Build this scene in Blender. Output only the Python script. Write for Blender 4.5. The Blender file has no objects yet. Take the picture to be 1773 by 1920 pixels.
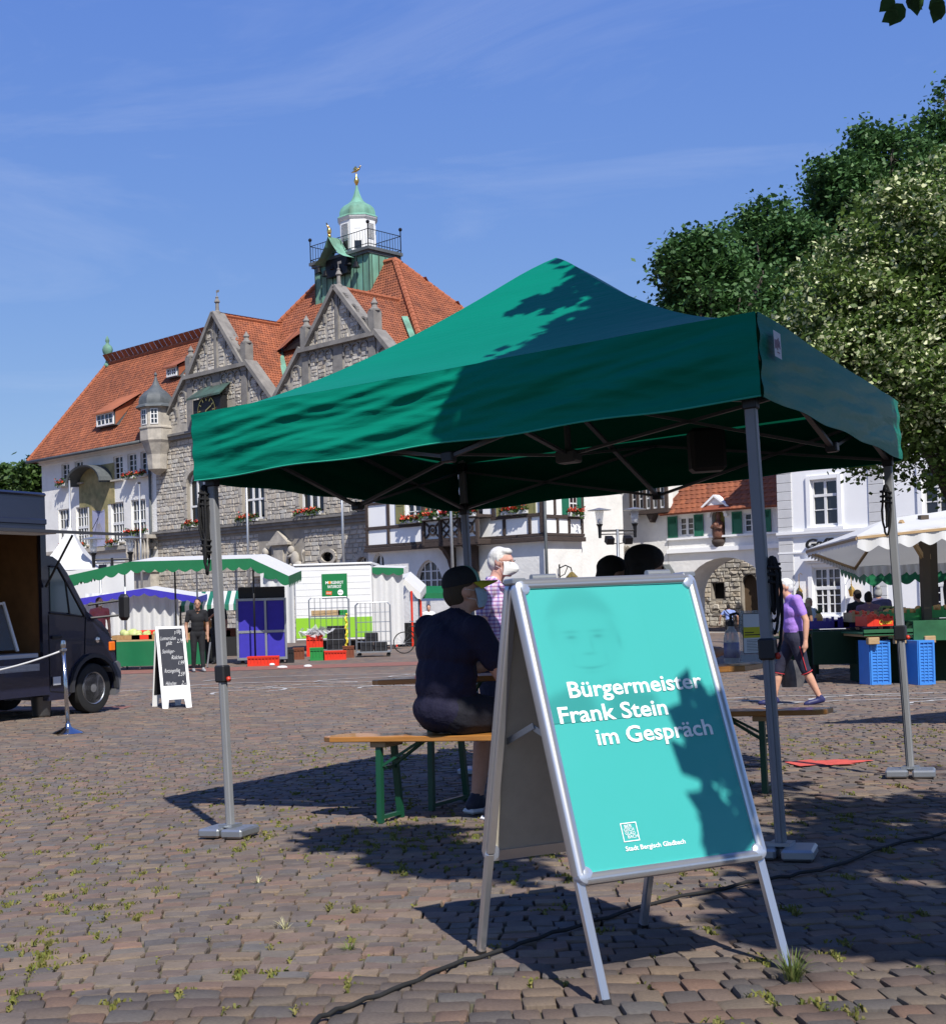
import bpy, math, random
import numpy as np
from mathutils import Matrix, Vector
PI = math.pi; R_ = math.radians
sc = bpy.context.scene
COL = sc.collection
# ---------------------------------------------------------------- camera
FPX, PPX, PPY, PITCH, ROLL, EYE = 2468.1, 659.73, 1099.2, .0113, -.028, .9765
_c, _s = math.cos(ROLL), math.sin(ROLL)
_f = Vector((0, math.cos(PITCH), math.sin(PITCH))); _u = Vector((0, -math.sin(PITCH), math.cos(PITCH))); _r = Vector((1, 0, 0))
CR, CU, CF = _c*_r+_s*_u, -_s*_r+_c*_u, _f
cam = bpy.data.objects.new('camera', bpy.data.cameras.new('camera')); COL.objects.link(cam)
cam.matrix_world = Matrix(((CR.x, CU.x, -CF.x, 0), (CR.y, CU.y, -CF.y, 0), (CR.z, CU.z, -CF.z, EYE), (0, 0, 0, 1)))
cam.data.sensor_fit = 'HORIZONTAL'; cam.data.sensor_width = 36; cam.data.lens = 36*FPX/1773
cam.data.shift_x = (886.5-PPX)/1773; cam.data.shift_y = (PPY-960)/1773
cam.data.clip_start = .05; cam.data.clip_end = 3000
sc.camera = cam
# ---------------------------------------------------------------- sky and sun
SUN_EL, SUN_AZ = R_(48.5), R_(166)
SUN = Vector((math.sin(SUN_AZ)*math.cos(SUN_EL), math.cos(SUN_AZ)*math.cos(SUN_EL), math.sin(SUN_EL)))
w = bpy.data.worlds.new('World'); sc.world = w; w.use_nodes = True
nt = w.node_tree; bg = nt.nodes['Background']; bg.inputs[1].default_value = .086
sky = nt.nodes.new('ShaderNodeTexSky'); sky.sky_type = 'NISHITA'; sky.sun_disc = False
sky.sun_elevation = SUN_EL; sky.sun_rotation = SUN_AZ; sky.air_density = 1.0; sky.dust_density = .15; sky.ozone_density = 3.2
tc = nt.nodes.new('ShaderNodeTexCoord'); mp = nt.nodes.new('ShaderNodeMapping'); mp.inputs['Scale'].default_value = (1.6, 1.6, 7); mp.inputs['Rotation'].default_value = (.25, .15, .4)
nz = nt.nodes.new('ShaderNodeTexNoise'); nz.inputs['Scale'].default_value = 1.7; nz.inputs['Detail'].default_value = 7; nz.inputs['Roughness'].default_value = .62; nz.inputs['Distortion'].default_value = .8
rp = nt.nodes.new('ShaderNodeValToRGB'); rp.color_ramp.elements[0].position = .53; rp.color_ramp.elements[0].color = (0, 0, 0, 1); rp.color_ramp.elements[1].position = .85; rp.color_ramp.elements[1].color = (.17, .17, .17, 1)
mx = nt.nodes.new('ShaderNodeMixRGB'); mx.inputs[2].default_value = (8.2, 8.6, 9.6, 1)
sep = nt.nodes.new('ShaderNodeSeparateColor'); cmb = nt.nodes.new('ShaderNodeCombineColor'); nt.links.new(sky.outputs[0], sep.inputs[0])   # evener, deeper blue summer sky
for ch_, (k_, e_) in enumerate(((1.05, .735), (1.54, .61), (4.95, .19))):
    pw = nt.nodes.new('ShaderNodeMath'); pw.operation = 'POWER'; pw.inputs[1].default_value = e_; ml = nt.nodes.new('ShaderNodeMath'); ml.operation = 'MULTIPLY'; ml.inputs[1].default_value = k_
    nt.links.new(sep.outputs[ch_], pw.inputs[0]); nt.links.new(pw.outputs[0], ml.inputs[0]); nt.links.new(ml.outputs[0], cmb.inputs[ch_])
for a, b in ((tc.outputs['Generated'], mp.inputs[0]), (mp.outputs[0], nz.inputs[0]), (nz.outputs[0], rp.inputs[0]), (rp.outputs[0], mx.inputs[0]), (cmb.outputs[0], mx.inputs[1]), (mx.outputs[0], bg.inputs[0])):
    nt.links.new(a, b)
sun = bpy.data.objects.new('sun', bpy.data.lights.new('sun', 'SUN')); COL.objects.link(sun)
sun.data.energy = 5.0; sun.data.angle = R_(.53); sun.data.color = (1, .955, .88)
sun.rotation_euler = SUN.to_track_quat('Z', 'Y').to_euler(); sun.location = (0, 0, 40)
sc.view_settings.view_transform = 'Standard'; sc.view_settings.look = 'None'; sc.view_settings.gamma = 1; sc.view_settings.exposure = 0.32
sc.render.engine = 'CYCLES'
# ---------------------------------------------------------------- helpers
rng = random.Random(7); nrg = np.random.default_rng(5)
def ray(x, y):
    d = (x-PPX)/FPX*CR-(y-PPY)/FPX*CU+CF
    return d/d.y
def at(x, y, Y): return Vector((0, 0, EYE))+ray(x, y)*Y      # a point of the photo at depth Y metres
def gz(x, y):                                                  # the square slopes down away from the camera, then levels
    zy = -.033*y if y < 14 else -.462-.264*(1-math.exp(-(y-14)/8))
    t = min(max((y-9)/8, 0), 1); k = 1-t*t*(3-2*t)
    return zy+.0287*min(max(x, -9), 9)*k
def ground(x, y):
    lo, hi, d = 1., 400., ray(x, y)
    for _ in range(50):
        m = (lo+hi)/2; X = Vector((0, 0, EYE))+d*m
        if X.z > gz(X.x, X.y): lo = m
        else: hi = m
    return Vector((0, 0, EYE))+d*lo
def onground(x, y): return Vector((x, y, gz(x, y)))
class MB:
    def __init__(s): s.v = []; s.f = []; s.m = []; s.a = []
    def add(s, vs, fs, mi=0, a=0.):
        n = len(s.v); s.v += [tuple(v) for v in vs]; s.f += [tuple(i+n for i in f) for f in fs]
        s.m += [mi]*len(fs); s.a += [a]*len(fs); return s
    def box(s, c, d, rz=0, mi=0, a=0., b=0, rx=0, ry=0):
        x, y, z = d[0]/2, d[1]/2, d[2]/2
        if b:
            b = min(b, x*.9, y*.9, z*.9); vs = []; idx = {}
            for i in (-1, 1):
                for j in (-1, 1):
                    for k in (-1, 1):
                        for ax in range(3):
                            p = [i*x, j*y, k*z]
                            for o in range(3):
                                if o != ax: p[o] -= (i, j, k)[o]*b
                            idx[(i, j, k, ax)] = len(vs); vs.append(p)
            fs = []
            for ax in range(3):
                o1, o2 = [(1, 2), (2, 0), (0, 1)][ax]
                for sg in (-1, 1):
                    q = []
                    for e1, e2 in ((-1, -1), (1, -1), (1, 1), (-1, 1)):
                        k = [0, 0, 0]; k[ax] = sg; k[o1] = e1; k[o2] = e2; q.append(idx[(*k, ax)])
                    fs.append(q if sg > 0 else q[::-1])
                for e1 in (-1, 1):
                    for e2 in (-1, 1):
                        k0 = [0, 0, 0]; k0[ax] = -1; k0[o1] = e1; k0[o2] = e2; k1 = list(k0); k1[ax] = 1
                        q = [idx[(*k0, o1)], idx[(*k1, o1)], idx[(*k1, o2)], idx[(*k0, o2)]]
                        fs.append(q if e1*e2 < 0 else q[::-1])
            for i in (-1, 1):
                for j in (-1, 1):
                    for k in (-1, 1):
                        q = [idx[(i, j, k, t)] for t in range(3)]
                        fs.append(q if i*j*k > 0 else q[::-1])
        else:
            vs = [(i*x, j*y, k*z) for i in (-1, 1) for j in (-1, 1) for k in (-1, 1)]
            fs = [(0, 1, 3, 2), (4, 6, 7, 5), (0, 4, 5, 1), (2, 3, 7, 6), (0, 2, 6, 4), (1, 5, 7, 3)]
        if rx or ry or rz:
            M = Matrix.Rotation(rz, 3, 'Z') @ Matrix.Rotation(ry, 3, 'Y') @ Matrix.Rotation(rx, 3, 'X')
            vs = [M @ Vector(v) for v in vs]
        return s.add([(v[0]+c[0], v[1]+c[1], v[2]+c[2]) for v in vs], fs, mi, a)
    def b2(s, x0, x1, y0, y1, z0, z1, **k): return s.box(((x0+x1)/2, (y0+y1)/2, (z0+z1)/2), (abs(x1-x0), abs(y1-y0), abs(z1-z0)), **k)
    def bar(s, p, q, w, h=None, mi=0, a=0., up=(0, 0, 1)):
        p, q = Vector(p), Vector(q); h = h or w; d = (q-p).normalized(); u = Vector(up)
        if abs(d.dot(u)) > .98: u = Vector((0, 1, 0))
        x = d.cross(u).normalized()*w/2; y = x.cross(d).normalized()*h/2
        vs = [p-x-y, p+x-y, p+x+y, p-x+y, q-x-y, q+x-y, q+x+y, q-x+y]
        return s.add(vs, [(3, 2, 1, 0), (4, 5, 6, 7), (0, 1, 5, 4), (1, 2, 6, 5), (2, 3, 7, 6), (3, 0, 4, 7)], mi, a)
    def tube(s, pts, r, n=8, mi=0, a=0., cap=True):
        pts = [Vector(p) for p in pts]; rs = r if isinstance(r, (list, tuple)) else [r]*len(pts); vs = []; pr = None
        for i, p in enumerate(pts):
            d = (pts[min(i+1, len(pts)-1)]-pts[max(i-1, 0)]).normalized()
            if pr is None:
                u = Vector((0, 0, 1)) if abs(d.z) < .9 else Vector((1, 0, 0)); pr = d.cross(u).normalized()
            x = (pr-d*pr.dot(d)).normalized(); pr = x; y = d.cross(x)
            vs += [p+(x*math.cos(2*PI*k/n)+y*math.sin(2*PI*k/n))*rs[i] for k in range(n)]
        fs = [(i*n+k, i*n+(k+1) % n, (i+1)*n+(k+1) % n, (i+1)*n+k) for i in range(len(pts)-1) for k in range(n)]
        if cap: fs += [tuple(range(n))[::-1], tuple((len(pts)-1)*n+k for k in range(n))]
        return s.add(vs, fs, mi, a)
    def lathe(s, prof, n=16, c=(0, 0, 0), mi=0, a=0., M=None, ph=0):
        vs = []; fs = []
        for r, z in prof: vs += [Vector((r*math.cos(2*PI*k/n+ph), r*math.sin(2*PI*k/n+ph), z)) for k in range(n)]
        if M: vs = [M @ v for v in vs]
        vs = [v+Vector(c) for v in vs]
        for i in range(len(prof)-1): fs += [(i*n+k, i*n+(k+1) % n, (i+1)*n+(k+1) % n, (i+1)*n+k) for k in range(n)]
        if prof[0][0] > 1e-4: fs.append(tuple(range(n))[::-1])
        if prof[-1][0] > 1e-4: fs.append(tuple((len(prof)-1)*n+k for k in range(n)))
        return s.add(vs, fs, mi, a)
    def prism(s, poly, y0, y1, mi=0, a=0.):                    # poly in (x,z), extruded along y
        n = len(poly); ar = sum(poly[i][0]*poly[(i+1) % n][1]-poly[(i+1) % n][0]*poly[i][1] for i in range(n))
        if ar < 0: poly = poly[::-1]
        vs = [(x, y0, z) for x, z in poly]+[(x, y1, z) for x, z in poly]
        fs = [tuple(range(n)), tuple(range(2*n-1, n-1, -1))]+[(i, i+n, (i+1) % n+n, (i+1) % n) for i in range(n)]
        return s.add(vs, fs, mi, a)
    def ball(s, c, r, n=12, m=8, mi=0, a=0.):
        r = r if isinstance(r, (list, tuple)) else (r, r, r)
        pr = [(max(math.sin(PI*i/m), 0), -math.cos(PI*i/m)) for i in range(m+1)]
        pr[0] = (1e-3, -1); pr[-1] = (1e-3, 1)
        return s.lathe(pr, n, c, mi, a, Matrix.Diagonal(r))
    def mesh(s, name):
        me = bpy.data.meshes.new(name); me.from_pydata(s.v, [], s.f)
        if any(s.m): me.polygons.foreach_set('material_index', s.m)
        if any(s.a):
            at_ = me.attributes.new('v', 'FLOAT', 'FACE'); at_.data.foreach_set('value', s.a)
        return me
    def obj(s, name, mats, parent=None, smooth=False, loc=None, rz=None, label=None):
        me = s.mesh(name)
        for m in (mats if isinstance(mats, (list, tuple)) else [mats]): me.materials.append(m)
        if smooth: me.shade_smooth() if smooth is True else (me.shade_smooth(), me.set_sharp_from_angle(angle=R_(smooth)))
        return link(name, me, parent, loc, rz, label)
def link(name, me, parent=None, loc=None, rz=None, label=None):
    o = bpy.data.objects.new(name, me); COL.objects.link(o); o.parent = parent
    if loc is not None: o.location = loc
    if rz is not None: o.rotation_euler[2] = rz
    if label: o['label'] = label
    return o
def tag(o, label, cat, group=None):
    o['label'] = label; o['category'] = cat
    if group: o['group'] = group
    return o
def thing(name, label, cat, loc=(0, 0, 0), rz=0, group=None):
    o = link(name, None, None, loc, rz); o.empty_display_size = .1
    return tag(o, label, cat, group)
def kind(o, k): o['kind'] = k; return o
def clone(o, parent=None):
    c = o.copy(); COL.objects.link(c); c.parent = parent
    for ch in list(o.children): clone(ch, c)
    return c
# ---------------------------------------------------------------- materials
def mat(name, col, rough=.7, col2=None, scale=6, bump=0, bscale=40, metal=0, spec=.4, ramp=None, trans=0, stretch=None, coat=0, var=0, alpha=1, bdist=.01, rot=None):
    m = bpy.data.materials.new(name); m.use_nodes = True; t = m.node_tree; N = t.nodes; L = t.links; p = N['Principled BSDF']
    p.inputs['Roughness'].default_value = rough; p.inputs['Metallic'].default_value = metal; p.inputs['Specular IOR Level'].default_value = spec
    p.inputs['Coat Weight'].default_value = coat; p.inputs['Base Color'].default_value = (*col, 1); p.inputs['Alpha'].default_value = alpha
    c = N.new('ShaderNodeTexCoord'); mpn = N.new('ShaderNodeMapping'); L.new(c.outputs['Object'], mpn.inputs[0])
    if stretch: mpn.inputs['Scale'].default_value = stretch
    if rot: mpn.inputs['Rotation'].default_value = rot
    out = None
    def noise(sc_, det=5):
        n = N.new('ShaderNodeTexNoise'); n.inputs['Scale'].default_value = sc_; n.inputs['Detail'].default_value = det; n.inputs['Roughness'].default_value = .6
        L.new(mpn.outputs[0], n.inputs[0]); return n.outputs[0]
    if ramp:
        a = N.new('ShaderNodeAttribute'); a.attribute_name = 'v'; oi = N.new('ShaderNodeObjectInfo'); ad = N.new('ShaderNodeMath'); fr = N.new('ShaderNodeMath'); fr.operation = 'FRACT'
        L.new(a.outputs['Fac'], ad.inputs[0]); L.new(oi.outputs['Random'], ad.inputs[1]); L.new(ad.outputs[0], fr.inputs[0])
        r = N.new('ShaderNodeValToRGB'); e = r.color_ramp.elements
        for i, k in enumerate(ramp):
            x = e[i] if i < 2 else e.new(1)
            x.position = i/(len(ramp)-1); x.color = (*k, 1)
        L.new(fr.outputs[0], r.inputs[0]); out = r.outputs[0]
    if col2 is not None:
        r = N.new('ShaderNodeValToRGB'); r.color_ramp.elements[0].position = .35; r.color_ramp.elements[1].position = .65
        r.color_ramp.elements[0].color = (*col, 1); r.color_ramp.elements[1].color = (*col2, 1); L.new(noise(scale), r.inputs[0]); out = r.outputs[0]
    if var:
        r = N.new('ShaderNodeMapRange'); r.inputs[1].default_value = .25; r.inputs[2].default_value = .75; r.inputs[3].default_value = 1-var; r.inputs[4].default_value = 1+var; L.new(noise(scale*(2.3 if col2 is not None else 1)), r.inputs[0])
        x = N.new('ShaderNodeVectorMath'); x.operation = 'SCALE'; L.new(r.outputs[0], x.inputs['Scale'])
        if out: L.new(out, x.inputs[0])
        else: x.inputs[0].default_value = col
        out = x.outputs[0]
    if out: L.new(out, p.inputs['Base Color'])
    if bump:
        b = N.new('ShaderNodeBump'); b.inputs['Strength'].default_value = bump; b.inputs['Distance'].default_value = bdist; L.new(noise(bscale, 4), b.inputs['Height']); L.new(b.outputs[0], p.inputs['Normal'])
    if trans:
        tr = N.new('ShaderNodeBsdfTranslucent'); ms = N.new('ShaderNodeMixShader'); ms.inputs[0].default_value = trans
        if out: L.new(out, tr.inputs[0])
        else: tr.inputs[0].default_value = (*col, 1)
        L.new(p.outputs[0], ms.inputs[1]); L.new(tr.outputs[0], ms.inputs[2]); L.new(ms.outputs[0], N['Material Output'].inputs[0])
    return m
M = {}
def defm(k, *a, **kw): M[k] = mat(k, *a, **kw); return M[k]
defm('plaster', (.78, .765, .73), .9, (.69, .675, .64), 1.3, .5, 9, bdist=.03)
defm('plaster_clean', (.86, .86, .85), .85, (.82, .82, .82), .8, .15, 25)
defm('plaster_grey', (.55, .55, .55), .9, var=.08, scale=2)
defm('stone', (.3, .27, .22), .95, ramp=[(.32, .29, .24), (.45, .41, .35), (.38, .35, .305), (.52, .48, .42), (.43, .365, .285), (.47, .45, .405), (.35, .325, .30)], bump=.6, bscale=12, var=.2, scale=5, bdist=.03)
defm('mortar', (.31, .28, .24), .95, (.25, .225, .19), 3, .4, 20)
defm('trim', (.44, .40, .34), .9, (.31, .285, .25), 2.2, .4, 14, var=.15)
defm('trim_dark', (.24, .225, .205), .9, (.16, .15, .14), 2.0, .3, 14)
defm('tile', (.4, .12, .05), .85, ramp=[(.19, .062, .03), (.28, .088, .04), (.23, .075, .036), (.31, .10, .045), (.17, .058, .032), (.26, .08, .038)], var=.3, scale=.6, bump=.2, bscale=30)
defm('tile_base', (.20, .055, .03), .9, var=.2, scale=3)
defm('ridge', (.30, .095, .045), .85, var=.25, scale=6)
defm('copper', (.16, .36, .27), .75, (.11, .21, .15), 1.4, .2, 10, var=.2, stretch=(1, 1, .35))
defm('copper_dark', (.06, .12, .095), .7, (.045, .055, .045), 1.2, var=.2, stretch=(1, 1, .3))
defm('lead', (.10, .11, .115), .6, (.07, .08, .085), 3, var=.1)
defm('gold', (.85, .55, .16), .25, metal=1)
defm('timber', (.065, .045, .038), .8, (.04, .03, .026), 6, .3, 30, stretch=(1, 1, 4))
defm('white_paint', (.70, .70, .69), .5, var=.04, scale=3)
defm('glass', (.014, .016, .02), .06, spec=.8)
defm('glass_dark', (.008, .009, .011), .12, spec=.6)
defm('curtain', (.30, .33, .32), .85, (.16, .18, .18), 9, stretch=(6, 6, .6))
defm('shutter_green', (.01, .13, .075), .6, var=.12, scale=4)
defm('shutter_olive', (.22, .21, .085), .6, var=.1, scale=4)
defm('metal_black', (.02, .02, .022), .4, metal=.6, var=.1)
defm('black', (.012, .012, .013), .55)
defm('dark_void', (.006, .006, .006), .9)
defm('alu', (.42, .43, .45), .38, metal=.75, var=.06, scale=9)
defm('steel', (.55, .55, .56), .18, metal=1, var=.05)
defm('galv', (.36, .38, .40), .42, metal=.8, var=.12, scale=5)
defm('foliage', (.05, .09, .02), .6, ramp=[(.02, .05, .010), (.05, .095, .016), (.03, .07, .012), (.07, .12, .022)], trans=.25)
defm('foliage_dark', (.03, .07, .02), .6, ramp=[(.022, .07, .018), (.055, .13, .032), (.038, .10, .024), (.085, .17, .045)], trans=.2)
defm('linden', (.06, .1, .02), .55, ramp=[(.05, .09, .016), (.09, .15, .028), (.12, .19, .035), (.07, .12, .02)], trans=.35)
defm('bract', (.52, .50, .30), .6, ramp=[(.48, .52, .26), (.70, .70, .46), (.36, .44, .17), (.60, .62, .34)], trans=.3)
defm('bark', (.06, .05, .04), .9, (.035, .03, .025), 8, .6, 20, stretch=(1, 1, .3))
defm('flower', (.6, .04, .03), .6, ramp=[(.62, .03, .02), (.7, .09, .03), (.55, .02, .05), (.65, .16, .06)], trans=.2)
defm('wood', (.42, .19, .045), .42, (.34, .14, .03), 5, .1, 40, stretch=(1, 12, 12), coat=.2)
defm('wood_pale', (.42, .29, .15), .7, (.34, .22, .11), 6, stretch=(1, 8, 8))
defm('green_metal', (.007, .062, .03), .4, var=.1)
defm('canvas_white', (.70, .70, .69), .8, var=.05, scale=1.5, trans=.25)
defm('canvas_green', (.006, .15, .055), .6, var=.12, scale=2, trans=.2)
defm('canvas_blue', (.045, .035, .42), .6, var=.1, trans=.2)
defm('canvas_stripe', (.42, .50, .45), .8, var=.1, trans=.15)
defm('red_plastic', (.62, .035, .015), .4, var=.08, scale=8)
defm('blue_plastic', (.05, .22, .62), .4, var=.08, scale=8)
defm('green_plastic', (.02, .22, .05), .4, var=.08)
defm('brown_plastic', (.16, .05, .025), .5, var=.1)
defm('black_plastic', (.014, .014, .016), .45)
defm('violet_plastic', (.045, .03, .22), .4, var=.1)
defm('rubber', (.014, .014, .014), .8, var=.2, scale=20)
defm('rope', (.012, .012, .013), .85, bump=.5, bscale=300)
defm('chrome', (.75, .75, .76), .08, metal=1)
def grid(nx, ny, fn, mb=None, mi=0, a=0., flip=False):
    mb = mb or MB(); vs = [fn(i/nx, j/ny) for j in range(ny+1) for i in range(nx+1)]
    fs = [(j*(nx+1)+i, j*(nx+1)+i+1, (j+1)*(nx+1)+i+1, (j+1)*(nx+1)+i) for j in range(ny) for i in range(nx)]
    if flip: fs = [f[::-1] for f in fs]
    return mb.add(vs, fs, mi, a)
TMP = bpy.data.scenes.new('workbench')
def tmp_graph(o):                                               # evaluate one helper object without touching the whole scene
    TMP.collection.objects.link(o); vl = TMP.view_layers[0]; vl.update(); return vl.depsgraph
def text_mesh(s, size, bold=0., extr=.0005, align='LEFT', shear=0, space=1., res=3):
    cu = bpy.data.curves.new('txt', 'FONT'); cu.body = s; cu.size = size; cu.extrude = extr; cu.offset = bold; cu.align_x = align; cu.shear = shear; cu.space_character = space; cu.resolution_u = res
    o = bpy.data.objects.new('txt', cu); dg = tmp_graph(o)
    me = bpy.data.meshes.new_from_object(o.evaluated_get(dg)); bpy.data.objects.remove(o); bpy.data.curves.remove(cu)
    me.materials.clear(); return me
def lettering(s, size, m, parent, Mx, width=None, name='lettering', **k):
    me = text_mesh(s, size, **k)
    xs = [v.co.x for v in me.vertices]; ww = max(xs)-min(xs)
    S = Matrix.Scale(width/ww, 4, (1, 0, 0)) if width else Matrix.Identity(4)
    me.transform(Mx @ S @ Matrix.Translation((-min(xs) if k.get('align', 'LEFT') == 'LEFT' else 0, 0, 0)))
    me.materials.append(m); return link(name, me, parent)
def quads_mesh(name, C, U, V, val, m, leafy=True):                          # many leaf quads: centres, half axes
    n = len(C); co = np.stack([C-U*1.25, C-V*1.2-U*.1, C+U*1.25, C+V*1.2-U*.1], 1) if leafy else np.stack([C-U-V, C+U-V, C+U+V, C-U+V], 1).reshape(-1, 3)
    me = bpy.data.meshes.new(name); me.vertices.add(4*n); me.vertices.foreach_set('co', co.astype(np.float32).ravel())
    me.loops.add(4*n); me.loops.foreach_set('vertex_index', np.arange(4*n, dtype=np.int32)); me.polygons.add(n); me.polygons.foreach_set('loop_start', np.arange(0, 4*n, 4, dtype=np.int32))
    a = me.attributes.new('v', 'FLOAT', 'FACE'); a.data.foreach_set('value', val.astype(np.float32)); me.update(calc_edges=True); me.validate()
    me.materials.append(m); return me
def leaf_quads(P, size, up=.4, asp=1.5, seed=0, sj=.4):
    g = np.random.default_rng(seed); n = len(P); nr = g.normal(size=(n, 3)); nr[:, 2] = np.abs(nr[:, 2])+up; nr /= np.linalg.norm(nr, axis=1)[:, None]
    t = g.normal(size=(n, 3)); t -= nr*(t*nr).sum(1)[:, None]; t /= np.linalg.norm(t, axis=1)[:, None]; b = np.cross(nr, t)
    s = (size*(1+sj*g.uniform(-1, 1, n)))[:, None]
    return t*s*asp/2, b*s/2
# ================================================================ the ground
COBR = [(.122, .098, .086), (.158, .13, .112), (.205, .132, .098), (.108, .10, .097), (.172, .118, .092), (.146, .126, .108), (.215, .16, .115), (.124, .103, .094), (.135, .125, .118)]
defm('cobble', (.2, .17, .15), .82, ramp=COBR, var=.22, scale=9, bump=.7, bscale=55, bdist=.008, spec=.12)
defm('soil', (.12, .10, .07), .95, (.08, .08, .04), 2.2, .5, 40, var=.25)
gm = defm('paving', (.19, .16, .145), .95, spec=.1)
t_ = gm.node_tree; N_ = t_.nodes; tcn = N_.new('ShaderNodeTexCoord'); mpn = N_.new('ShaderNodeMapping'); mpn.inputs['Scale'].default_value = (6.5, 8.5, 1); vo = N_.new('ShaderNodeTexVoronoi'); vo.inputs['Scale'].default_value = 1; vo.inputs['Randomness'].default_value = .7
rpn = N_.new('ShaderNodeValToRGB')
for i, k in enumerate(COBR):
    e_ = rpn.color_ramp.elements[i] if i < 2 else rpn.color_ramp.elements.new(1)
    e_.position = i/8; e_.color = (*k, 1)
n2 = N_.new('ShaderNodeTexNoise'); n2.inputs['Scale'].default_value = .35; n2.inputs['Detail'].default_value = 6; mrn = N_.new('ShaderNodeMapRange'); mrn.inputs[1].default_value = .3; mrn.inputs[2].default_value = .7; mrn.inputs[3].default_value = .82; mrn.inputs[4].default_value = 1.15
vm = N_.new('ShaderNodeVectorMath'); vm.operation = 'SCALE'; sx = N_.new('ShaderNodeSeparateColor')
for a, b in ((tcn.outputs['Object'], mpn.inputs[0]), (mpn.outputs[0], vo.inputs[0]), (vo.outputs['Color'], sx.inputs[0]), (sx.outputs[0], rpn.inputs[0]), (tcn.outputs['Object'], n2.inputs[0]), (n2.outputs[0], mrn.inputs[0]), (rpn.outputs[0], vm.inputs[0]), (mrn.outputs[0], vm.inputs['Scale']), (vm.outputs[0], N_['Principled BSDF'].inputs['Base Color'])):
    t_.links.new(a, b)
COB_Y1 = 27.
xs = sorted(set([-400, -200, -100, -60, -40, -30]+[i*.75 for i in range(-32, 45)]+[40, 60, 100, 200, 400]))
ys = sorted(set([-120, -60, -30, -12, -6]+[i*.5-3 for i in range(0, 60)]+[COB_Y1, 30, 34, 40, 46, 55, 70, 90, 130, 200, 350, 700]))
gb = MB(); gb.add([(x, y, gz(x, y)-(.014 if y < COB_Y1+.01 else 0)) for y in ys for x in xs], [])
for j in range(len(ys)-1):
    for i in range(len(xs)-1):
        k = j*len(xs)+i; gb.f.append((k, k+1, k+1+len(xs), k+len(xs))); gb.m.append(0 if ys[j] < COB_Y1-.1 and -12 < xs[i] < 14 else 1); gb.a.append(0)
ground_o = kind(gb.obj('ground', [M['soil'], M['paving']], smooth=True), 'structure')
protos = []
for k in range(12):
    mb = MB(); g = random.Random(40+k); nx, ny = 5, 4; jx = [(g.uniform(-.07, .07), g.uniform(-.07, .07)) for _ in range(4)]; tl = (g.uniform(-.25, .25), g.uniform(-.25, .25))
    def f(u, v):
        e = min(u, 1-u, v, 1-v) < .01; uu = .004+.992*u if e else .5+(u-.5)*.985; vv = .006+.988*v if e else .5+(v-.5)*.985
        cx = sum(w_*j_[0] for w_, j_ in zip(((1-u)*(1-v), u*(1-v), u*v, (1-u)*v), jx)); cy = sum(w_*j_[1] for w_, j_ in zip(((1-u)*(1-v), u*(1-v), u*v, (1-u)*v), jx))
        cn = (u < .01 or u > .99) and (v < .01 or v > .99)
        if cn: uu = .5+(uu-.5)*.93; vv = .5+(vv-.5)*.92
        return (uu-.5+cx*.6, vv-.5+cy*.6, (-.003 if e else .0004+g.uniform(-.0008, .0012))+tl[0]*.012*(u-.5)+tl[1]*.012*(v-.5))
    def f0(i, j): return f((0, .055, .36, .64, .945, 1)[i], (0, .065, .5, .935, 1)[j])
    vs = [f0(i, j) for j in range(ny+1) for i in range(nx+1)]
    mb.add(vs, [(j*6+i, j*6+i+1, j*6+i+7, j*6+i+6) for j in range(ny) for i in range(nx)])
    bd = [i for i in range(6)]+[6*j+5 for j in range(1, 5)]+[24+i for i in range(4, -1, -1)]+[6*j for j in range(3, 0, -1)]
    n0 = len(mb.v); mb.v += [(mb.v[i][0]*1.03, mb.v[i][1]*1.03, -.05) for i in bd]
    for i in range(len(bd)): mb.f.append((bd[i], n0+i, n0+(i+1) % len(bd), bd[(i+1) % len(bd)])); mb.m.append(0); mb.a.append(0)
    me = mb.mesh('cobblestone'); me.materials.append(M['cobble']); me.shade_smooth(); me.set_sharp_from_angle(angle=R_(24)); protos.append(me)
g = random.Random(3); stones = []; moss = []
def warp(x, y): return y+.075*math.sin(x*1.15+.35*y+.6)+.05*math.sin(x*2.3-.8*y)+.03*math.sin(x*.5+y*1.7)
y = 1.5; row = 0
while y < COB_Y1:
    h = g.uniform(.074, .098) if y < 14 else g.uniform(.11, .15)
    x = -.275*y-1.2+g.uniform(0, .15); xe = .46*y+1.4
    while x < xe:
        wd = g.uniform(.075, .135) if y < 14 else g.uniform(.15, .26)
        xc = x+wd/2; yc = warp(xc, y+h/2); sl = (warp(xc+.05, y)-warp(xc-.05, y))/.1
        stones.append((xc, yc, wd-.006, h-.006, math.atan(sl)+g.uniform(-.05, .05), y))
        if y < 13 and g.random() < (.40 if math.sin(xc*.9+1)*math.sin(y*1.1+.5)+.35*math.sin(3.1*xc+y) > .1 else .12): moss.append((x, yc, h, g.random()))
        x += wd
    y += h
inview = [s for s in stones if -.262*s[1] < s[0] < .445*s[1] and s[1] > 2.66]
near = set(id(s) for s in sorted(inview, key=lambda s: s[1])[:300])
cb = MB()
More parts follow.
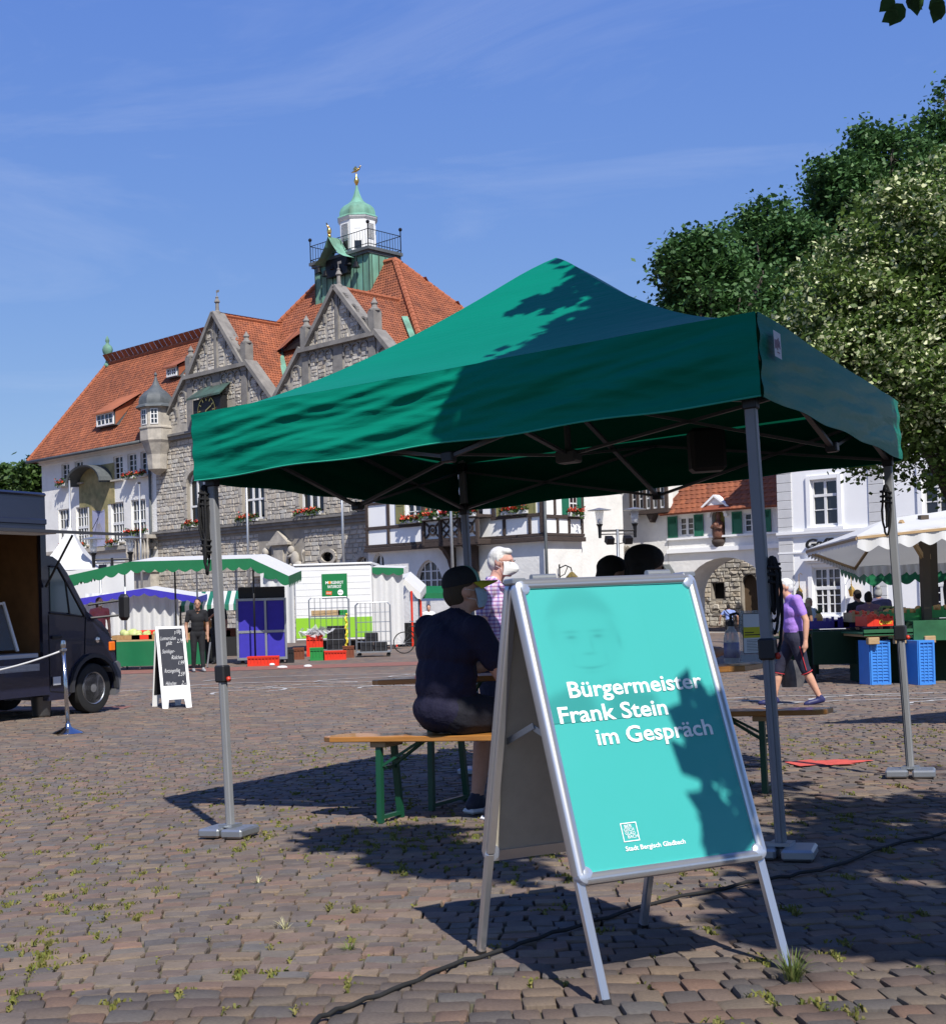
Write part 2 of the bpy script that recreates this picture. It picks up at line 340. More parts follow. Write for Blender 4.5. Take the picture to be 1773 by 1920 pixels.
for s in stones:
    xc, yc, wd, h, rz, y0 = s; z = gz(xc, yc)+g.uniform(-.004, .005)
    if id(s) in near:
        o = link('cobblestone', protos[g.randrange(12)], ground_o, (xc, yc, z)); o.scale = (wd, h, 1); o.rotation_euler = (g.uniform(-.03, .03)-.033, g.uniform(-.03, .03)-.028, rz+(PI if g.random() < .5 else 0))
    else:
        c_, s_ = math.cos(rz), math.sin(rz); ring = []
        q = [(-.5, -.5), (-.18, -.53), (.2, -.53), (.5, -.5), (.52, .1), (.5, .5), (.1, .52), (-.5, .5)] if y0 < 9 else [(-.5, -.5), (.5, -.5), (.5, .5), (-.5, .5)]
        q = [(a+g.uniform(-.06, .06), b+g.uniform(-.06, .06)) for a, b in q]; n = len(q); tx, ty = g.uniform(-.05, .05), g.uniform(-.05, .05)
        def pt(a, b, k, dz):
            X, Y = a*wd*k, b*h*k; X, Y = xc+c_*X-s_*Y, yc+s_*X+c_*Y
            return (X, Y, gz(X, Y)+z-gz(xc, yc)+dz+tx*a*wd+ty*b*h)
        vs = [pt(a, b, .93, 0) for a, b in q]+[pt(a, b, .97, -.006) for a, b in q]+[pt(a, b, .98, -.03) for a, b in q]
        fs = [tuple(range(n))]+[(k*n+i, (k+1)*n+i, (k+1)*n+(i+1) % n, k*n+(i+1) % n) for k in range(2) for i in range(n)]
        fs = [fs[0]]+[f[::-1] if False else f for f in fs[1:]]
        cb.add(vs, fs, 0, .02+.96*g.random())
kind(cb.obj('cobblestones', M['cobble'], ground_o), 'stuff')
# moss and grass in the joints
defm('moss', (.16, .16, .03), .9, ramp=[(.11, .12, .02), (.20, .18, .04), (.13, .16, .03), (.25, .21, .08), (.10, .14, .02)], trans=.2)
P = []; nrm = []
gm_ = np.random.default_rng(8); C_, U_, V_ = [], [], []
for (x, yc, h, r) in moss:
    n = int(8+60*r*r) if yc < 7 else int(4+14*r*r)
    for _ in range(n):
        px_, py_ = x+gm_.normal()*.007, yc+gm_.uniform(-.55, .55)*h*(.4+.8*r)
        if gm_.random() < .35: px_, py_ = x+gm_.uniform(-.05, .05), yc+h*.5+gm_.normal()*.007
        hh = gm_.uniform(.0025, .006)*(1+1.0*r*r); a = gm_.uniform(0, 2*PI); wd = gm_.uniform(.002, .0045)*(1 if yc < 7 else 1.7)
        C_.append((px_, py_, gz(px_, py_)-.006+hh)); U_.append((math.cos(a)*wd, math.sin(a)*wd, 0)); V_.append((gm_.normal()*.004, gm_.normal()*.004, hh))
me = quads_mesh('joint_moss', np.array(C_), np.array(U_), np.array(V_), gm_.random(len(C_)), M['moss'], False)
o = link('joint_moss', me, None); o['label'] = 'yellow green moss and grass growing in the paving joints'; o['category'] = 'moss'; kind(o, 'stuff')
def tuft(x, y, n, hgt, spread, label, m, seed):
    q = random.Random(seed); mb = MB()
    for _ in range(n):
        a = q.uniform(0, 2*PI); r0 = q.uniform(0, .25)*spread; L = hgt*q.uniform(.45, 1.1); le = q.uniform(.1, .9)*spread; bx, by = math.cos(a)*r0, math.sin(a)*r0; w_ = q.uniform(.0012, .0028); t = (-math.sin(a)*w_, math.cos(a)*w_)
        pts = [(bx+math.cos(a)*le*k*k, by+math.sin(a)*le*k*k, L*k*(1-.25*k*le/spread)) for k in (0, .4, .75, 1)]
        vs = []
        for i, p in enumerate(pts): k = (1, .9, .6, .1)[i]; vs += [(p[0]-t[0]*k, p[1]-t[1]*k, p[2]), (p[0]+t[0]*k, p[1]+t[1]*k, p[2])]
        mb.add(vs, [(0, 1, 3, 2), (2, 3, 5, 4), (4, 5, 7, 6)], 0, q.random())
    return tag(mb.obj('grass_tuft', m, None, loc=onground(x, y)-Vector((0, 0, .01))), label, 'grass')
defm('straw', (.5, .46, .25), .8, ramp=[(.42, .40, .18), (.6, .56, .36)], trans=.2)
defm('grass', (.09, .15, .03), .7, ramp=[(.07, .13, .02), (.14, .18, .04), (.20, .20, .06), (.09, .16, .03)], trans=.25)
p = ground(1487, 1838); tuft(p.x, p.y, 90, .095, .085, 'long green grass tuft growing at the right leg of the poster stand', M['grass'], 1)
p = ground(536, 1742); tuft(p.x, p.y, 26, .05, .05, 'pale straw tuft standing alone in the sunny paving', M['straw'], 2)
p = ground(484, 1655); tuft(p.x, p.y, 30, .035, .06, 'small bleached grass tuft between cobbles beyond the pale straw tuft', M['straw'], 3)
p = ground(655, 1782); tuft(p.x, p.y, 50, .04, .05, 'short mossy clump beside the dark bluish cobble', M['grass'], 4)
# bands and lines laid in the paving
defm('red_brick', (.24, .10, .075), .9, (.19, .085, .065), 4, var=.2)
defm('pale_stone', (.40, .39, .37), .9, var=.25, scale=8)
def ribbon(name, pts, wd, m, dz=.007):
    mb = MB(); n = len(pts); vs = []
    for i, p in enumerate(pts):
        a, b = pts[max(i-1, 0)], pts[min(i+1, n-1)]; d = Vector((b[0]-a[0], b[1]-a[1], 0)).normalized(); s = Vector((-d.y, d.x, 0))*wd/2
        for k in (-1, 1): X, Y = p[0]+s.x*k, p[1]+s.y*k; vs.append((X, Y, gz(X, Y)+dz))
    mb.add(vs, [(2*i, 2*i+2, 2*i+3, 2*i+1) for i in range(n-1)]); return kind(mb.obj(name, m), 'structure')
ribbon('paving_band', [(-16+i, 33.6+.05*i) for i in range(0, 34)], 2.0, M['red_brick'])
ribbon('paving_band', [(-14+i*.8, 21.4-.04*i) for i in range(0, 14)], .75, M['red_brick'])
k = 0
for (cx, cy, r, a0, a1) in [(-1.9, 26.4, 1.5, .2, 3.3), (.3, 25.4, 1.6, -.4, 2.9), (-.6, 24.2, 1.5, -.3, 3.4), (2.1, 24.6, 1.5, 0, 3.2), (-3.2, 25, 1.4, -.6, 2.6), (1.2, 27.2, 1.5, 0, 3.1), (-.9, 28.5, 1.8, .1, 3.0), (2.9, 28.3, 1.6, .2, 3.1),
                            (6.2, 18.2, 1.2, .3, 3.3), (8.0, 18.0, 1.3, .2, 3.0), (7.0, 16.9, 1.25, .1, 3.3), (4.6, 17.6, 1.1, 0, 3.2), (8.6, 16.6, 1.2, .2, 3.2)]:
    ribbon('paving_line', [(cx+r*1.35*math.cos(a0+(a1-a0)*i/24), cy+r*.8*math.sin(a0+(a1-a0)*i/24)+.05*math.sin(i*2.1)) for i in range(25)], .075, M['pale_stone'])
defm('red_paint', (.62, .09, .06), .8, (.5, .08, .055), 12, var=.2)
mb = MB(); pc = ground(1558, 1432); q = random.Random(6); n = 26
ring = [(pc.x+(.25*math.cos(2*PI*i/n)+.0)*q.uniform(.6, 1.2), pc.y+.16*math.sin(2*PI*i/n)*q.uniform(.65, 1.2)) for i in range(n)]
mb.add([(x, y, gz(x, y)+.009) for x, y in ring], [tuple(range(n))]); p2 = [ground(a, b) for a, b in ((1470, 1432), (1520, 1427), (1548, 1436), (1500, 1440))]
mb.add([(p.x, p.y, p.z+.011) for p in p2][::-1], [(0, 1, 2, 3)])
tag(mb.obj('paint_patch', M['red_paint']), 'splash of red paint on the sunlit cobbles by the right tent pole', 'paint mark')
# cable across the cobbles
cp = [ground(*a) for a in ((560, 1960), (600, 1915), (660, 1893), (760, 1855), (850, 1815), (935, 1792), (1010, 1765), (1110, 1735), (1230, 1698), (1400, 1662), (1480, 1648), (1560, 1632), (1660, 1592), (1770, 1568), (1900, 1530))]
pts = []
for i in range(len(cp)-1):
    for t in (0, .25, .5, .75): pts.append(cp[i].lerp(cp[i+1], t)+Vector((0, 0, .012+.004*math.sin(i*3+t*9))))
tag(MB().tube(pts, .0068, 8).obj('power_cable', M['rubber'], smooth=True), 'black power cable running across the cobbles under the poster stand', 'cable')
# ================================================================ building helpers (local frame: x along the facade, -y outward, z absolute height)
LZ = (0, 0, .72)
def wall(mb, x0, x1, z0, z1, holes=(), y=0., dep=.3, mi=0, rmi=None):
    rmi = mi if rmi is None else rmi
    X = sorted(set([x0, x1]+[v for h in holes for v in (h[0], h[1])])); Z = sorted(set([z0, z1]+[v for h in holes for v in (h[2], h[3])]))
    for i in range(len(X)-1):
        for j in range(len(Z)-1):
            cx, cz = (X[i]+X[i+1])/2, (Z[j]+Z[j+1])/2
            if any(h[0] < cx < h[1] and h[2] < cz < h[3] for h in holes): continue
            mb.add([(X[i], y, Z[j]), (X[i+1], y, Z[j]), (X[i+1], y, Z[j+1]), (X[i], y, Z[j+1])], [(0, 1, 2, 3)], mi)
    for a, b, c, d in [h[:4] for h in holes]:
        q = [(a, c), (b, c), (b, d), (a, d)]
        for k in range(4):
            p, r = q[k], q[(k+1) % 4]; mb.add([(p[0], y, p[1]), (r[0], y, r[1]), (r[0], y+dep, r[1]), (p[0], y+dep, p[1])], [(3, 2, 1, 0)], rmi)
    return mb
def arc(xc, zs, rx, rz, n=14, a0=0, a1=PI): return [(xc+rx*math.cos(a0+(a1-a0)*i/n), zs+rz*math.sin(a0+(a1-a0)*i/n)) for i in range(n+1)]
def archfill(mb, xc, w, zs, zt, y=0., dep=.3, mi=0, pointed=False):
    pts = arc(xc, zs, w/2, zt-zs)
    if pointed: pts = [(xc+w/2*math.cos(a)*(1 if True else 0), zs+(zt-zs)*(1-abs(math.cos(a))**1.7)**.62) for a in [PI*i/14 for i in range(15)]]
    for i in range(14):
        (xa, za), (xb, zb) = pts[i], pts[i+1]
        mb.add([(xa, y, za), (xa, y, zt), (xb, y, zt), (xb, y, zb)], [(0, 1, 2, 3)], mi)
        mb.add([(xa, y, za), (xb, y, zb), (xb, y+dep, zb), (xa, y+dep, za)], [(0, 1, 2, 3)], mi)
    return pts
def ring(mb, pts, y, wd, dp, mi=0):
    for i in range(len(pts)-1): mb.bar((pts[i][0], y, pts[i][1]), (pts[i+1][0], y, pts[i+1][1]), dp, wd, mi, up=(0, 0, 1) if False else (pts[i][0]-sum(p[0] for p in pts)/len(pts)+1e-3, 0, pts[i][1]-min(p[1] for p in pts)+.2))
def window(par, xc, z0, w, h, cols=2, rows=3, y=.16, fw=.07, mw=.035, m='white_paint', gl='glass', panes=False, transom=None, sill=None, arch=0, loc=LZ, center=.09):
    mb = MB(); x0, x1, z1 = xc-w/2, xc+w/2, z0+h
    mb.b2(x0, x0+fw, y-.05, y+.03, z0, z1); mb.b2(x1-fw, x1, y-.05, y+.03, z0, z1); mb.b2(x0+fw, x1-fw, y-.05, y+.03, z0, z0+fw)
    if not arch: mb.b2(x0+fw, x1-fw, y-.05, y+.03, z1-fw, z1)
    else:
        pp = arc(xc, z1-arch, w/2-fw/2, arch-fw/2); ring(mb, pp, y-.01, fw, .08)
    iw = w-2*fw; ih = h-2*fw; zz = []
    for c in range(1, cols):
        x = x0+fw+iw*c/cols; k = center if cols % 2 == 0 and c == cols//2 else mw
        top = z1-fw if not arch else z1-arch+arch*math.sqrt(max(0, 1-((x-xc)/(w/2))**2))-fw/2
        mb.b2(x-k/2, x+k/2, y-.045, y+.01, z0+fw, top)
    zr = [z0+fw+ih*r/rows for r in range(1, rows)]
    for z in zr:
        hw = w/2-fw if not arch or z < z1-arch else (w/2)*math.sqrt(max(0, 1-((z-z1+arch)/arch)**2))-fw
        mb.b2(xc-hw, xc+hw, y-.035, y+.008, z-mw/2, z+mw/2)
    if transom: mb.b2(x0+fw, x1-fw, y-.06, y+.012, z0+h*transom-.05, z0+h*transom+.05)
    o = mb.obj('window', M[m], par, loc=loc)
    if sill: o2 = MB().b2(x0-.1, x1+.1, y-.35, y-.02, z0-.1, z0-.003).obj('window_sill', M[sill], o)
    if panes:
        for c in range(cols):
            for r in range(rows):
                a, b = x0+fw+iw*c/cols, x0+fw+iw*(c+1)/cols; c0, d0 = z0+fw+ih*r/rows, z0+fw+ih*(r+1)/rows
                MB().add([(a, y, c0), (b, y, c0), (b, y, d0), (a, y, d0)], [(0, 1, 2, 3)]).obj('pane', M[gl], o)
    else:
        zt = z1-arch if arch else z1; mg = MB().add([(x0, y, z0), (x1, y, z0), (x1, y, zt), (x0, y, zt)], [(0, 1, 2, 3)])
        if arch: pp = arc(xc, z1-arch, w/2, arch); mg.add([(a, y, b) for a, b in pp], [tuple(range(len(pp)))])
        mg.obj('pane', M[gl], o)
    return o
def stone_geo(x0, x1, z0, z1, g, y, out=.05, j=.03):
    w_, h_ = x1-x0, z1-z0; q = [(x0, z0), ((x0+x1)/2, z0), (x1, z0), (x1, z1), ((x0+x1)/2, z1), (x0, z1)]
    q = [(a+g.uniform(-j, j), b+g.uniform(-j, j)*.7) for a, b in q]; cx, cz = (x0+x1)/2, (z0+z1)/2; o = g.uniform(.4, 1.3)*out
    vs = [(a, y+.03, b) for a, b in q]+[(cx+(a-cx)*.84, y-o*g.uniform(.5, 1.2), cz+(b-cz)*.78) for a, b in q]
    return vs, [(6, 7, 8, 9, 10, 11)]+[(i, (i+1) % 6, (i+1) % 6+6, i+6) for i in range(6)]
def rubble(xl, xr, z0, z1, holes, g, hmin=.14, hmax=.30, wmin=.2, wmax=.6, y=0., out=.036, gap=.016):
    S = []; z = z0
    while z < z1-.05:
        h = min(g.uniform(hmin, hmax), z1-z); zc = z+h/2; a, b = xl(zc), xr(zc); iv = [(a, b)]
        for H in holes:
            if H[2] < z+h-.03 and H[3] > z+.03:
                nv = []
                for p, r in iv:
                    if H[1] <= p or H[0] >= r: nv.append((p, r)); continue
                    if H[0] > p: nv.append((p, H[0]))
                    if H[1] < r: nv.append((H[1], r))
                iv = nv
        for p, r in iv:
            x = p
            while x < r-.06:
                w_ = min(g.uniform(wmin, wmax), r-x)
                if r-x-w_ < .12: w_ = r-x
                S.append((x+gap/2, x+w_-gap/2, z+gap/2, z+h-gap/2)); x += w_
        z += h
    return [(s, stone_geo(*s, g, y, out)) for s in S]
def put_stones(S, par, m, g, nparts=0, key=None, loc=LZ, name='stone'):
    if nparts:
        S.sort(key=key)
        for s, (vs, fs) in S[:nparts]:
            c = ((s[0]+s[1])/2, 0, (s[2]+s[3])/2); MB().add([(v[0]-c[0], v[1], v[2]-c[2]) for v in vs], fs).obj(name, m, par, loc=(c[0]+loc[0], loc[1], c[2]+loc[2]) if par.type == 'EMPTY' else c)
    mb = MB()
    for s, (vs, fs) in S[nparts:]: mb.add(vs, fs, 0, .02+.96*g.random())
    if mb.f: kind(mb.obj(name+'s', m, par, loc=loc if par.type == 'EMPTY' else None), 'stuff')
def inpoly(x, y, P):
    c = False; j = len(P)-1
    for i in range(len(P)):
        if (P[i][1] > y) != (P[j][1] > y) and x < (P[j][0]-P[i][0])*(y-P[i][1])/(P[j][1]-P[i][1])+P[i][0]: c = not c
        j = i
    return c
def tiled(par, poly, g, tw=.18, th=.255, loc=LZ, nparts=0, base='tile_base', name='roof', m='tile', skip=None):
    """a roof plane from a planar 3-D polygon (first edge = eave), with its tiles"""
    P = [Vector(p) for p in poly]; ex = (P[1]-P[0]).normalized(); n = None
    for k in range(2, len(P)):
        n = ex.cross(P[k]-P[0])
        if n.length > 1e-3: break
    n.normalize()
    if n.z < 0: n = -n
    up = n.cross(ex).normalized()
    if up.z < 0: up = -up
    f2 = [((p-P[0]).dot(ex), (p-P[0]).dot(up)) for p in P]
    th_ = .12; bm_ = MB(); nn = len(P); bm_.add([p for p in P]+[p-n*th_ for p in P], [tuple(range(nn)), tuple(range(2*nn-1, nn-1, -1))]+[(i, i+nn, (i+1) % nn+nn, (i+1) % nn) for i in range(nn)])
    o = bm_.obj(name, M[base], par, loc=loc if par.type == 'EMPTY' else None)
    x0, x1 = min(a for a, b in f2), max(a for a, b in f2); y1 = max(b for a, b in f2); mb = MB(); cnt = 0; r = 0; v = -.06; cand = []
    while v < y1:
        u = x0-tw*(r % 2)*.5
        while u < x1:
            if inpoly(u+tw/2, min(max(v+th*.55, .02), y1-.02), f2) and not (skip and skip(u, v)): cand.append((u, v))
            u += tw
        v += th*.8; r += 1
    step = max(1, len(cand)//nparts) if nparts else 0
    for (u, v) in cand:
        j = g.uniform(-.008, .008); l = .026+g.uniform(0, .008); a = P[0]+ex*u+up*v; w2 = tw*.97
        vs = [a+n*l, a+ex*w2*.5+n*(l+.022), a+ex*w2+n*l, a+ex*w2+up*th+n*.008, a+ex*w2*.5+up*th+n*.02, a+up*th+n*.008, a-n*.01, a+ex*w2-n*.01]
        fs = [(0, 1, 4, 5), (1, 2, 3, 4), (6, 7, 2, 1, 0)]
        if nparts and cnt < nparts:
            MB().add([q-a for q in vs], fs).obj('tile', M[m], o, loc=a); cnt += 1
        else: mb.add(vs, fs, 0, .02+.96*g.random())
    kind(mb.obj('tiles', M[m], o), 'stuff'); return o
def ridge_tiles(par, a, b, r=.13, m='ridge', loc=LZ):
    a, b = Vector(a), Vector(b); n = max(2, int((b-a).length/.38)); mb = MB()
    for i in range(n):
        p, q = a.lerp(b, i/n), a.lerp(b, (i+1.12)/n); mb.tube([p, q], [r*1.12, r*.92], 7)
    return mb.obj('ridge_tiles', M[m], par, loc=loc)
def flower_box(par_loc, rz, L, label, seed, group='geranium boxes on the house windows', dens=1.):
    o = thing('flower_box', label, 'flower box', par_loc, rz, group); q = np.random.default_rng(seed)
    MB().box((0, 0, .09), (L, .18, .17), b=.015).obj('planter', M['plaster_grey'], o)
    n = int(150*L*dens); P = np.stack([q.uniform(-L/2-.05, L/2+.05, n), q.normal(0, .09, n)-.05, .16+np.abs(q.normal(0, .10, n))], 1); P[:, 2] -= np.maximum(0, -P[:, 1]-.08)*1.2
    u, v = leaf_quads(P, .085, seed=seed); link('leaves', quads_mesh('leaves', P, u, v, q.random(n), M['foliage']), o)
    n = int(110*L*dens); cl = q.uniform(-L/2, L/2, int(7*L)+2); P = np.stack([cl[q.integers(0, len(cl), n)]+q.normal(0, .06, n), q.normal(0, .07, n)-.08, .2+np.abs(q.normal(0, .09, n))], 1)
    u, v = leaf_quads(P, .07, asp=1.0, seed=seed+1); link('blossoms', quads_mesh('blossoms', P, u, v, q.random(n), M['flower']), o)
    return o
class Frame:
    def __init__(s, O, ang): s.O = Vector(O); s.a = ang; s.ex = Vector((math.cos(ang), math.sin(ang), 0)); s.ey = Vector((-math.sin(ang), math.cos(ang), 0))
    def w(s, x, y, z): return Vector((s.O.x, s.O.y, 0))+s.ex*x+s.ey*y+Vector((0, 0, z))
# ================================================================ town hall
TH = Frame((1.7, 60, -.72), math.atan2(-.722, .692)); g = random.Random(11)
th = thing('town_hall', 'old stone town hall with red tiled roof, two stepped gables and copper roof lantern', 'town hall', TH.O, TH.a)
# white wing
lo = [(-27.5, 4.75, 1.35, 2.3), (-25.55, 4.75, 1.3, 2.3), (-21.8, 4.75, 1.3, 2.3), (-19.7, 4.75, 1.4, 2.3)]
hi = [(-27.25, 8.5, .9, 1.3), (-25.75, 8.5, .9, 1.3), (-21.6, 8.35, .95, 1.35), (-20.2, 8.35, .9, 1.35), (-18.9, 8.35, .9, 1.35)]
H = [(a-c/2, a+c/2, b, b+d) for a, b, c, d in lo+hi]
mb = MB(); wall(mb, -30, -17.9, -.72, 10.3, H, dep=.28)
mb.add([(-30, 0, -.72), (-30, 8, -.72), (-30, 8, 10.3), (-30, 0, 10.3)], [(0, 3, 2, 1)]); mb.b2(-29.9, -18, .45, .5, -.7, 10.2)
mb.prism([(-30.002, 10.3), (-29.9, 10.3), (-29.9, 10.1)], 0, 8); mb.add([(-30, 0, 10.3), (-30, 8, 10.3), (-28.9, 4, 15)], [(0, 2, 1)])
mb.obj('wall', M['plaster'], th, loc=LZ)
for a, b, c, d in lo: window(th, a, b, c, d, 4, 4, transom=.46, sill='trim', gl='glass')
for a, b, c, d in hi: window(th, a, b, c, d, 2, 4, sill='trim', gl='glass_dark')
MB().b2(-30.15, -17.95, -.28, -.003, 4.3, 4.52).b2(-30.1, -17.95, -.18, -.003, 4.18, 4.3).obj('string_course', M['trim'], th, loc=LZ)
MB().b2(-30.05, -17.95, -.16, -.003, 9.92, 10.12).b2(-30.1, -17.95, -.3, -.003, 10.12, 10.24).obj('cornice', M['plaster'], th, loc=LZ)
E_ = 10.15
tiled(th, [(-30.5, -.65, E_), (-17.4, -.65, E_), (-17.4, 4, 16.4), (-28.4, 4, 16.4)], g)
tiled(th, [(-30.5, 8.65, E_), (-30.5, -.65, E_), (-28.4, 4, 16.4)], g)
tiled(th, [(-17.4, 8.65, E_), (-30.5, 8.65, E_), (-28.4, 4, 16.4), (-17.4, 4, 16.4)], g, tw=.5, th=.7)
ridge_tiles(th, (-28.5, 4, 16.45), (-13, 4, 16.45)); ridge_tiles(th, (-30.5, -.65, E_+.06), (-28.4, 4, 16.45))
MB().tube([(-30.6, -.72, E_-.02), (-17.9, -.72, E_-.02)], .09, 8).tube([(-18.35, -.12, E_), (-18.35, -.12, -.6)], .07, 8).obj('gutter', M['lead'], th, loc=LZ, smooth=True)
MB().lathe([(.24, 0), (.26, .2), (.16, .35), (.12, .6), (.2, .75), (.3, .95), (.34, 1.15), (.28, 1.35), (.12, 1.5), (.09, 1.6), (.14, 1.7), (.1, 1.85), (.03, 2.0), (.0, 2.05)], 14, (-28.4, 4, 16.2)).obj('roof_finial', M['copper'], th, smooth=True, loc=LZ)
def dormer(x, z, w_, h_, run):
    sl = (16.4-E_)/4.65; y = (z-E_)/sl-.65; mb = MB(); mb.b2(x-w_/2-.1, x+w_/2+.1, y-.28, y+1.2, z, z+h_+.1)
    o = mb.obj('dormer', M['lead'], th, loc=LZ); zt = z+h_+.12
    yb = (zt+run*.55-E_)/sl-.65
    MB().add([(x-w_/2-.25, y-.5, zt), (x+w_/2+.25, y-.5, zt), (x+w_/2+.45, yb, zt+run*.55), (x-w_/2-.2, yb, zt+run*.55), (x-w_/2-.25, y-.5, zt-.1), (x+w_/2+.25, y-.5, zt-.1)], [(0, 1, 2, 3), (4, 5, 1, 0)]).obj('dormer_roof', M['tile'], o)
    for s in (-1, 1): MB().add([(x+s*(w_/2+.12), y-.28, z), (x+s*(w_/2+.12), y-.28, zt), (x+s*(w_/2+.12), yb, zt+run*.5)], [(0, 1, 2)]).obj('dormer_cheek', M['tile'], o)
    window(o, x, z+.06, w_, h_, 4, 2, y=y-.32, loc=None, fw=.09)
dormer(-22.9, 11.55, 1.75, .72, 2.2); dormer(-18.75, 14.0, .95, .5, 1.5)
# mural with sundial under a curved copper hood
MB().b2(-25.75, -22.0, -.03, -.004, 7.0, 9.35).b2(-24.7, -22.75, -.028, -.004, 4.55, 7.0).obj('mural', mat('fresco', (.36, .29, .14), .9, (.20, .19, .09), 1.1, var=.3), th, loc=LZ)
mb = MB(); n = 14
pp = arc(-24.0, 8.35, 1.85, 1.05); mb.add([(a, -.02, b) for a, b in pp]+[(a, -.95, b-.05) for a, b in pp]+[(-24+(a+24)*.94, -.9, b-.14) for a, b in pp]+[(-24+(a+24)*.94, -.02, b-.1) for a, b in pp], [(i, i+1, i+1+15, i+15) for i in range(14)]+[(15+i, 16+i, 31+i, 30+i) for i in range(14)]+[(30+i, 31+i, 46+i, 45+i) for i in range(14)])
mb.obj('hood', M['lead'], th, loc=LZ)
mb = MB(); mb.b2(-24.35, -23.05, -.045, -.032, 4.6, 6.6); mb.add([(-24.35, -.045, 6.6), (-23.05, -.045, 6.6), (-23.05, -.045, 6.75), (-23.7, -.045, 6.5), (-24.35, -.045, 6.75)], [(0, 1, 2, 3, 4)]); sd = mb.obj('sundial', mat('sundial_blue', (.28, .30, .46), .9, (.36, .36, .48), 2), th, loc=LZ)
MB().bar((-23.7, -.05, 6.3), (-23.75, -.45, 5.6), .03).obj('gnomon', M['metal_black'], sd)
for i in range(7): a = -.9+i*.3; MB().bar((-23.7+.15*math.sin(a), -.05, 6.2-.3*math.cos(a)), (-23.7+.6*math.sin(a), -.05, 6.2-1.4*math.cos(a)), .02, .01).obj('hour_line', M['trim_dark'], sd)
# stone main block
wins = [(-14.12, 5.25, 1.9, 3.0), (-9.5, 5.25, 1.75, 3.0), (-5.1, 5.25, 1.75, 3.0), (-.95, 5.25, 1.6, 3.0)]
low = [(-1.6, 1.0, .95, 2.05), (-.33, 1.0, .72, 2.05)]
H = [(a-c/2, a+c/2, b, b+d) for a, b, c, d in wins+low]+[(-4.55, -3.5, 2.8, 3.45)]
mb = MB(); wall(mb, -17.9, .15, -.72, 10.4, H, dep=.4)
for a, b, c, d in wins: archfill(mb, a, c, b+d-.85, b+d, dep=.4)
for a, b, c, d in low: archfill(mb, a, c, b+d-.45, b+d, dep=.4)
mb.b2(-17.8, .1, .9, 1.0, -.7, 10.3); mb.add([(.15, 0, -.72), (.15, 8, -.72), (.15, 8, 10.4), (.15, 0, 10.4)], [(0, 1, 2, 3)])
sw = mb.obj('stone_wall', M['mortar'], th, loc=LZ)
Hs = [(a-c/2-.12, a+c/2+.12, b-.1, b+d-.5) for a, b, c, d in wins]+[(a-c/2+.1, a+c/2-.1, b+d-.5, b+d) for a, b, c, d in wins]+[(a-c/2-.1, a+c/2+.1, b, b+d+.1) for a, b, c, d in low]+[(-4.65, -3.4, 2.7, 3.55), (-9.2, -5.7, 2.3, 4.6), (-18, .15, 4.55, 5.05)]
S = rubble(lambda z: -17.9, lambda z: .12, -.7, 10.0, Hs, g)
vis = lambda t: 0 if (5.1 < t[0][2] < 9.2-(t[0][0]+17)*.22 or 2.4 < t[0][2] < 4.5) else 1
put_stones(S, sw, M['stone'], g, 300, key=lambda t: (vis(t), -(t[0][1]-t[0][0])*(t[0][3]-t[0][2])*(1+.03*t[0][0])))
for i, (a, b, c, d) in enumerate(wins):
    window(th, a, b, c, d, 3, 1, transom=.35, arch=.85, fw=.12, mw=.13, gl='glass_dark', sill='trim', y=.24)
    mb = MB(); ring(mb, arc(a, b+d-.85, c/2+.14, .85+.14), -.03, .28, .12)
    for s in (-1, 1):
        for k in range(5): mb.b2(a+s*(c/2+.02), a+s*(c/2+.02+(.26 if k % 2 else .16)), -.045, .1, b+.02+k*.43, b+.42+k*.43)
    mb.obj('window_surround', M['trim'], th, loc=LZ)
for a, b, c, d in low:
    window(th, a, b, c, d, 4, 4, arch=.45, gl='glass', y=.22); mb = MB(); q = arc(a, b+d-.45, c/2+.12, .57, 9)
    for i in range(9): mb.bar((q[i][0], -.05, q[i][1]), (q[i+1][0]*.97+q[i][0]*.03, -.05, q[i+1][1]*.97+q[i][1]*.03), .12, .3, up=(q[i][0]-a, 0, q[i][1]-b-d+.6))
    mb.obj('voussoirs', M['trim'], th, loc=LZ)
mb = MB(); q = arc(-4.02, 3.12, .52, .32, 20, 0, 2*PI); ring(mb, q, -.04, .16, .12); o = mb.obj('oval_surround', M['trim'], th, loc=LZ)
MB().add([(-4.6, .25, 2.7), (-3.4, .25, 2.7), (-3.4, .25, 3.6), (-4.6, .25, 3.6)], [(0, 1, 2, 3)]).b2(-4.06, -3.98, .2, .24, 2.8, 3.45, ).obj('oval_window', M['glass_dark'], th, loc=LZ)
MB().b2(-17.95, .2, -.28, -.003, 4.82, 4.98).b2(-17.95, .2, -.38, -.003, 4.98, 5.1).b2(-17.95, .2, -.16, -.003, 4.66, 4.82).obj('string_course', M['trim_dark'], th, loc=LZ)
MB().b2(-17.95, .2, -.22, -.003, 10.0, 10.2).b2(-17.95, .2, -.32, -.003, 10.2, 10.32).obj('cornice', M['trim_dark'], th, loc=LZ)
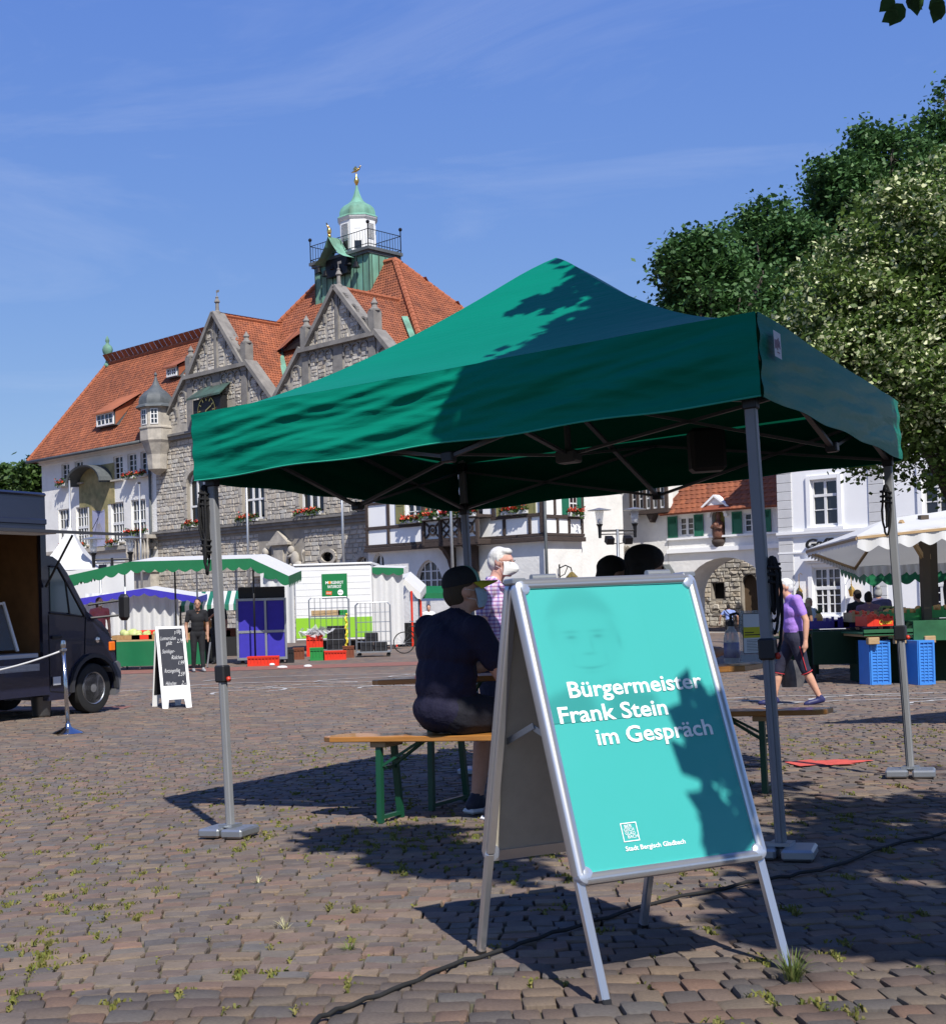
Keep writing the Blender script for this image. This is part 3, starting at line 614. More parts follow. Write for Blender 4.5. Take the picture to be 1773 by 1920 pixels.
# carved coat of arms with two lions over the entrance
mb = MB(); mb.b2(-9.4, -5.5, -.5, -.01, 2.35, 2.55).b2(-9.2, -5.7, -.35, -.01, 2.2, 2.35); mb.prism([(-8.15, 3.95), (-6.65, 3.95), (-7.4, 4.55)], -.3, -.06); mb.b2(-8.2, -6.6, -.36, -.06, 3.85, 3.97); mb.b2(-8.0, -6.8, -.16, -.06, 2.55, 3.85)
rel = mb.obj('entrance_relief', M['trim'], th, loc=LZ)
mb = MB(); mb.prism([(-7.75, 3.6), (-7.05, 3.6), (-7.05, 3.0), (-7.4, 2.7), (-7.75, 3.0)], -.26, -.15)
mb.obj('shield', M['trim'], rel)
for s in (-1, 1):
    mb = MB(); c = -7.4+s*1.25
    mb.ball((c, -.25, 3.1), (.28, .18, .4)).ball((c-s*.28, -.25, 3.55), (.2, .17, .22)).ball((c+s*.2, -.25, 2.78), (.3, .18, .24)).tube([(c-s*.15, -.28, 3.3), (c-s*.5, -.3, 3.2)], [.1, .07], 7).tube([(c-s*.1, -.28, 2.9), (c-s*.45, -.3, 2.75)], [.1, .07], 7).tube([(c+s*.4, -.25, 2.7), (c+s*.6, -.25, 3.0), (c+s*.5, -.25, 3.35), (c+s*.66, -.25, 3.5)], [.06, .05, .05, .08], 7).tube([(c+s*.05, -.3, 2.7), (c-s*.3, -.32, 2.6)], [.11, .08], 7)
    mb.obj('carved_lion', M['trim'], rel, smooth=True)
# balcony between wing and stone block
mb = MB(); mb.b2(-19.75, -17.6, -.95, -.02, 4.75, 4.95).b2(-19.75, -17.6, -.95, -.02, 3.45, 3.62).b2(-19.6, -17.75, -.8, -.02, 2.9, 3.45)
for i in range(8): mb.lathe([(.06, 0), (.06, .1), (.1, .35), (.06, .75), (.05, .9), (.07, 1.13)], 8, (-19.62+i*.28, -.86, 3.62))
mb.b2(-19.5, -17.85, -.6, -.02, -.6, 2.9); mb.obj('balcony', M['trim'], th, loc=LZ)
# corner oriel turret
tx, ty = -17.2, -.35; mb = MB()
mb.lathe([(.1, 8.2), (.55, 8.5), (.6, 9.3), (.85, 9.9), (.95, 10.05), (.95, 10.65), (1.0, 10.7), (1.0, 10.78), (.88, 10.83), (.88, 11.8), (1.0, 11.88)], 8, (tx, ty, 0), ph=PI/8)
tu = mb.obj('turret', M['trim'], th, loc=LZ)
MB().lathe([(1.16, 11.85), (1.13, 11.94), (.98, 12.04), (.99, 12.2), (.92, 12.45), (.7, 12.7), (.4, 12.92), (.22, 13.14), (.1, 13.42), (.05, 13.62), (.1, 13.7), (.06, 13.8), (.0, 13.88)], 8, (tx, ty, 0), ph=PI/8).obj('turret_roof', M['lead'], tu, smooth=30)
for k in range(3):
    a = -PI/2+(-1+k)*PI/4; cx, cy = tx+.82*math.cos(a), ty+.82*math.sin(a); mb = MB(); mb.box((cx, cy, 11.33), (.42, .06, .85), rz=a+PI/2); o = mb.obj('window', M['white_paint'], tu)
    mb = MB()
    for i in (-1, 1):
        for j in (-1, 0, 1): mb.box((cx+.035*math.cos(a)-i*.09*math.sin(a), cy+.035*math.sin(a)+i*.09*math.cos(a), 11.33+j*.26), (.13, .01, .21), rz=a+PI/2)
    mb.obj('pane', M['glass'], o)
# stepped gables
def gable(xc, base, apex):
    up = 13.2; hw = 2.2; lhw = 5.2
    mb = MB(); mb.prism([(xc-lhw, base), (xc+lhw, base), (xc+2.45, up+.1), (xc+2.2, up+.1), (xc, apex), (xc-2.2, up+.1), (xc-2.45, up+.1)], -.02, .4)
    o = mb.obj('gable', M['trim'], th, loc=LZ)
    mb = MB()
    for s in (-1, 1):
        mb.bar((xc+s*2.35, .1, up+.02), (xc+s*.0, .1, apex+.25), .75, .2, up=(0, -1, 0)) if False else None
        mb.bar((xc+s*2.3, .12, up+.05), (xc, .12, apex+.18), .8, .2)
        mb.bar((xc+s*(lhw+.1), .12, base+.02), (xc+s*2.55, .12, up+.15), .8, .2)
        mb.b2(xc+s*2.35-.2, xc+s*2.35+.2, -.16, .36, 12.9, 14.3); mb.lathe([(.28, 14.3), (.28, 14.38), (.16, 14.46), (.12, 14.58), (.17, 14.66), (.08, 14.82), (0, 14.95)], 8, (xc+s*2.35, .1, 0))
    mb.b2(xc-2.6, xc+2.6, -.3, .02, up-.1, up+.1); mb.b2(xc-.09, xc+.09, -.1, .0, up+.1, apex-.2); mb.b2(xc-.32, xc+.32, -.09, 0, 11.6, up-.1)
    for s in (-1, 1): mb.b2(xc+s*2.3-.22, xc+s*2.3+.22, -.1, 0, base, up-.1)
    mb.lathe([(.2, apex), (.17, apex+.25), (.1, apex+.32), (.09, apex+.7), (.16, apex+.76), (.12, apex+.86), (.07, apex+.95), (.09, apex+1.02), (.0, apex+1.1)], 8, (xc, .12, 0))
    mb.tube([(xc, .12, apex+1.05), (xc, .12, apex+1.35)], .018, 5); mb.box((xc+.07, .12, apex+1.32), (.24, .02, .12))
    mb.obj('gable_coping', M['trim_dark'], o)
    mb = MB(); S = []
    ar = [(-1.75, 13.35, .55, .75), (-1.12, 13.35, .55, 1.45), (-.45, 13.35, .5, 2.1), (.45, 13.35, .5, 2.1), (1.12, 13.35, .55, 1.45), (1.75, 13.35, .55, .75)]
    ar += [(-1.75, 11.0, .5, 2.0), (-1.2, 11.6, .5, 1.4), (-.65, 11.6, .5, 1.4), (.65, 11.6, .5, 1.4), (1.2, 11.6, .5, 1.4), (1.75, 11.0, .5, 2.0)]
    ar += [(-3.0, base+.5, .6, 1.7), (-3.85, base+.5, .6, .9), (3.0, base+.5, .6, 1.7), (3.85, base+.5, .6, .9)]
    for dx, z0, w_, h_ in ar:
        mb = MB(); ring(mb, [(xc+dx+w_/2, z0+h_-w_/2-.25)]+arc(xc+dx, z0+h_-w_/2, w_/2, w_/2, 8)+[(xc+dx-w_/2, z0+h_-w_/2-.25)], -.05, .09, .14); mb.obj('blind_arch', M['trim_dark'], o)
        S += rubble(lambda z: xc+dx-w_/2+.02, lambda z: xc+dx+w_/2-.02, z0, z0+h_-.12, [], g, .12, .24, .16, .4, y=-.02, out=.04)
    put_stones(S, o, M['stone'], g)
    # its own roof running back into the main roof
    for s in (-1, 1): tiled(th, [(xc+s*5.3, .3, base-.1), (xc+s*5.3, 7.5, base-.1), (xc, 7.5, apex+.05), (xc, .3, apex+.05)], g)
    ridge_tiles(th, (xc, .5, apex+.1), (xc, 6, apex+.1)); mb = MB(); mb.b2(xc+s*5.05, xc+s*5.25, .35, .5, base, base+.2) if False else None
    return o
ga = gable(-12.2, 10.35, 16.1); gb_ = gable(-2.9, 10.35, 15.7)
# clock with its little roof in the left gable
cl = MB().b2(-13.35, -11.05, -.75, -.3, 10.5, 11.75).obj('clock_housing', M['black'], th, loc=LZ)
MB().add([(-13.6, -1.0, 11.85), (-10.8, -1.0, 11.85), (-11.0, -.05, 12.5), (-13.4, -.05, 12.5), (-13.6, -1.0, 11.75), (-10.8, -1.0, 11.75)], [(0, 1, 2, 3), (4, 5, 1, 0), (4, 0, 3), (1, 5, 2)]).obj('clock_roof', M['copper_dark'], cl)
mb = MB()
for i in range(12): a = PI/2-i*PI/6; mb.bar((-12.2+.5*math.cos(a), -.77, 11.1+.5*math.sin(a)), (-12.2+.66*math.cos(a), -.77, 11.1+.66*math.sin(a)), .05, .02, up=(0, 1, 0))
q = arc(-12.2, 11.1, .72, .72, 24, 0, 2*PI); ring(mb, q, -.77, .03, .03); mb.bar((-12.2, -.8, 11.1), (-11.75, -.8, 11.3), .06, .02, up=(0, 1, 0)); mb.bar((-12.2, -.8, 11.1), (-12.3, -.8, 10.65), .08, .02, up=(0, 1, 0)); mb.obj('clock_dial', M['gold'], cl)
# main roof
B, T1, T2 = 10.3, (-10.4, 6, 18.55), (-4.85, 6, 18.5)
tiled(th, [(-17.6, .45, B), (2.8, .45, B), T2, T1], g); tiled(th, [(2.8, .45, B), (2.8, 12.3, B), T2], g); tiled(th, [(-17.6, 12.3, B), (-17.6, .45, B), T1], g, tw=.3, th=.45); tiled(th, [(2.8, 12.3, B), (-17.6, 12.3, B), T1, T2], g, tw=.5, th=.7)
for a, b in (((2.8, .45, B+.1), T2), ((2.8, 12.3, B+.1), T2), ((-17.6, .45, B+.1), T1), (T1, T2)): ridge_tiles(th, a, b, .16)
mb = MB(); mb.b2(.15, 2.6, .02, 12, 6.5, 10.3); mb.b2(-17.8, .1, 8.1, 12, -.7, 10.3); mb.obj('rear_wall', M['plaster'], th, loc=LZ)
sl = (18.5-B)/5.55
def onroof(x, z): return (x, (z-B)/sl+.45, z)
for xc in (-12.2, -2.9):
    k_ = (16.1 if xc < -5 else 15.7); a_ = onroof(xc+5.0, 10.85); b_ = onroof(xc+1.3, 14.5); MB().bar((a_[0], a_[1]-.1, a_[2]+.12), (b_[0], b_[1]-.1, b_[2]+.12), .3, .08).obj('valley_flashing', M['copper'], th, loc=LZ)
mb = MB(); c0 = onroof(-8.4, 14.3); n = 18
for i in range(n):
    a, b = i/n*2-1, (i+1)/n*2-1; f = lambda t: .62*math.cos(t*PI/2)**2
    mb.add([(c0[0]+a*2.2, c0[1]-.35, 14.25), (c0[0]+b*2.2, c0[1]-.35, 14.25), (c0[0]+b*2.2, c0[1]-.35, 14.25+f(b)), (c0[0]+a*2.2, c0[1]-.35, 14.25+f(a))], [(0, 1, 2, 3)], 0)
    mb.add([(c0[0]+a*2.3, c0[1]-.5, 14.3+f(a)), (c0[0]+b*2.3, c0[1]-.5, 14.3+f(b)), (c0[0]+b*2.3, c0[1]+1.0, 15.7+f(b)*.15), (c0[0]+a*2.3, c0[1]+1.0, 15.7+f(a)*.15)], [(0, 1, 2, 3)], 1, .3+.2*(i % 2))
mb.obj('eyebrow_dormer', [M['black'], M['tile']], th, loc=LZ)
# copper drum, platform and lantern on the ridge
dr = MB().b2(-9.75, -5.55, 4.9, 7.2, 15.5, 19.0).obj('roof_drum', M['copper'], th, loc=LZ)
mb = MB()
for i in range(10): mb.b2(-9.75+i*.46, -9.72+i*.46, 4.86, 4.9, 16.5, 19.0)
for i in range(5): mb.b2(-5.55, -5.51, 5.0+i*.5, 5.03+i*.5, 16.5, 19.0)
mb.obj('seam', M['copper_dark'], dr)
mb = MB(); mb.b2(-9.95, -5.4, 4.65, 7.2, 19.0, 19.16).b2(-9.85, -5.5, 4.75, 7.15, 18.85, 19.0); pl = mb.obj('platform', M['lead'], th, loc=LZ)
mb = MB(); rail = [(-9.88, 4.72), (-5.47, 4.72), (-5.47, 7.12), (-9.88, 7.12), (-9.88, 4.72)]
for i in range(4):
    (a, b), (c, d) = rail[i], rail[i+1]; n = int(math.hypot(c-a, d-b)/.2)
    for z in (19.3, 20.05): mb.tube([(a, b, z), (c, d, z)], .022, 5)
    for k in range(n): mb.tube([(a+(c-a)*k/n, b+(d-b)*k/n, 19.16), (a+(c-a)*k/n, b+(d-b)*k/n, 20.05)], .012, 4)
    mb.tube([(a, b, 19.16), (a, b, 20.3)], .03, 6); mb.ball((a, b, 20.4), .1, 8, 6)
mb.obj('railing', M['metal_black'], pl)
lx, ly = -7.45, 5.95; RR = 1.0
lan = MB().lathe([(RR, 19.16), (RR, 20.98), (RR*1.04, 21.0), (RR*1.1, 21.08), (RR*1.13, 21.16)], 8, (lx, ly, 0), ph=PI/8).obj('lantern', M['white_paint'], th, loc=LZ)
for k in range(8):
    a = k*PI/4; ap = RR*math.cos(PI/8); ux, uy = -math.sin(a), math.cos(a); mb = MB(); cx, cy = lx+ap*math.cos(a), ly+ap*math.sin(a)
    if k % 2 == 0:
        for i in range(12): mb.box((cx+.02*math.cos(a), cy+.02*math.sin(a), 20.0+i*.07), (.48, .05, .035), rz=a+PI/2, rx=.4)
        mb.obj('louvre', M['white_paint'], lan)
    else:
        for z, h_ in ((20.05, .45), (20.62, .3)): mb.box((cx, cy, z), (.34, .03, h_), rz=a+PI/2)
        mb.obj('panel', M['white_paint'], lan)
    MB().box((cx, cy, 19.65), (.38, .025, .5), rz=a+PI/2).obj('window', M['glass'], lan) if k in (5, 6, 7) else None
MB().lathe([(1.14, 21.15), (1.12, 21.2), (1.02, 21.28), (1.02, 21.45), (.94, 21.65), (.76, 21.84), (.52, 21.98), (.36, 22.12), (.25, 22.32), (.16, 22.55), (.09, 22.8), (.055, 23.0)], 8, (lx, ly, 0), ph=PI/8).obj('dome', M['copper'], lan, smooth=35)
mb = MB(); mb.lathe([(.05, 22.95), (.07, 23.05), (.13, 23.17), (.14, 23.27), (.08, 23.4), (.03, 23.5), (.02, 23.7), (.02, 23.85), (0, 23.9)], 10, (lx, ly, 0)); mb.tube([(lx-.36, ly, 23.76), (lx-.05, ly, 23.78), (lx+.22, ly, 23.82)], [.02, .08, .06], 6); mb.tube([(lx+.2, ly, 23.82), (lx+.34, ly, 23.96)], [.045, .03], 6); mb.add([(lx-.08, ly, 23.8), (lx+.14, ly, 23.83), (lx-.04, ly, 24.05), (lx-.26, ly, 23.92)], [(0, 1, 2, 3)]); mb.obj('weather_vane', M['gold'], lan, smooth=True)
mb = MB(); q = [(-8.85, 18.75), (-8.4, 19.0), (-8.0, 19.5), (-7.7, 20.0), (-7.4, 19.5), (-7.0, 19.0), (-6.55, 18.75)]
mb.add([(a, 4.0, b) for a, b in q]+[(a, 4.9, b+.02) for a, b in q], [(i, i+1, i+8, i+7) for i in range(6)]); mb.obj('bell_canopy', M['copper'], pl)
mb = MB()
for i in range(6): mb.lathe([(.0, 0), (.1, -.02), (.13, -.15), (.2, -.3), (.2, -.32)], 8, (-9.2+i*.58, 4.62, 18.75-.25*(i % 2))); mb.tube([(-9.2+i*.58, 4.62, 18.9), (-9.2+i*.58, 4.62, 18.5)], .02, 4)
mb.box((-7.7, 4.7, 18.5), (1.6, .3, .9)); mb.obj('bells', M['metal_black'], pl)
MB().ball((-7.7, 4.1, 20.3), (.12, .12, .22)).tube([(-7.7, 4.1, 20.4), (-7.85, 4.05, 20.75)], [.08, .03], 6).ball((-7.7, 4.1, 20.05), .1).obj('gilded_finial', M['gold'], pl, smooth=True)
# window boxes
for i, (x, z, L) in enumerate([(-14.6, 5.18, .75), (-13.6, 5.18, .6), (-9.7, 5.18, 1.6), (-5.1, 5.18, 1.7), (-.95, 5.18, 1.6)]):
    flower_box(TH.w(x, -.28, z-.03), TH.a, L, 'red geraniums under '+['the left half of the arched town hall window', 'the right half of the leftmost arched stone window', 'the second arched stone window from the left', 'the third arched stone window from the left', 'the stone window beside the half timbered house'][i], 20+i, 'geraniums under the stone windows')
for i, (x, z, L) in enumerate([(-27.25, 8.4, .9), (-20.2, 8.25, .9), (-18.9, 8.25, .9), (-27.2, 4.55, .9), (-25.4, 4.55, 1.2), (-21.9, 4.55, 1.1), (-20.1, 4.75, .7), (-18.7, 4.97, 1.9)]):
    flower_box(TH.w(x, -.3 if i < 7 else -.86, z-.02), TH.a, L, 'red flowers '+['below the leftmost upper window of the white wing', 'below the fourth upper window of the white wing', 'below the upper window nearest the drainpipe', 'low on the white wing at its far left', 'low on the white wing under the second lower window', 'low on the white wing right of the sundial', 'hanging left of the stone balcony', 'along the stone balcony of the white wing'][i], 40+i, 'geraniums on the white wing', .8)
# flag poles in front
def flagpole(x, y0, ztop, label):
    p = TH.w(x, y0, 0); p.z = gz(p.x, p.y); o = thing('flag_pole', label, 'flag pole', p, 0, 'flag poles before the town hall'); h_ = ztop-p.z
    MB().tube([(0, 0, 0), (0, 0, h_)], [.07, .05], 10).obj('pole', M['alu'], o, smooth=True); MB().lathe([(.06, 0), (.09, .03), (.09, .06), (.03, .1), (0, .11)], 10, (0, 0, h_)).obj('cap', M['black'], o, smooth=True); MB().lathe([(.16, 0), (.16, .05), (.08, .12)], 10).obj('base', M['galv'], o)
for x, y0, zt, l in ((-22.8, -2.5, 8.3, 'white flag pole before the sundial mural'), (-16.65, -2.0, 7.6, 'slim flag pole at the left corner of the stone facade'), (-7.6, -2.0, 8.6, 'flag pole before the carved coat of arms'), (.4, -3.2, 8.6, 'flag pole at the left end of the half timbered house'), (6.75, -3.2, 8.6, 'flag pole right of the timber balcony')): flagpole(x, y0, zt, l)
# ================================================================ half timbered house
ht = thing('half_timbered_house', 'white half timbered house with carved balcony and green shutters', 'house', TH.O, TH.a)
Y = -1.5; JY = Y-.14; g = random.Random(21)
mb = MB(); aw = (3.85, .9, 1.6, 1.75)
wall(mb, .2, 10.1, -.72, 3.2, [(aw[0]-aw[2]/2, aw[0]+aw[2]/2, aw[1], aw[1]+aw[3]), (.5, 1.2, 1.0, 3.05)], Y, .35); archfill(mb, aw[0], aw[2], aw[1]+.75, aw[1]+aw[3], Y, .35, pointed=True); archfill(mb, .85, .7, 2.65, 3.05, Y, .35)
mb.add([(10.1, Y, -.72), (10.1, .9, -.72), (10.1, .9, 3.2), (10.1, Y, 3.2)], [(0, 1, 2, 3)]); mb.add([(.2, Y, -.72), (.2, 0, -.72), (.2, 0, 3.2), (.2, Y, 3.2)], [(3, 2, 1, 0)]); mb.b2(.3, 10, -.9, -.8, -.7, 3.2); mb.obj('ground_floor_wall', M['plaster'], ht, loc=LZ)
window(ht, aw[0], aw[1], aw[2], aw[3], 4, 4, y=Y+.2, arch=1.0, gl='glass', fw=.1, mw=.05); window(ht, .85, 1.0, .7, 2.05, 2, 4, y=Y+.2, arch=.4, gl='glass')
Hw = [(2.78, 3.62, 4.3, 5.6), (4.85, 5.75, 4.3, 5.6), (6.2, 7.1, 4.3, 5.6), (8.45, 9.25, 4.25, 5.55)]
mb = MB(); wall(mb, .25, 10.22, 3.2, 6.5, Hw, JY, .25); mb.add([(10.22, JY, 3.2), (10.22, .9, 3.2), (10.22, .9, 6.5), (10.22, JY, 6.5)], [(0, 1, 2, 3)]); mb.b2(.3, 10.2, JY+.02, .8, 3.1, 3.2); mb.add([(.25, JY, 3.2), (.25, .2, 3.2), (.25, .2, 6.5), (.25, JY, 6.5)], [(3, 2, 1, 0)])
mb.b2(.4, 10, -.9, -.85, 3.3, 6.4); mb.obj('upper_wall', M['plaster_clean'], ht, loc=LZ)
def timber(x0, x1, z0, z1, d=.07): MB().b2(x0, x1, JY-d, JY-.002, z0, z1, b=.012).obj('timber_beam', M['timber'], ht, loc=LZ)
def timber_s(y0, y1, z0, z1, d=.07): MB().b2(10.222, 10.22+d, y0, y1, z0, z1, b=.012).obj('timber_beam', M['timber'], ht, loc=LZ)
timber(.2, 10.3, 3.12, 3.3, .12); timber(.2, 10.3, 3.32, 3.44, .06); timber(.2, 4.45, 4.1, 4.24); timber(7.55, 10.3, 4.1, 4.24); timber(.2, 10.3, 6.3, 6.5, .1)
for x in (.28, 1.62, 3.7, 8.15, 9.45): timber(x, x+.14, 3.45, 4.09)
for x in (.28, 1.62, 4.3, 7.6): timber(x, x+.16, 4.25, 6.29)
timber(10.06, 10.3, 3.45, 6.29, .1); timber(.29, 1.7, 5.2, 5.3, .05)
timber_s(JY, .9, 3.12, 3.3, .12); timber_s(JY, .9, 3.32, 3.44); timber_s(JY, .9, 4.02, 4.16)
for y in (JY+.75, JY+1.5, .72): timber_s(y, y+.12, 3.45, 4.01)
for y in (JY+.6, .74): timber_s(y, y+.12, 4.17, 6.29)
for a, b, c, d in Hw: window(ht, (a+b)/2, c, b-a, d-c, 2, 3, y=JY+.12, gl='glass', fw=.08)
def shutter(x0, x1, z0, z1, m, par=ht, y=None, louv=True):
    y = JY-.03 if y is None else y; mb = MB(); mb.b2(x0, x1, y-.03, y, z0, z1); o = mb.obj('shutter', M[m], par, loc=LZ); mb = MB(); zm = z0+(z1-z0)*.62
    for k in range(9 if louv else 0): mb.box(((x0+x1)/2, y-.04, zm+.05+k*(z1-zm-.1)/9), (x1-x0-.12, .04, .012), rx=.5)
    mb.b2(x0+.05, x1-.05, y-.045, y-.03, zm-.05, zm); mb.b2(x0, x0+.05, y-.045, y-.03, z0, z1); mb.b2(x1-.05, x1, y-.045, y-.03, z0, z1); mb.obj('shutter_frame', M[m], o)
shutter(2.2, 2.7, 4.27, 5.6, 'shutter_olive'); shutter(3.7, 4.2, 4.27, 5.6, 'shutter_olive'); shutter(7.85, 8.38, 4.22, 5.55, 'shutter_olive'); shutter(9.32, 9.85, 4.22, 5.55, 'shutter_olive')
# window with green shutters on the side face
mb = MB(); mb.b2(10.222, 10.26, -.05, .45, 4.2, 5.5); o = mb.obj('window', M['white_paint'], ht, loc=LZ)
for i in (0, 1):
    for j in range(3): MB().b2(10.262, 10.268, -.0+i*.23, .18+i*.23, 4.28+j*.4, 4.62+j*.4).obj('pane', M['glass'], o)
for y0 in (-.5, .5): MB().b2(10.225, 10.27, y0, y0+.42, 4.18, 5.5).obj('shutter', M['shutter_green'], ht, loc=LZ)
# balcony
bx0, bx1, by = 4.45, 7.55, JY-.85; mb = MB(); mb.b2(bx0, bx1, by, JY, 3.12, 3.34, b=.02).b2(bx0-.05, bx1+.05, by-.06, JY, 4.2, 4.34, b=.02).b2(bx0, bx1, by, by+.08, 3.34, 3.46)
for x in (bx0+.06, bx0+1.02, bx0+2.06, bx1-.08): mb.b2(x-.07, x+.07, by-.02, by+.1, 3.2, 5.6 if x in (bx0+.06, bx1-.08) else 4.2, b=.01)
bal = mb.obj('balcony', M['timber'], ht, loc=LZ)
MB().b2(bx0+.05, bx1-.05, by+.12, by+.14, 3.4, 4.2).b2(bx0+.07, bx0+.09, by+.15, JY, 3.4, 4.2).obj('balcony_panel', M['plaster_clean'], bal)
for k in range(3):
    cx = bx0+.55+k*1.0; mb = MB(); cz = 3.83
    if k == 1:
        for s in (-1, 1): mb.bar((cx-.44, by+.06, cz-s*.36), (cx+.44, by+.06, cz+s*.36), .05, .07); mb.bar((cx, by+.06, cz-s*.36), (cx-.44, by+.06, cz), .05, .05); mb.bar((cx, by+.06, cz-s*.36), (cx+.44, by+.06, cz), .05, .05)
    else:
        ring(mb, arc(cx, cz, .2, .2, 16, 0, 2*PI), by+.06, .07, .06); mb.ball((cx, by+.06, cz), (.09, .04, .09))
        for a in (.7, 2.44, 3.84, 5.58): mb.bar((cx+.22*math.cos(a), by+.06, cz+.22*math.sin(a)), (cx+.52*math.cos(a), by+.06, cz+.48*math.sin(a)), .05, .07)
    mb.obj('lattice', M['timber'], bal)
q = [(0, 3.12), (.85, 3.12), (.6, 2.95), (.3, 2.6), (.1, 2.1), (0, 1.6)]
for x in (5.35, 6.6): MB().add([(x-.12, JY-a+.1, b) for a, b in q]+[(x+.12, JY-a+.1, b) for a, b in q], [tuple(range(6)), tuple(range(11, 5, -1))]+[(i, i+6, (i+1) % 6+6, (i+1) % 6) for i in range(6)]).obj('bracket', M['timber'], ht, loc=LZ)
mb = MB(); mb.tube([(10.35, JY-.1, 6.3), (10.35, JY-.1, -.6)], .06, 8); mb.obj('drain_pipe', M['lead'], ht, loc=LZ, smooth=True)
tiled(ht, [(-.2, -2.1, 6.45), (10.9, -2.1, 6.45), (10.0, 1.0, 9.6), (.2, 1.0, 9.6)], g); tiled(ht, [(10.9, -2.1, 6.45), (10.9, 4, 6.45), (10.0, 1.0, 9.6)], g)
MB().b2(1, 10, .9, 4, -.7, 6.4).obj('rear_wall', M['plaster'], ht, loc=LZ)
for i, (x, L, y) in enumerate([(3.2, 1.1, JY-.15), (4.95, .8, by-.1), (6.05, .9, by-.1), (7.05, .9, by-.1), (8.85, 1.3, JY-.15)]):
    flower_box(TH.w(x, y, 4.24), TH.a, L, 'red geraniums '+['between the left olive shutters of the timbered house', 'at the left end of the timber balcony', 'in the middle of the timber balcony', 'at the right end of the timber balcony', 'between the right olive shutters of the timbered house'][i], 60+i, 'geraniums on the half timbered house')
flower_box(TH.w(10.36, .2, 4.1), TH.a+PI/2, .8, 'red geraniums under the window with dark green shutters', 66, 'geraniums on the half timbered house')
pl_ = TH.w(10.25, -.8, 1.6); o = thing('wall_lantern', 'hexagonal iron lantern hanging from a bracket on the timbered house', 'lantern', pl_, TH.a)
MB().tube([(0, 0, -.5), (0, 0, .6)], .03, 6).tube([(-.005, 0, .45), (.3, 0, .55), (.55, 0, .45), (.6, 0, .3)], .025, 6).tube([(-.005, 0, .1), (.25, 0, .2), (.4, 0, .48)], .018, 6).obj('bracket', M['metal_black'], o); MB().lathe([(.0, .3), (.08, .26), (.26, .08), (.26, -.02), (.14, -.28), (.03, -.32), (0, -.4)], 6, (.6, 0, 0)).obj('lantern_body', mat('amber_glass', (.20, .14, .03), .4, (.05, .04, .015), 9), o)
# ================================================================ plain rendered house, gatehouse, white house
WF = Frame((16.41, 50, -.72), R_(-47.29)); GY = 1.5
rh = thing('rendered_house', 'plain cream rendered house with band of windows between timbered house and gatehouse', 'house', WF.O, WF.a)
mb = MB(); lan_ = [(-8.2, 1.2, .42, 1.65), (-7.2, 1.2, .42, 1.62)]
wall(mb, -10.7, -6.12, -.72, 7, [(-9.9, -9.42, 4.83, 5.6)]+[(a-c/2, a+c/2, b, b+d) for a, b, c, d in lan_], GY, .3)
for a, b, c, d in lan_: archfill(mb, a, c, b+d-.5, b+d, GY, .3, pointed=True)
mb.b2(-10.6, -6.2, GY+.5, GY+1.5, -.7, 7); mb.add([(-10.7, GY, -.72), (-10.7, GY+6, -.72), (-10.7, GY+6, 7), (-10.7, GY, 7)], [(3, 2, 1, 0)]); mb.obj('wall', M['plaster'], rh, loc=LZ)
window(rh, -9.66, 4.83, .48, .77, 2, 4, y=GY+.2, gl='glass_dark', sill='plaster', fw=.03, center=.04)
for a, b, c, d in lan_:
    mb = MB(); q = [(a+(c/2+.1)*math.cos(t), b+d-.5+.62*(1-abs(math.cos(t))**1.7)**.62) for t in [PI*i/10 for i in range(11)]]; ring(mb, q, GY-.02, .18, .06); mb.b2(a-c/2-.18, a-c/2-.01, GY-.04, GY+.1, b, b+d-.45).b2(a+c/2+.01, a+c/2+.18, GY-.04, GY+.1, b, b+d-.45); mb.obj('stone_surround', M['stone'], rh, loc=LZ)
    MB().b2(a-c/2, a+c/2, GY+.29, GY+.3, b, b+d).obj('pane', M['glass_dark'], rh, loc=LZ)
mb = MB(); mb.b2(-7.65, -5.75, GY-.5, GY-.002, 4.32, 4.5).b2(-7.65, -5.75, GY-.5, GY-.002, 5.85, 6.1); mb.prism([(-6.9, 4.32), (-6.5, 4.32), (-6.7, 3.95)], GY-.4, GY-.01)
for i in range(6): x = -7.6+i*.35; mb.b2(x-.06, x+.06, GY-.48, GY-.36, 4.5, 5.85)
ori = mb.obj('oriel', M['timber'], rh, loc=LZ)
for i in range(5):
    x = -7.6+i*.35; mb = MB(); mb.b2(x+.07, x+.28, GY-.43, GY-.38, 4.52, 5.84); o = mb.obj('window', M['white_paint'], ori)
    for j in range(3): MB().b2(x+.12, x+.23, GY-.44, GY-.432, 4.6+j*.42, 4.95+j*.42).obj('pane', M['glass'], o)
MB().b2(-7.6, -5.8, GY-.3, GY-.01, 4.5, 5.85).obj('oriel_core', M['plaster'], ori)
MB().add([(-10.7, GY-.02, 2.75), (-8.95, GY-.02, 2.82), (-9.0, GY-1.5, 1.85), (-11.3, GY-1.5, 1.75), (-10.7, GY-.02, 2.63), (-8.95, GY-.02, 2.7), (-9.0, GY-1.5, 1.73), (-11.3, GY-1.5, 1.63)], [(3, 2, 1, 0), (4, 5, 6, 7), (2, 3, 7, 6), (1, 2, 6, 5), (3, 0, 4, 7)]).obj('porch_roof', M['lead'], rh, loc=LZ)
MB().b2(-11.1, -9.15, GY-1.3, GY-.01, -.7, 1.8).obj('porch', M['plaster'], rh, loc=LZ)
tiled(rh, [(-11, GY-.5, 7), (-5.6, GY-.5, 7), (-5.6, GY+3, 10), (-11, GY+3, 10)], g)
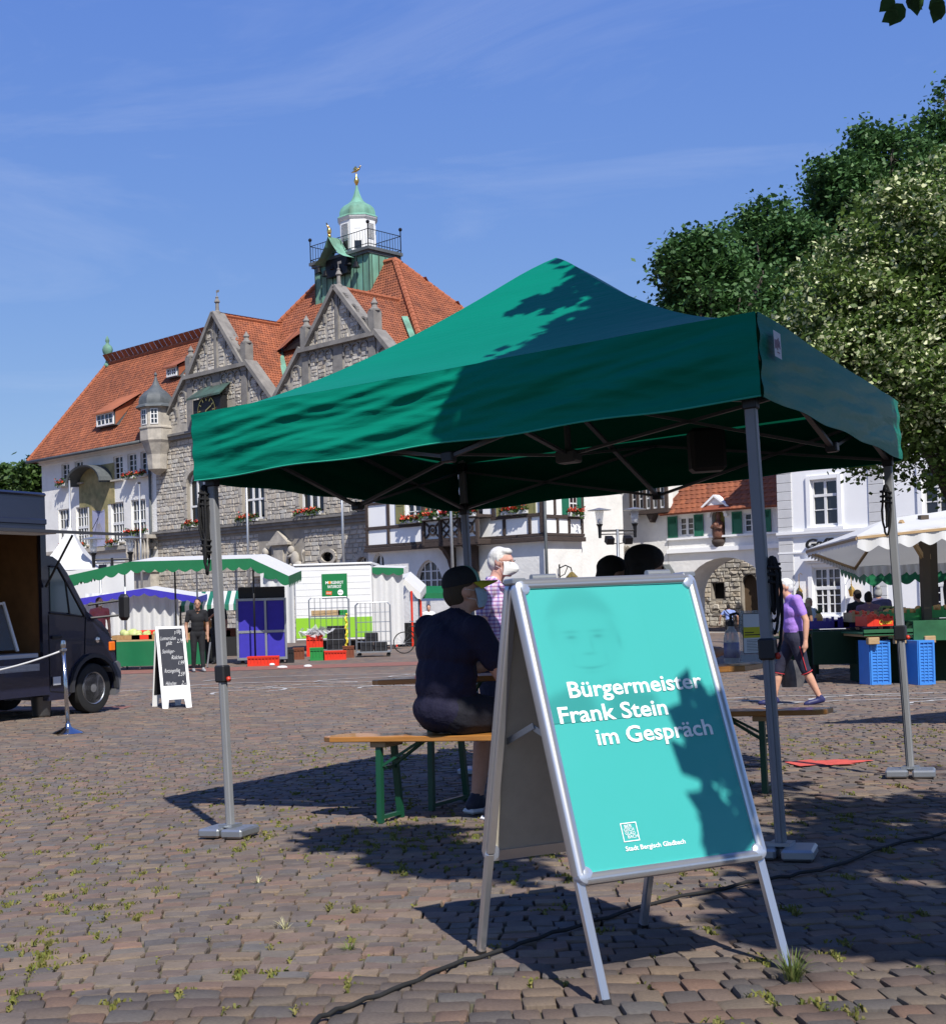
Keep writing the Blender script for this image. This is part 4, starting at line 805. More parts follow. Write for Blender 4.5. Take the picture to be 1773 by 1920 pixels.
# gatehouse
gh = thing('gatehouse', 'small white gatehouse with wide archway, green shutters and orange tiled roof', 'gatehouse', WF.O, WF.a)
mb = MB(); gw = [(-5.18, 3.3, .72, .8), (-2.17, 3.28, .72, .8)]; ac, aw_, asp, atp = -3.45, 3.85, .75, 2.33
wall(mb, -6.1, .3, -.72, 4.35, [(a-c/2, a+c/2, b, b+d) for a, b, c, d in gw]+[(ac-aw_/2, ac+aw_/2, -.72, atp), (-3.98, -3.38, 2.95, 4.3)], GY, .3); archfill(mb, ac, aw_, asp, atp, GY, 1.5); archfill(mb, -3.68, .6, 4.0, 4.3, GY, .3)
for s in (-1, 1): mb.add([(ac+s*aw_/2, GY, -.72), (ac+s*aw_/2, GY+1.5, -.72), (ac+s*aw_/2, GY+1.5, .75), (ac+s*aw_/2, GY, .75)], [(0, 1, 2, 3) if s < 0 else (3, 2, 1, 0)])
mb.b2(-6.05, .25, GY+.35, GY+3.1, 2.45, 4.3); mb.b2(-6.05, ac-aw_/2-.02, GY+.35, GY+1.5, -.7, 2.44); mb.b2(ac+aw_/2+.02, .25, GY+.35, GY+1.5, -.7, 2.44); mb.obj('wall', M['plaster'], gh, loc=LZ)
for a, b, c, d in gw: window(gh, a, b, c, d, 2, 3, y=GY+.1, gl='glass_dark', fw=.07, panes=False, center=.11)
MB().b2(-6.1, .3, GY-.1, GY-.003, 3.16, 3.24).b2(-6.1, .3, GY-.14, GY-.003, 2.6, 2.78).b2(-6.1, .3, GY-.2, GY-.003, 4.2, 4.34).obj('cornice', M['plaster_clean'], gh, loc=LZ)
for x0, x1 in ((-6.05, -5.6), (-4.78, -4.36), (-3.02, -2.58), (-1.76, -1.3)): shutter(x0, x1, 3.26, 4.15, 'shutter_green', gh, GY-.03)
mb = MB(); ring(mb, arc(-3.68, 4.0, .4, .42, 10), GY-.05, .14, .12); mb.prism([(-4.3, 4.36), (-3.06, 4.36), (-3.68, 4.82)], GY-.2, GY+.9); mb.bar((-4.4, GY-.1, 4.3), (-3.68, GY-.1, 4.86), .4, .08).bar((-2.96, GY-.1, 4.3), (-3.68, GY-.1, 4.86), .4, .08); mb.obj('niche_pediment', M['plaster_clean'], gh, loc=LZ)
MB().add([(-4.0, GY+.28, 2.9), (-3.36, GY+.28, 2.9), (-3.36, GY+.28, 4.35), (-4.0, GY+.28, 4.35)], [(0, 1, 2, 3)]).obj('niche_back', mat('niche_gold', (.34, .28, .05), .6, (.22, .2, .06), 5), gh, loc=LZ)
st = WF.w(-3.68, GY+.02, 2.62); o = thing('statue', 'dark wooden robed figure standing in the gatehouse niche', 'statue', st, WF.a)
MB().lathe([(.02, 0), (.12, .08), (.28, .3), (.3, .42), (.24, .45)], 10).obj('console', M['timber'], o, smooth=True)
MB().lathe([(.2, .45), (.25, .6), (.22, .85), (.2, 1.0), (.22, 1.12), (.12, 1.22), (.07, 1.27), (.1, 1.36), (.1, 1.44), (.06, 1.52), (.12, 1.55), (.0, 1.6)], 10).tube([(.18, -.05, 1.1), (.2, -.2, .9), (.02, -.26, .95)], .06, 7).tube([(-.18, -.05, 1.1), (-.2, -.2, .95), (-.02, -.26, 1.0)], .06, 7).ball((0, -.26, 1.02), (.09, .08, .12)).obj('figure', mat('old_wood', (.11, .035, .025), .5, (.16, .08, .05), 6), o, smooth=True)
tiled(gh, [(-6.25, GY-.4, 4.28), (.4, GY-.4, 4.28), (.4, GY+1.9, 6.6), (-5.2, GY+1.9, 6.6)], g, tw=.26, th=.34, nparts=300, skip=lambda u, v: abs(u-2.5) < .6-v*.75); tiled(gh, [(.4, GY+4.2, 4.28), (-6.25, GY+4.2, 4.28), (-5.2, GY+1.9, 6.6), (.4, GY+1.9, 6.6)], g, tw=.5, th=.6)
mb = MB(); mb.prism([(-6.35, 1.7), (-5.75, 1.7), (-6.05, 2.15)], GY-.5, GY-.01).b2(-6.25, -5.85, GY-.4, GY-.01, 1.1, 1.7); mb.obj('notice_shrine', M['lead'], gh, loc=LZ)
# rubble building seen through the arch
ch = thing('stone_outbuilding', 'rough stone outbuilding with arched wooden door seen through the gateway', 'outbuilding', WF.w(-7.2, 9, -1.3), WF.a); mb = MB(); LC = (7.2, 0, 1.3)
dr_ = (-6.78, -.1, .8, 1.8); wall(mb, -11, -4.6, -1.3, 3.4, [(dr_[0]-.4, dr_[0]+.4, dr_[1], dr_[1]+dr_[3]), (-8.75, -8.1, .6, 1.35)], 0, .35); archfill(mb, dr_[0], .8, 1.3, 1.7, 0, .35); mb.b2(-10.9, -4.7, .5, 4, -1.3, 3.3); wo = mb.obj('wall', M['mortar'], ch, loc=LC)
S = rubble(lambda z: -11, lambda z: -4.6, -1.3, 3.4, [(-7.25, -6.31, -.1, 1.35), (-7.1, -6.45, 1.35, 1.75), (-8.8, -8.05, .55, 1.4)], g, .13, .26, .2, .5, out=.07); put_stones(S, wo, M['stone'], g, 120, key=lambda t: abs((t[0][0]+t[0][1])/2+7)+abs((t[0][2]+t[0][3])/2-.7))
MB().b2(-7.2, -6.36, .25, .33, -.1, 1.75).obj('door', mat('old_door', (.13, .085, .05), .8, (.09, .06, .035), 5, stretch=(8, 1, 1)), ch, loc=LC)
MB().b2(-7.4, -6.2, -.15, 0, -.25, -.1).obj('door_sill', M['trim'], ch, loc=LC); MB().b2(-8.8, -8.05, .3, .34, .5, 1.4).obj('niche', M['dark_void'], ch, loc=LC)
tiled(ch, [(-11.2, -.4, 3.35), (-4.4, -.4, 3.35), (-4.4, 2.5, 5.4), (-11.2, 2.5, 5.4)], g)
# white classical house
wh = thing('white_house', 'tall white classical house with grey corner quoins and script sign', 'house', WF.O, WF.a)
ww = [(1.72, 3.28, 1.05, 1.72), (1.72, -.02, 1.1, 1.75), (5.9, 3.28, 1.05, 1.72), (5.9, -.02, 1.1, 1.75)]
mb = MB(); wall(mb, -.15, 9, -.72, 8, [(a-c/2, a+c/2, b, b+d) for a, b, c, d in ww], 0, .25); mb.add([(-.15, 0, -.72), (-.15, 8, -.72), (-.15, 8, 8), (-.15, 0, 8)], [(3, 2, 1, 0)]); mb.add([(9, 0, -.72), (9, 8, -.72), (9, 8, 8), (9, 0, 8)], [(0, 1, 2, 3)]); mb.obj('wall', M['plaster_clean'], wh, loc=LZ)
for x0, x1 in ((-.17, .42), (3.42, 4.0), (8.4, 9.02)):
    for k in range(26): MB().b2(x0, x1, -.04, -.003, -.7+k*.335, -.7+k*.335+.318, b=.008).obj('quoin', M['plaster_grey'], wh, loc=LZ)
for i, (a, b, c, d) in enumerate(ww):
    window(wh, a, b, c, d, 2 if i % 2 == 0 else 4, 3 if i % 2 == 0 else 5, y=.12, gl='glass', panes=True, transom=.66 if i % 2 == 0 else .56, fw=.08, center=.1)
    MB().b2(a-c/2+.05, a+c/2-.05, .22, .235, b, b+d*.95).obj('curtain', M['curtain'], wh, loc=LZ)
    mb = MB(); e = .17
    for x in (a-c/2-e, a+c/2+.01): mb.b2(x, x+e-.01, -.07, -.003, b-.05, b+d+.16)
    mb.b2(a-c/2, a+c/2, -.068, -.003, b+d+.02, b+d+.16); mb.b2(a-c/2-.25, a+c/2+.25, -.14, -.003, b-.17, b-.055)
    if i % 2: mb.b2(a-c/2-.3, a+c/2+.3, -.32, -.003, 2.0, 2.08).b2(a-c/2-.2, a+c/2+.2, -.2, -.003, 1.9, 2.0)
    mb.obj('window_surround', M['plaster_clean'], wh, loc=LZ)
MB().b2(-.2, 9.1, -.14, -.003, 3.02, 3.12).b2(-.2, 9.1, -.08, -.003, 2.92, 3.02).obj('string_course', M['plaster_clean'], wh, loc=LZ); MB().b2(-.2, 9.1, -.05, -.003, 2.3, 2.36).obj('string_course', M['plaster_clean'], wh, loc=LZ)
MB().b2(-.35, 9.2, -.4, 8.2, 8.003, 8.3).obj('cornice', M['plaster_clean'], wh, loc=LZ); tiled(wh, [(-.4, -.45, 8.3), (9.3, -.45, 8.3), (8.5, 4, 11), (1, 4, 11)], g, tw=.4, th=.5)
Mx = Matrix.Translation((1.0, -.14, 2.46+.72)) @ Matrix.Rotation(PI/2, 4, 'X'); lettering('Gaffel', .5, M['black'], wh, Mx, width=1.45, bold=.012, extr=.04, shear=.25, name='sign_lettering')
for i, x in enumerate((.74, 2.78)):
    o = thing('wall_lamp', 'small brass lantern '+['left', 'right'][i]+' of the ground floor window of the white house', 'wall lamp', WF.w(x, -.25, .75), WF.a, 'brass lanterns on the white house')
    MB().lathe([(.03, -.12), (.08, -.1), (.13, .12), (.14, .13), (.06, .24), (.02, .28), (.03, .33), (0, .36)], 6).obj('lantern_body', M['gold'], o); MB().tube([(0, 0, .3), (0, 0, .75), (0, .12, .8), (0, .24, .75)], .012, 6).obj('bracket', M['gold'], o)
# far left: a slate roofed house behind the van
o = thing('far_house', 'slate roofed house far behind the food van', 'house', (-46, 118, -.7), .3)
MB().b2(-6, 6, -4, 4, 0, 9).obj('wall', M['plaster'], o); MB().prism([(-6.6, 9), (6.6, 9), (0, 14)], -4.5, 4.5).obj('roof', M['lead'], o)
# ================================================================ street lamps
def street_lamp(px, py, Y, label):
    p = at(px, py, Y); p.z = gz(p.x, p.y); top = at(px, py, Y).z-p.z; o = thing('street_lamp', label, 'street lamp', p, .12, 'double street lamps on the square')
    MB().tube([(0, 0, 0), (0, 0, .9), (0, 0, .95), (0, 0, top)], [.1, .1, .06, .05], 10).obj('post', M['metal_black'] if px < 600 else M['galv'], o, smooth=True)
    mb = MB(); mb.tube([(-.62, 0, top-.05), (.62, 0, top-.05)], .035, 8).tube([(-.62, 0, top-.17), (.62, 0, top-.17)], .02, 8); mb.obj('cross_arm', M['metal_black'], o)
    for s in (-1, 1):
        MB().tube([(s*.62, 0, top-.3), (s*.62, 0, top+.1)], [.05, .07], 8).lathe([(.08, .1), (.12, .18)], 10, (s*.62, 0, top)).obj('lamp_holder', M['metal_black'], o)
        MB().lathe([(.1, .18), (.15, .62)], 12, (s*.62, 0, top)).obj('lamp_glass', mat('lamp_glass', (.75, .78, .8), .1, alpha=.45), o, smooth=True)
        MB().lathe([(.02, .74), (.4, .66), (.4, .645), (.02, .64)], 18, (s*.62, 0, top)).obj('lamp_shade', M['galv'], o)
        MB().ball((s*.62, 0, top+.28), (.07, .07, .09)).obj('bulb', M['white_paint'], o, smooth=True)
        MB().box((s*.32, -.1, top-.38), (.26, .3, .22), rx=.4).tube([(s*.32, 0, top-.45), (s*.05, 0, top-.5)], .02, 6).obj('spotlight', M['metal_black'], o)
street_lamp(210, 1046, 45, 'double street lamp with spotlights before the white wing'); street_lamp(1157, 992, 45, 'double street lamp with spotlights before the rendered house')
# ================================================================ green pop-up tent
from mathutils import noise as mnoise
TYAW = -.5709; GXS, GYS = .0287, -.033
tn = Vector((-GXS, -GYS, 1)).normalized(); tex = Vector((1, 0, GXS)).normalized(); tey = tn.cross(tex)
def slope_rot(yaw):
    a = tex*math.cos(yaw)+tey*math.sin(yaw); b = -tex*math.sin(yaw)+tey*math.cos(yaw)
    return Matrix((a, b, tn)).transposed().to_euler()
def on_slope(o, yaw): o.rotation_euler = slope_rot(yaw); return o
TC = Vector((1.3071, 7.4059, GXS*1.3071+GYS*7.4059))
tent = on_slope(thing('market_tent', 'large green pop up tent standing over the beer table', 'tent', TC), TYAW)
hb, hv, hp = 1.895, .35, 3.15; ze = hb+hv
tf = defm('tent_fabric', (.003, .185, .122), .38, spec=.03, trans=.10, var=.06, scale=.5, bump=.3, bscale=1.5, bdist=.02, stretch=(2.6, 2.6, 16), rot=(0, .13, 0))
cor = [Vector((-1.5, -1.5, 0)), Vector((1.5, -1.5, 0)), Vector((1.5, 1.5, 0)), Vector((-1.5, 1.5, 0))]
mb = MB()
def hprof(t): return (hp-ze)*(t**1.42)*(1-.035*max(0, (t-.86)/.14)**2)
for i in range(4):
    a, b = cor[i], cor[(i+1) % 4]
    def f(s, t):
        p = a.lerp(b, s)*(1-t); e = 1-abs(2*s-1); z = ze+hprof(t)-.02*e*(1-t)*(.3+t)
        n_ = mnoise.noise(Vector((p.x*2.2, p.y*2.2, 3.1+i)))*.012*e*min(1, t*6)*(1-t)
        return (p.x, p.y, z+n_)
    grid(28, 28, f, mb)
mb.obj('roof_fabric', tf, tent, smooth=40)
under_shade_m = defm('tent_underside_shade', (.002, .10, .055), .8, spec=.05, trans=.35)  # added inner layer: shade under the tent put into a darker green
mb.v = [(v[0]*.997, v[1]*.997, v[2]-.008) for v in mb.v]; mb.obj('roof_shade_layer', under_shade_m, tent, smooth=40)
for i in range(4):
    a, b = cor[i], cor[(i+1) % 4]; out = ((a+b)/2).normalized(); d = (b-a).normalized()
    def f(u, v):
        p = a.lerp(b, u); e = min(1, min(u, 1-u)*14); x = u*3; z = v*hv
        k = mnoise.noise(Vector((x*.8+z*.8, z*11-x*1.25, 5+i*7)))*.04+mnoise.noise(Vector((x*2.2-z*1, z*26-x*3.4, 9+i)))*.016
        if i == 0: k += .03*(.3-abs(mnoise.noise(Vector((x*1.3, z*8-x*1.5, 31)))))+.016*(.3-abs(mnoise.noise(Vector((x*2.6+4, z*17+x*1.2, 37)))))
        cr = math.exp(-min(u, 1-u)*14)*math.sin(z*55)*.004
        amp = (.35+.65*math.sin(PI*min(1, v*.95+.02))) if v > .03 else .35
        dz = -.022*math.sin(PI*u)*(1-v)*0-.006*math.sin(u*23)*(1-v)
        k *= 1 if i == 0 else .35
        q = p+out*((k*amp+.008)*e+cr+.008); return (q.x, q.y, hb+z+dz-.006*(1-abs(2*u-1))*v+.004*v)
    o = grid(240 if i == 0 else 110, 48 if i == 0 else 22, f).obj('valance', tf, tent, smooth=True)
    lg = grid(110, 22, f); lg.v = [(v[0]-out.x*.006, v[1]-out.y*.006, v[2]+.002) for v in lg.v]; lg.obj('valance_shade_layer', under_shade_m, o, smooth=True)  # added layer behind the valance, its darker green stands in for shade
    MB().tube([Vector(f(k/40, 0)) for k in range(41)], .004, 5).obj('hem', mat('hem', (.02, .30, .2), .5), o) if i == 0 else None
pm = defm('tent_pole', (.20, .205, .215), .45, spec=.25, var=.06)
for i, c in enumerate(cor):
    k = .957; x, y = c.x*k, c.y*k; mb = MB(); mb.box((x, y, 1.55), (.046, .046, 1.42), b=.006); po = mb.obj('pole', pm, tent, label='grey telescopic pole at the '+['front left', 'front right', 'back right', 'back left'][i]+' corner of the tent')
    mb = MB(); mb.box((x, y, .47), (.038, .038, .86), b=.005).box((x-.0215, y, .47), (.006, .012, .86)).box((x, y-.0215, .47), (.012, .006, .86)); mb.obj('lower_pole', pm, po)
    MB().box((x, y, .86), (.066, .066, .09), b=.008).obj('clamp', M['black_plastic'], po); MB().lathe([(.0, 0), (.014, 0), (.015, .012), (.0, .02)], 10, (x+.033, y, .83), M=Matrix.Rotation(PI/2, 3, 'Y')).obj('clamp_button', mat('clamp_red', (.5, .04, .02), .4), po, smooth=True)
    for s in (-1, 1): MB().box((x+s*.075, y-.015, .03), (.125, .21, .045), rz=.15, b=.01).obj('foot_weight', M['galv'], po)
    MB().box((x, y, .06), (.09, .09, .014)).obj('foot_plate', M['galv'], po)
    MB().box((x, y, 1.9), (.06, .06, .08), b=.006).obj('bracket', M['black_plastic'], po); MB().box((x, y, 2.2), (.06, .06, .06), b=.006).obj('bracket', M['black_plastic'], po)
hi_, lo_ = 2.17, 1.9; K = 1.435
bar_m = defm('truss_alu', (.07, .072, .078), .5, metal=.2)
def truss(p, q):
    MB().bar(p, q, .026, .016).obj('truss_bar', bar_m, tent)
for i in range(4):
    a, b = cor[i]*(K/1.5), cor[(i+1) % 4]*(K/1.5); m_ = (a+b)/2; zz = lambda p, z: (p.x, p.y, z)
    truss(zz(a, hi_), zz(m_, lo_-.06)); truss(zz(a, lo_), zz(m_, hi_)); truss(zz(m_, lo_-.06), zz(b, hi_)); truss(zz(m_, hi_), zz(b, lo_))
    truss(zz(m_, hi_), (0, 0, 1.98)); truss(zz(m_, lo_-.06), (0, 0, 2.3)); MB().box((m_.x, m_.y, lo_-.06), (.06, .06, .05), b=.006).obj('joint', M['black_plastic'], tent)
MB().tube([(0, 0, 1.95), (0, 0, hp-.1)], .02, 8).box((0, 0, 1.97), (.12, .12, .07), b=.01).box((0, 0, 2.3), (.1, .1, .05), b=.01).obj('centre_post', bar_m, tent)
# maker's label on the right valance
mb = MB(); mb.add([(1.54, -1.40, ze-.06), (1.54, -1.29, ze-.06), (1.54, -1.29, ze-.17), (1.54, -1.40, ze-.17)], [(3, 2, 1, 0)]); lb = mb.obj('label_patch', mat('label_white', (.62, .60, .62), .7), tent)
mb = MB(); q = random.Random(4)
for k in range(5): mb.b2(1.541, 1.5415, -1.39+k*.018, -1.382+k*.018, ze-.125+q.uniform(-.015, .0), ze-.09+q.uniform(-.01, .01))
mb.b2(1.541, 1.5415, -1.36, -1.32, ze-.15, ze-.146); mb.obj('label_print', mat('label_ink', (.22, .08, .14), .7), lb)
def rope_coil(c, top, length, n, seed, label, cat='rope', wid=.05):
    q = random.Random(seed); o = None; mb = MB()
    for k in range(n):
        w_ = wid*q.uniform(.5, 1.2); L = length*q.uniform(.55, 1.0); ph = q.uniform(0, PI); pts = []
        for i in range(25):
            t = 2*PI*i/24; pts.append((c[0]+w_*math.sin(t)*math.cos(ph)+q.uniform(-.003, .003), c[1]+w_*math.sin(t)*math.sin(ph), c[2]+top-L*(.5-.5*math.cos(t))))
        mb.tube(pts, .0065, 6)
    for z in (.03, .06, .09): mb.tube([(c[0]+.03*math.cos(a), c[1]+.03*math.sin(a), c[2]+top-z-.02*a/6) for a in [i*.5 for i in range(13)]], .0065, 6)
    return tag(mb.obj('guy_rope', M['rope'], smooth=True), label, cat, 'guy ropes hung on the tent poles')
TR = Matrix.LocRotScale(TC, slope_rot(TYAW), None)
def tw(x, y, z): return TR @ Vector((x, y, z))
rope_coil(tw(-1.475, -1.46, 1.87), 0, .42, 7, 1, 'long black rope bundle hanging on the front left tent pole')
rope_coil(tw(-1.475, -1.46, 1.62), 0, .36, 2, 4, 'thin black rope loop dangling lowest on the front left tent pole')
rope_coil(tw(1.475, -1.42, 1.24), 0, .42, 4, 2, 'thick black rope coil hanging on the front right tent pole', wid=.032)
rope_coil(tw(1.42, 1.40, 1.75), 0, .32, 2, 3, 'thin black cord hanging high on the back right tent pole', wid=.025)
o = tag(MB().box((0, 0, 0), (.2, .14, .25), b=.02).obj('hanging_box', M['black'], loc=tw(.62, .55, 1.98)), 'black box hanging under the tent roof', 'box'); o.rotation_euler = slope_rot(TYAW+.5)
# ================================================================ poster stand
AY = R_(22.5); AC = Vector((.775, 3.88, gz(.775, 3.88)))
st = on_slope(thing('poster_stand', 'aluminium folding poster stand with turquoise mayor poster in front of the tent', 'poster stand', AC), AY)
HT, HD = 1.135, .345; LEN = math.hypot(HT, HD)
def leaf(sgn):
    up = Vector((0, sgn*HD, HT)).normalized() if sgn > 0 else Vector((0, -(-HD), HT)).normalized()
    Yv = Vector((0, HD if sgn < 0 else -HD, HT)).normalized(); Xv = Vector((1, 0, 0)) if sgn < 0 else Vector((-1, 0, 0)); Zv = Xv.cross(Yv)
    m = Matrix((Xv, Yv, Zv)).transposed().to_4x4(); m.translation = Vector((0, sgn*.02, HT)); return m
W2 = .315; PH = .875
frame_m = defm('frame_alu', (.62, .62, .64), .28, metal=.85, var=.04)
cap_m = defm('corner_metal', (.50, .55, .66), .3, metal=.6)
board_m = defm('hardboard', (.46, .42, .34), .8, (.42, .38, .31), 20)
teal = defm('poster_teal', (.042, .37, .345), .45, var=.02, scale=1.5, coat=.25)
PRF = [(-.0165, -.018), (.0165, -.018), (.0165, -.001), (.0145, .006), (.0085, .0105), (0, .012), (-.0085, .0105), (-.0145, .006), (-.0165, -.001)]
def fl(mb, ln):                                                 # a length of rounded clip-frame profile
    (x0, y0), (x1, y1) = ln; d = Vector((x1-x0, y1-y0)).normalized(); s_ = Vector((-d.y, d.x)); n = len(PRF)
    mb.add([(x+s_.x*a, y+s_.y*a, b) for x, y in ln for a, b in PRF], [(i, (i+1) % n, (i+1) % n+n, i+n) for i in range(n)]+[tuple(range(n))[::-1], tuple(range(n, 2*n))])
for sgn in (-1, 1):
    m = leaf(sgn); nm = 'front_frame' if sgn < 0 else 'back_frame'
    def T(mb): mb.v = [tuple(m @ Vector(v)) for v in mb.v]; return mb
    mb = MB()
    for x in (-1, 1): fl(mb, [(x*(W2-.0165), -.026), (x*(W2-.0165), -PH+.026)])
    for y in (-.0165, -PH+.0165): fl(mb, [(-W2+.026, y), (W2-.026, y)])
    fr = T(mb).obj(nm, frame_m, st, smooth=35)
    for x in (-1, 1):
        for y in (-.012, -PH+.012): T(MB().lathe([(.001, -.019), (.026, -.018), (.0265, -.003), (.0225, .007), (.014, .0115), (.001, .0125)], 20, (x*(W2-.0265), y+(.0145 if y < -.1 else -.0145), 0))).obj('corner_cap', cap_m, fr, smooth=40)
        T(MB().b2(x*(W2-.016)-.0125, x*(W2-.016)+.0125, -LEN, -PH+.03, -.03, -.006, b=.004).b2(x*(W2-.016)-.0125, x*(W2-.016)+.0125, -PH+.03, -.02, -.032, -.0185, b=.003)).obj('leg', frame_m, st)
        T(MB().b2(x*(W2-.016)-.0135, x*(W2-.016)+.0135, -LEN-.004, -LEN+.02, -.031, -.005, b=.003)).obj('foot_cap', M['black_plastic'], st)
    T(MB().b2(-W2+.025, W2-.025, -PH+.02, -.02, -.012, -.004)).obj('backing_panel', board_m, st)
    px0, px1, py0, py1 = -W2+.03, W2-.03, -PH+.03, -.03
    po = T(grid(24, 32, lambda u, v: (px0+(px1-px0)*u, py0+(py1-py0)*v, .0005+.0012*mnoise.noise(Vector((u*2.2, v*4.5, 2)))))).obj('poster', teal, st, smooth=True)
    if sgn > 0: continue
    white = mat('poster_white', (.82, .86, .87), .5); PW, PHH = px1-px0, py1-py0
    def U(u, v): return px0+PW*u, py1-PHH*v
    for s_, u0, u1, v in (('Bürgermeister', .125, .925, .405), ('Frank Stein', .04, .675, .492), ('im Gespräch', .225, .915, .578)):
        x, y = U(u0, v); lettering(s_, .066, white, po, m @ Matrix.Translation((x, y, .0032)), width=(u1-u0)*PW, bold=.0011, extr=.0003)
    x, y = U(.245, .945); lettering('Stadt Bergisch Gladbach', .018, white, po, m @ Matrix.Translation((x, y, .0025)), width=.345*PW, bold=.0003, extr=.0002)
    lx_, ly_ = U(.245, .915); L = .052; mb = MB()
    for a, b, c, d in ((0, L, 0, .0025), (0, L, L-.0025, L), (0, .0025, .0025, L-.0025), (L-.0025, L, .0025, L-.0025)): mb.b2(lx_+a, lx_+b, ly_+c, ly_+d, .0022, .0028)
    T(mb).obj('logo_frame', white, po)
    for k, (s_, dx) in enumerate((('BER', .012), ('GISCH', .008), ('GLAD', .010), ('BACH', .016))): lettering(s_, .0125, white, po, m @ Matrix.Translation((lx_+dx, ly_+.038-k*.0098, .0024)), width=.008*len(s_) if k != 1 else .032, extr=.0002, name='logo_lettering')
    # faint tone-on-tone portrait of a generic man, printed on the poster
    def G_(u, v, cu, cv_, su, sv): return math.exp(-((u-cu)/su)**2-((v-cv_)/sv)**2)
    def sm(x): return 1/(1+math.exp(-max(-30, min(30, x))))
    def tone(u, v):
        r = math.hypot((u-.29)/.195, (v-.195)/.168); head = sm((1-r)*16); hair = sm((1.09-math.hypot((u-.29)/.2, (v-.185)/.172))*22)*sm((.085+.9*(u-.29)**2-v)*90)
        hair = max(hair, sm((1.05-r)*25)*sm((abs(u-.29)-.165)*60)*sm((.2-v)*60)*.7); t = .10*head*(.4+.6*sm((u-.36)*14))+.26*hair
        for cu in (.212, .368): t += .42*G_(u, v, cu, .188, .026, .0065)+.26*G_(u, v, cu, .168, .046, .006)+.10*G_(u, v, cu, .19, .05, .022)
        t += .12*G_(u, v, .322, .22, .012, .028)+.24*G_(u, v, .295, .251, .034, .0055)+.38*G_(u, v-.9*(u-.29)**2*-1.2-.0, .29, .303, .07, .0052)+.10*G_(u, v, .29, .318, .05, .008)+.04*G_(u, v, .195, .27, .014, .03)+.05*G_(u, v, .39, .268, .014, .03)+.2*G_(u, v, .49, .21, .014, .03)
        body = sm((v-(.352+.35*abs(u-.30)**1.6))*110)*(1-head); neck = sm((.085-abs(u-.295))*70)*sm((v-.3)*60)*(1-sm((v-.40+.5*abs(u-.295))*80))
        t += .62*body*(1-neck)*(1-.8*sm((.055-abs(u-.30)-.35*(v-.38))*60)*sm((.5-v)*40))+.16*neck*(1-head)
        return t*min(1, max(0, (.66-u)/.06))
    nx_, ny_ = 120, 150; pm2_ = mat('portrait_ink', (.042, .37, .345), .45, coat=.25); tt_ = pm2_.node_tree; at__ = tt_.nodes.new('ShaderNodeAttribute'); at__.attribute_name = 'tone'; mxn = tt_.nodes.new('ShaderNodeMixRGB'); mxn.inputs[1].default_value = (.0425, .37, .345, 1); mxn.inputs[2].default_value = (.012, .17, .165, 1)
    tt_.links.new(at__.outputs['Fac'], mxn.inputs[0]); tt_.links.new(mxn.outputs[0], tt_.nodes['Principled BSDF'].inputs['Base Color'])
    gp_ = grid(nx_, ny_, lambda a, b: (*U(.005+.655*a, .492-.487*b), .0024)); tv = [tone(.005+.655*(k_ % (nx_+1))/nx_, .492-.487*(k_//(nx_+1))/ny_) for k_ in range(len(gp_.v))]
    po_ = T(gp_).obj('portrait_print', pm2_, po); ta = po_.data.attributes.new('tone', 'FLOAT', 'POINT'); ta.data.foreach_set('value', [min(.8, x) for x in tv])
for x in (-1, 1):
    mb = MB(); k = .42; yy = HD*k+.01; z = HT*(1-k); xx = x*(W2-.05)
    mb.bar((xx, -yy, z), (xx, .0, z+.05), .003, .018).bar((xx+.004*x, yy, z), (xx+.004*x, -.012, z+.055), .003, .018); mb.tube([(xx-.006, 0, z+.047), (xx+.01, 0, z+.047)], .006, 8); mb.obj('folding_stay', M['galv'], st)
    MB().tube([(x*.2-.04, 0, HT+.004), (x*.2+.04, 0, HT+.004)], .011, 10).obj('hinge', M['galv'], st)
    MB().box((x*(W2-.02), 0, HT-.005), (.045, .06, .018), b=.004).obj('hinge_bracket', M['galv'], st)
# ================================================================ beer benches and table
def beer(name, label, cat, c, W_, H_, L=2.2, wood='wood'):
    o = on_slope(thing(name, label, cat, onground(*c)), TYAW); w2, l2 = W_/2, L/2; k = .045
    poly = [(-l2+k*1.5, -w2), (l2-k*1.5, -w2), (l2, -w2+k), (l2, w2-k), (l2-k*1.5, w2), (-l2+k*1.5, w2), (-l2, w2-k), (-l2, -w2+k)]
    zt = H_; ch = .004; mb = MB(); n = 8
    sh = lambda f, z: [(x*(1-f/l2), y*(1-f/w2), z) for x, y in poly]
    R = sh(ch, zt-.03)+sh(0, zt-.03+ch)+sh(0, zt-ch)+sh(ch, zt)
    mb.add(R, [tuple(range(n))[::-1], tuple(range(3*n, 4*n))]+[(r*n+i, r*n+(i+1) % n, (r+1)*n+(i+1) % n, (r+1)*n+i) for r in range(3) for i in range(n)]); mb.obj('top', M[wood], o)
    for s in (-1, 1):
        x = s*(l2-.36); MB().b2(x-.05, x+.05, -w2+.03, w2-.03, zt-.062, zt-.031, b=.004).obj('batten', M['wood_pale'], o)
        a, b = w2*.62, w2*.86; mb = MB()
        for t in (-1, 1): mb.bar((x, t*a, zt-.06), (x, t*b, 0), .032, .03)
        mb.bar((x, -b*.98, .03), (x, b*.98, .03), .028, .02); mb.bar((x, -a*1.05, zt*.62), (x, a*1.05, zt*.62), .02, .02)
        for t in (-1, 1): mb.bar((x, t*a*1.03, zt*.64), (x-s*.22, t*a*.4, zt-.04), .018, .014)
        mb.bar((x-s*.22, -a*.6, zt-.04), (x-s*.22, a*.6, zt-.04), .02, .014); mb.obj('leg_frame', M['green_metal'], o)
    return o
ex_, ey_ = Vector((math.cos(TYAW), math.sin(TYAW))), Vector((-math.sin(TYAW), math.cos(TYAW)))
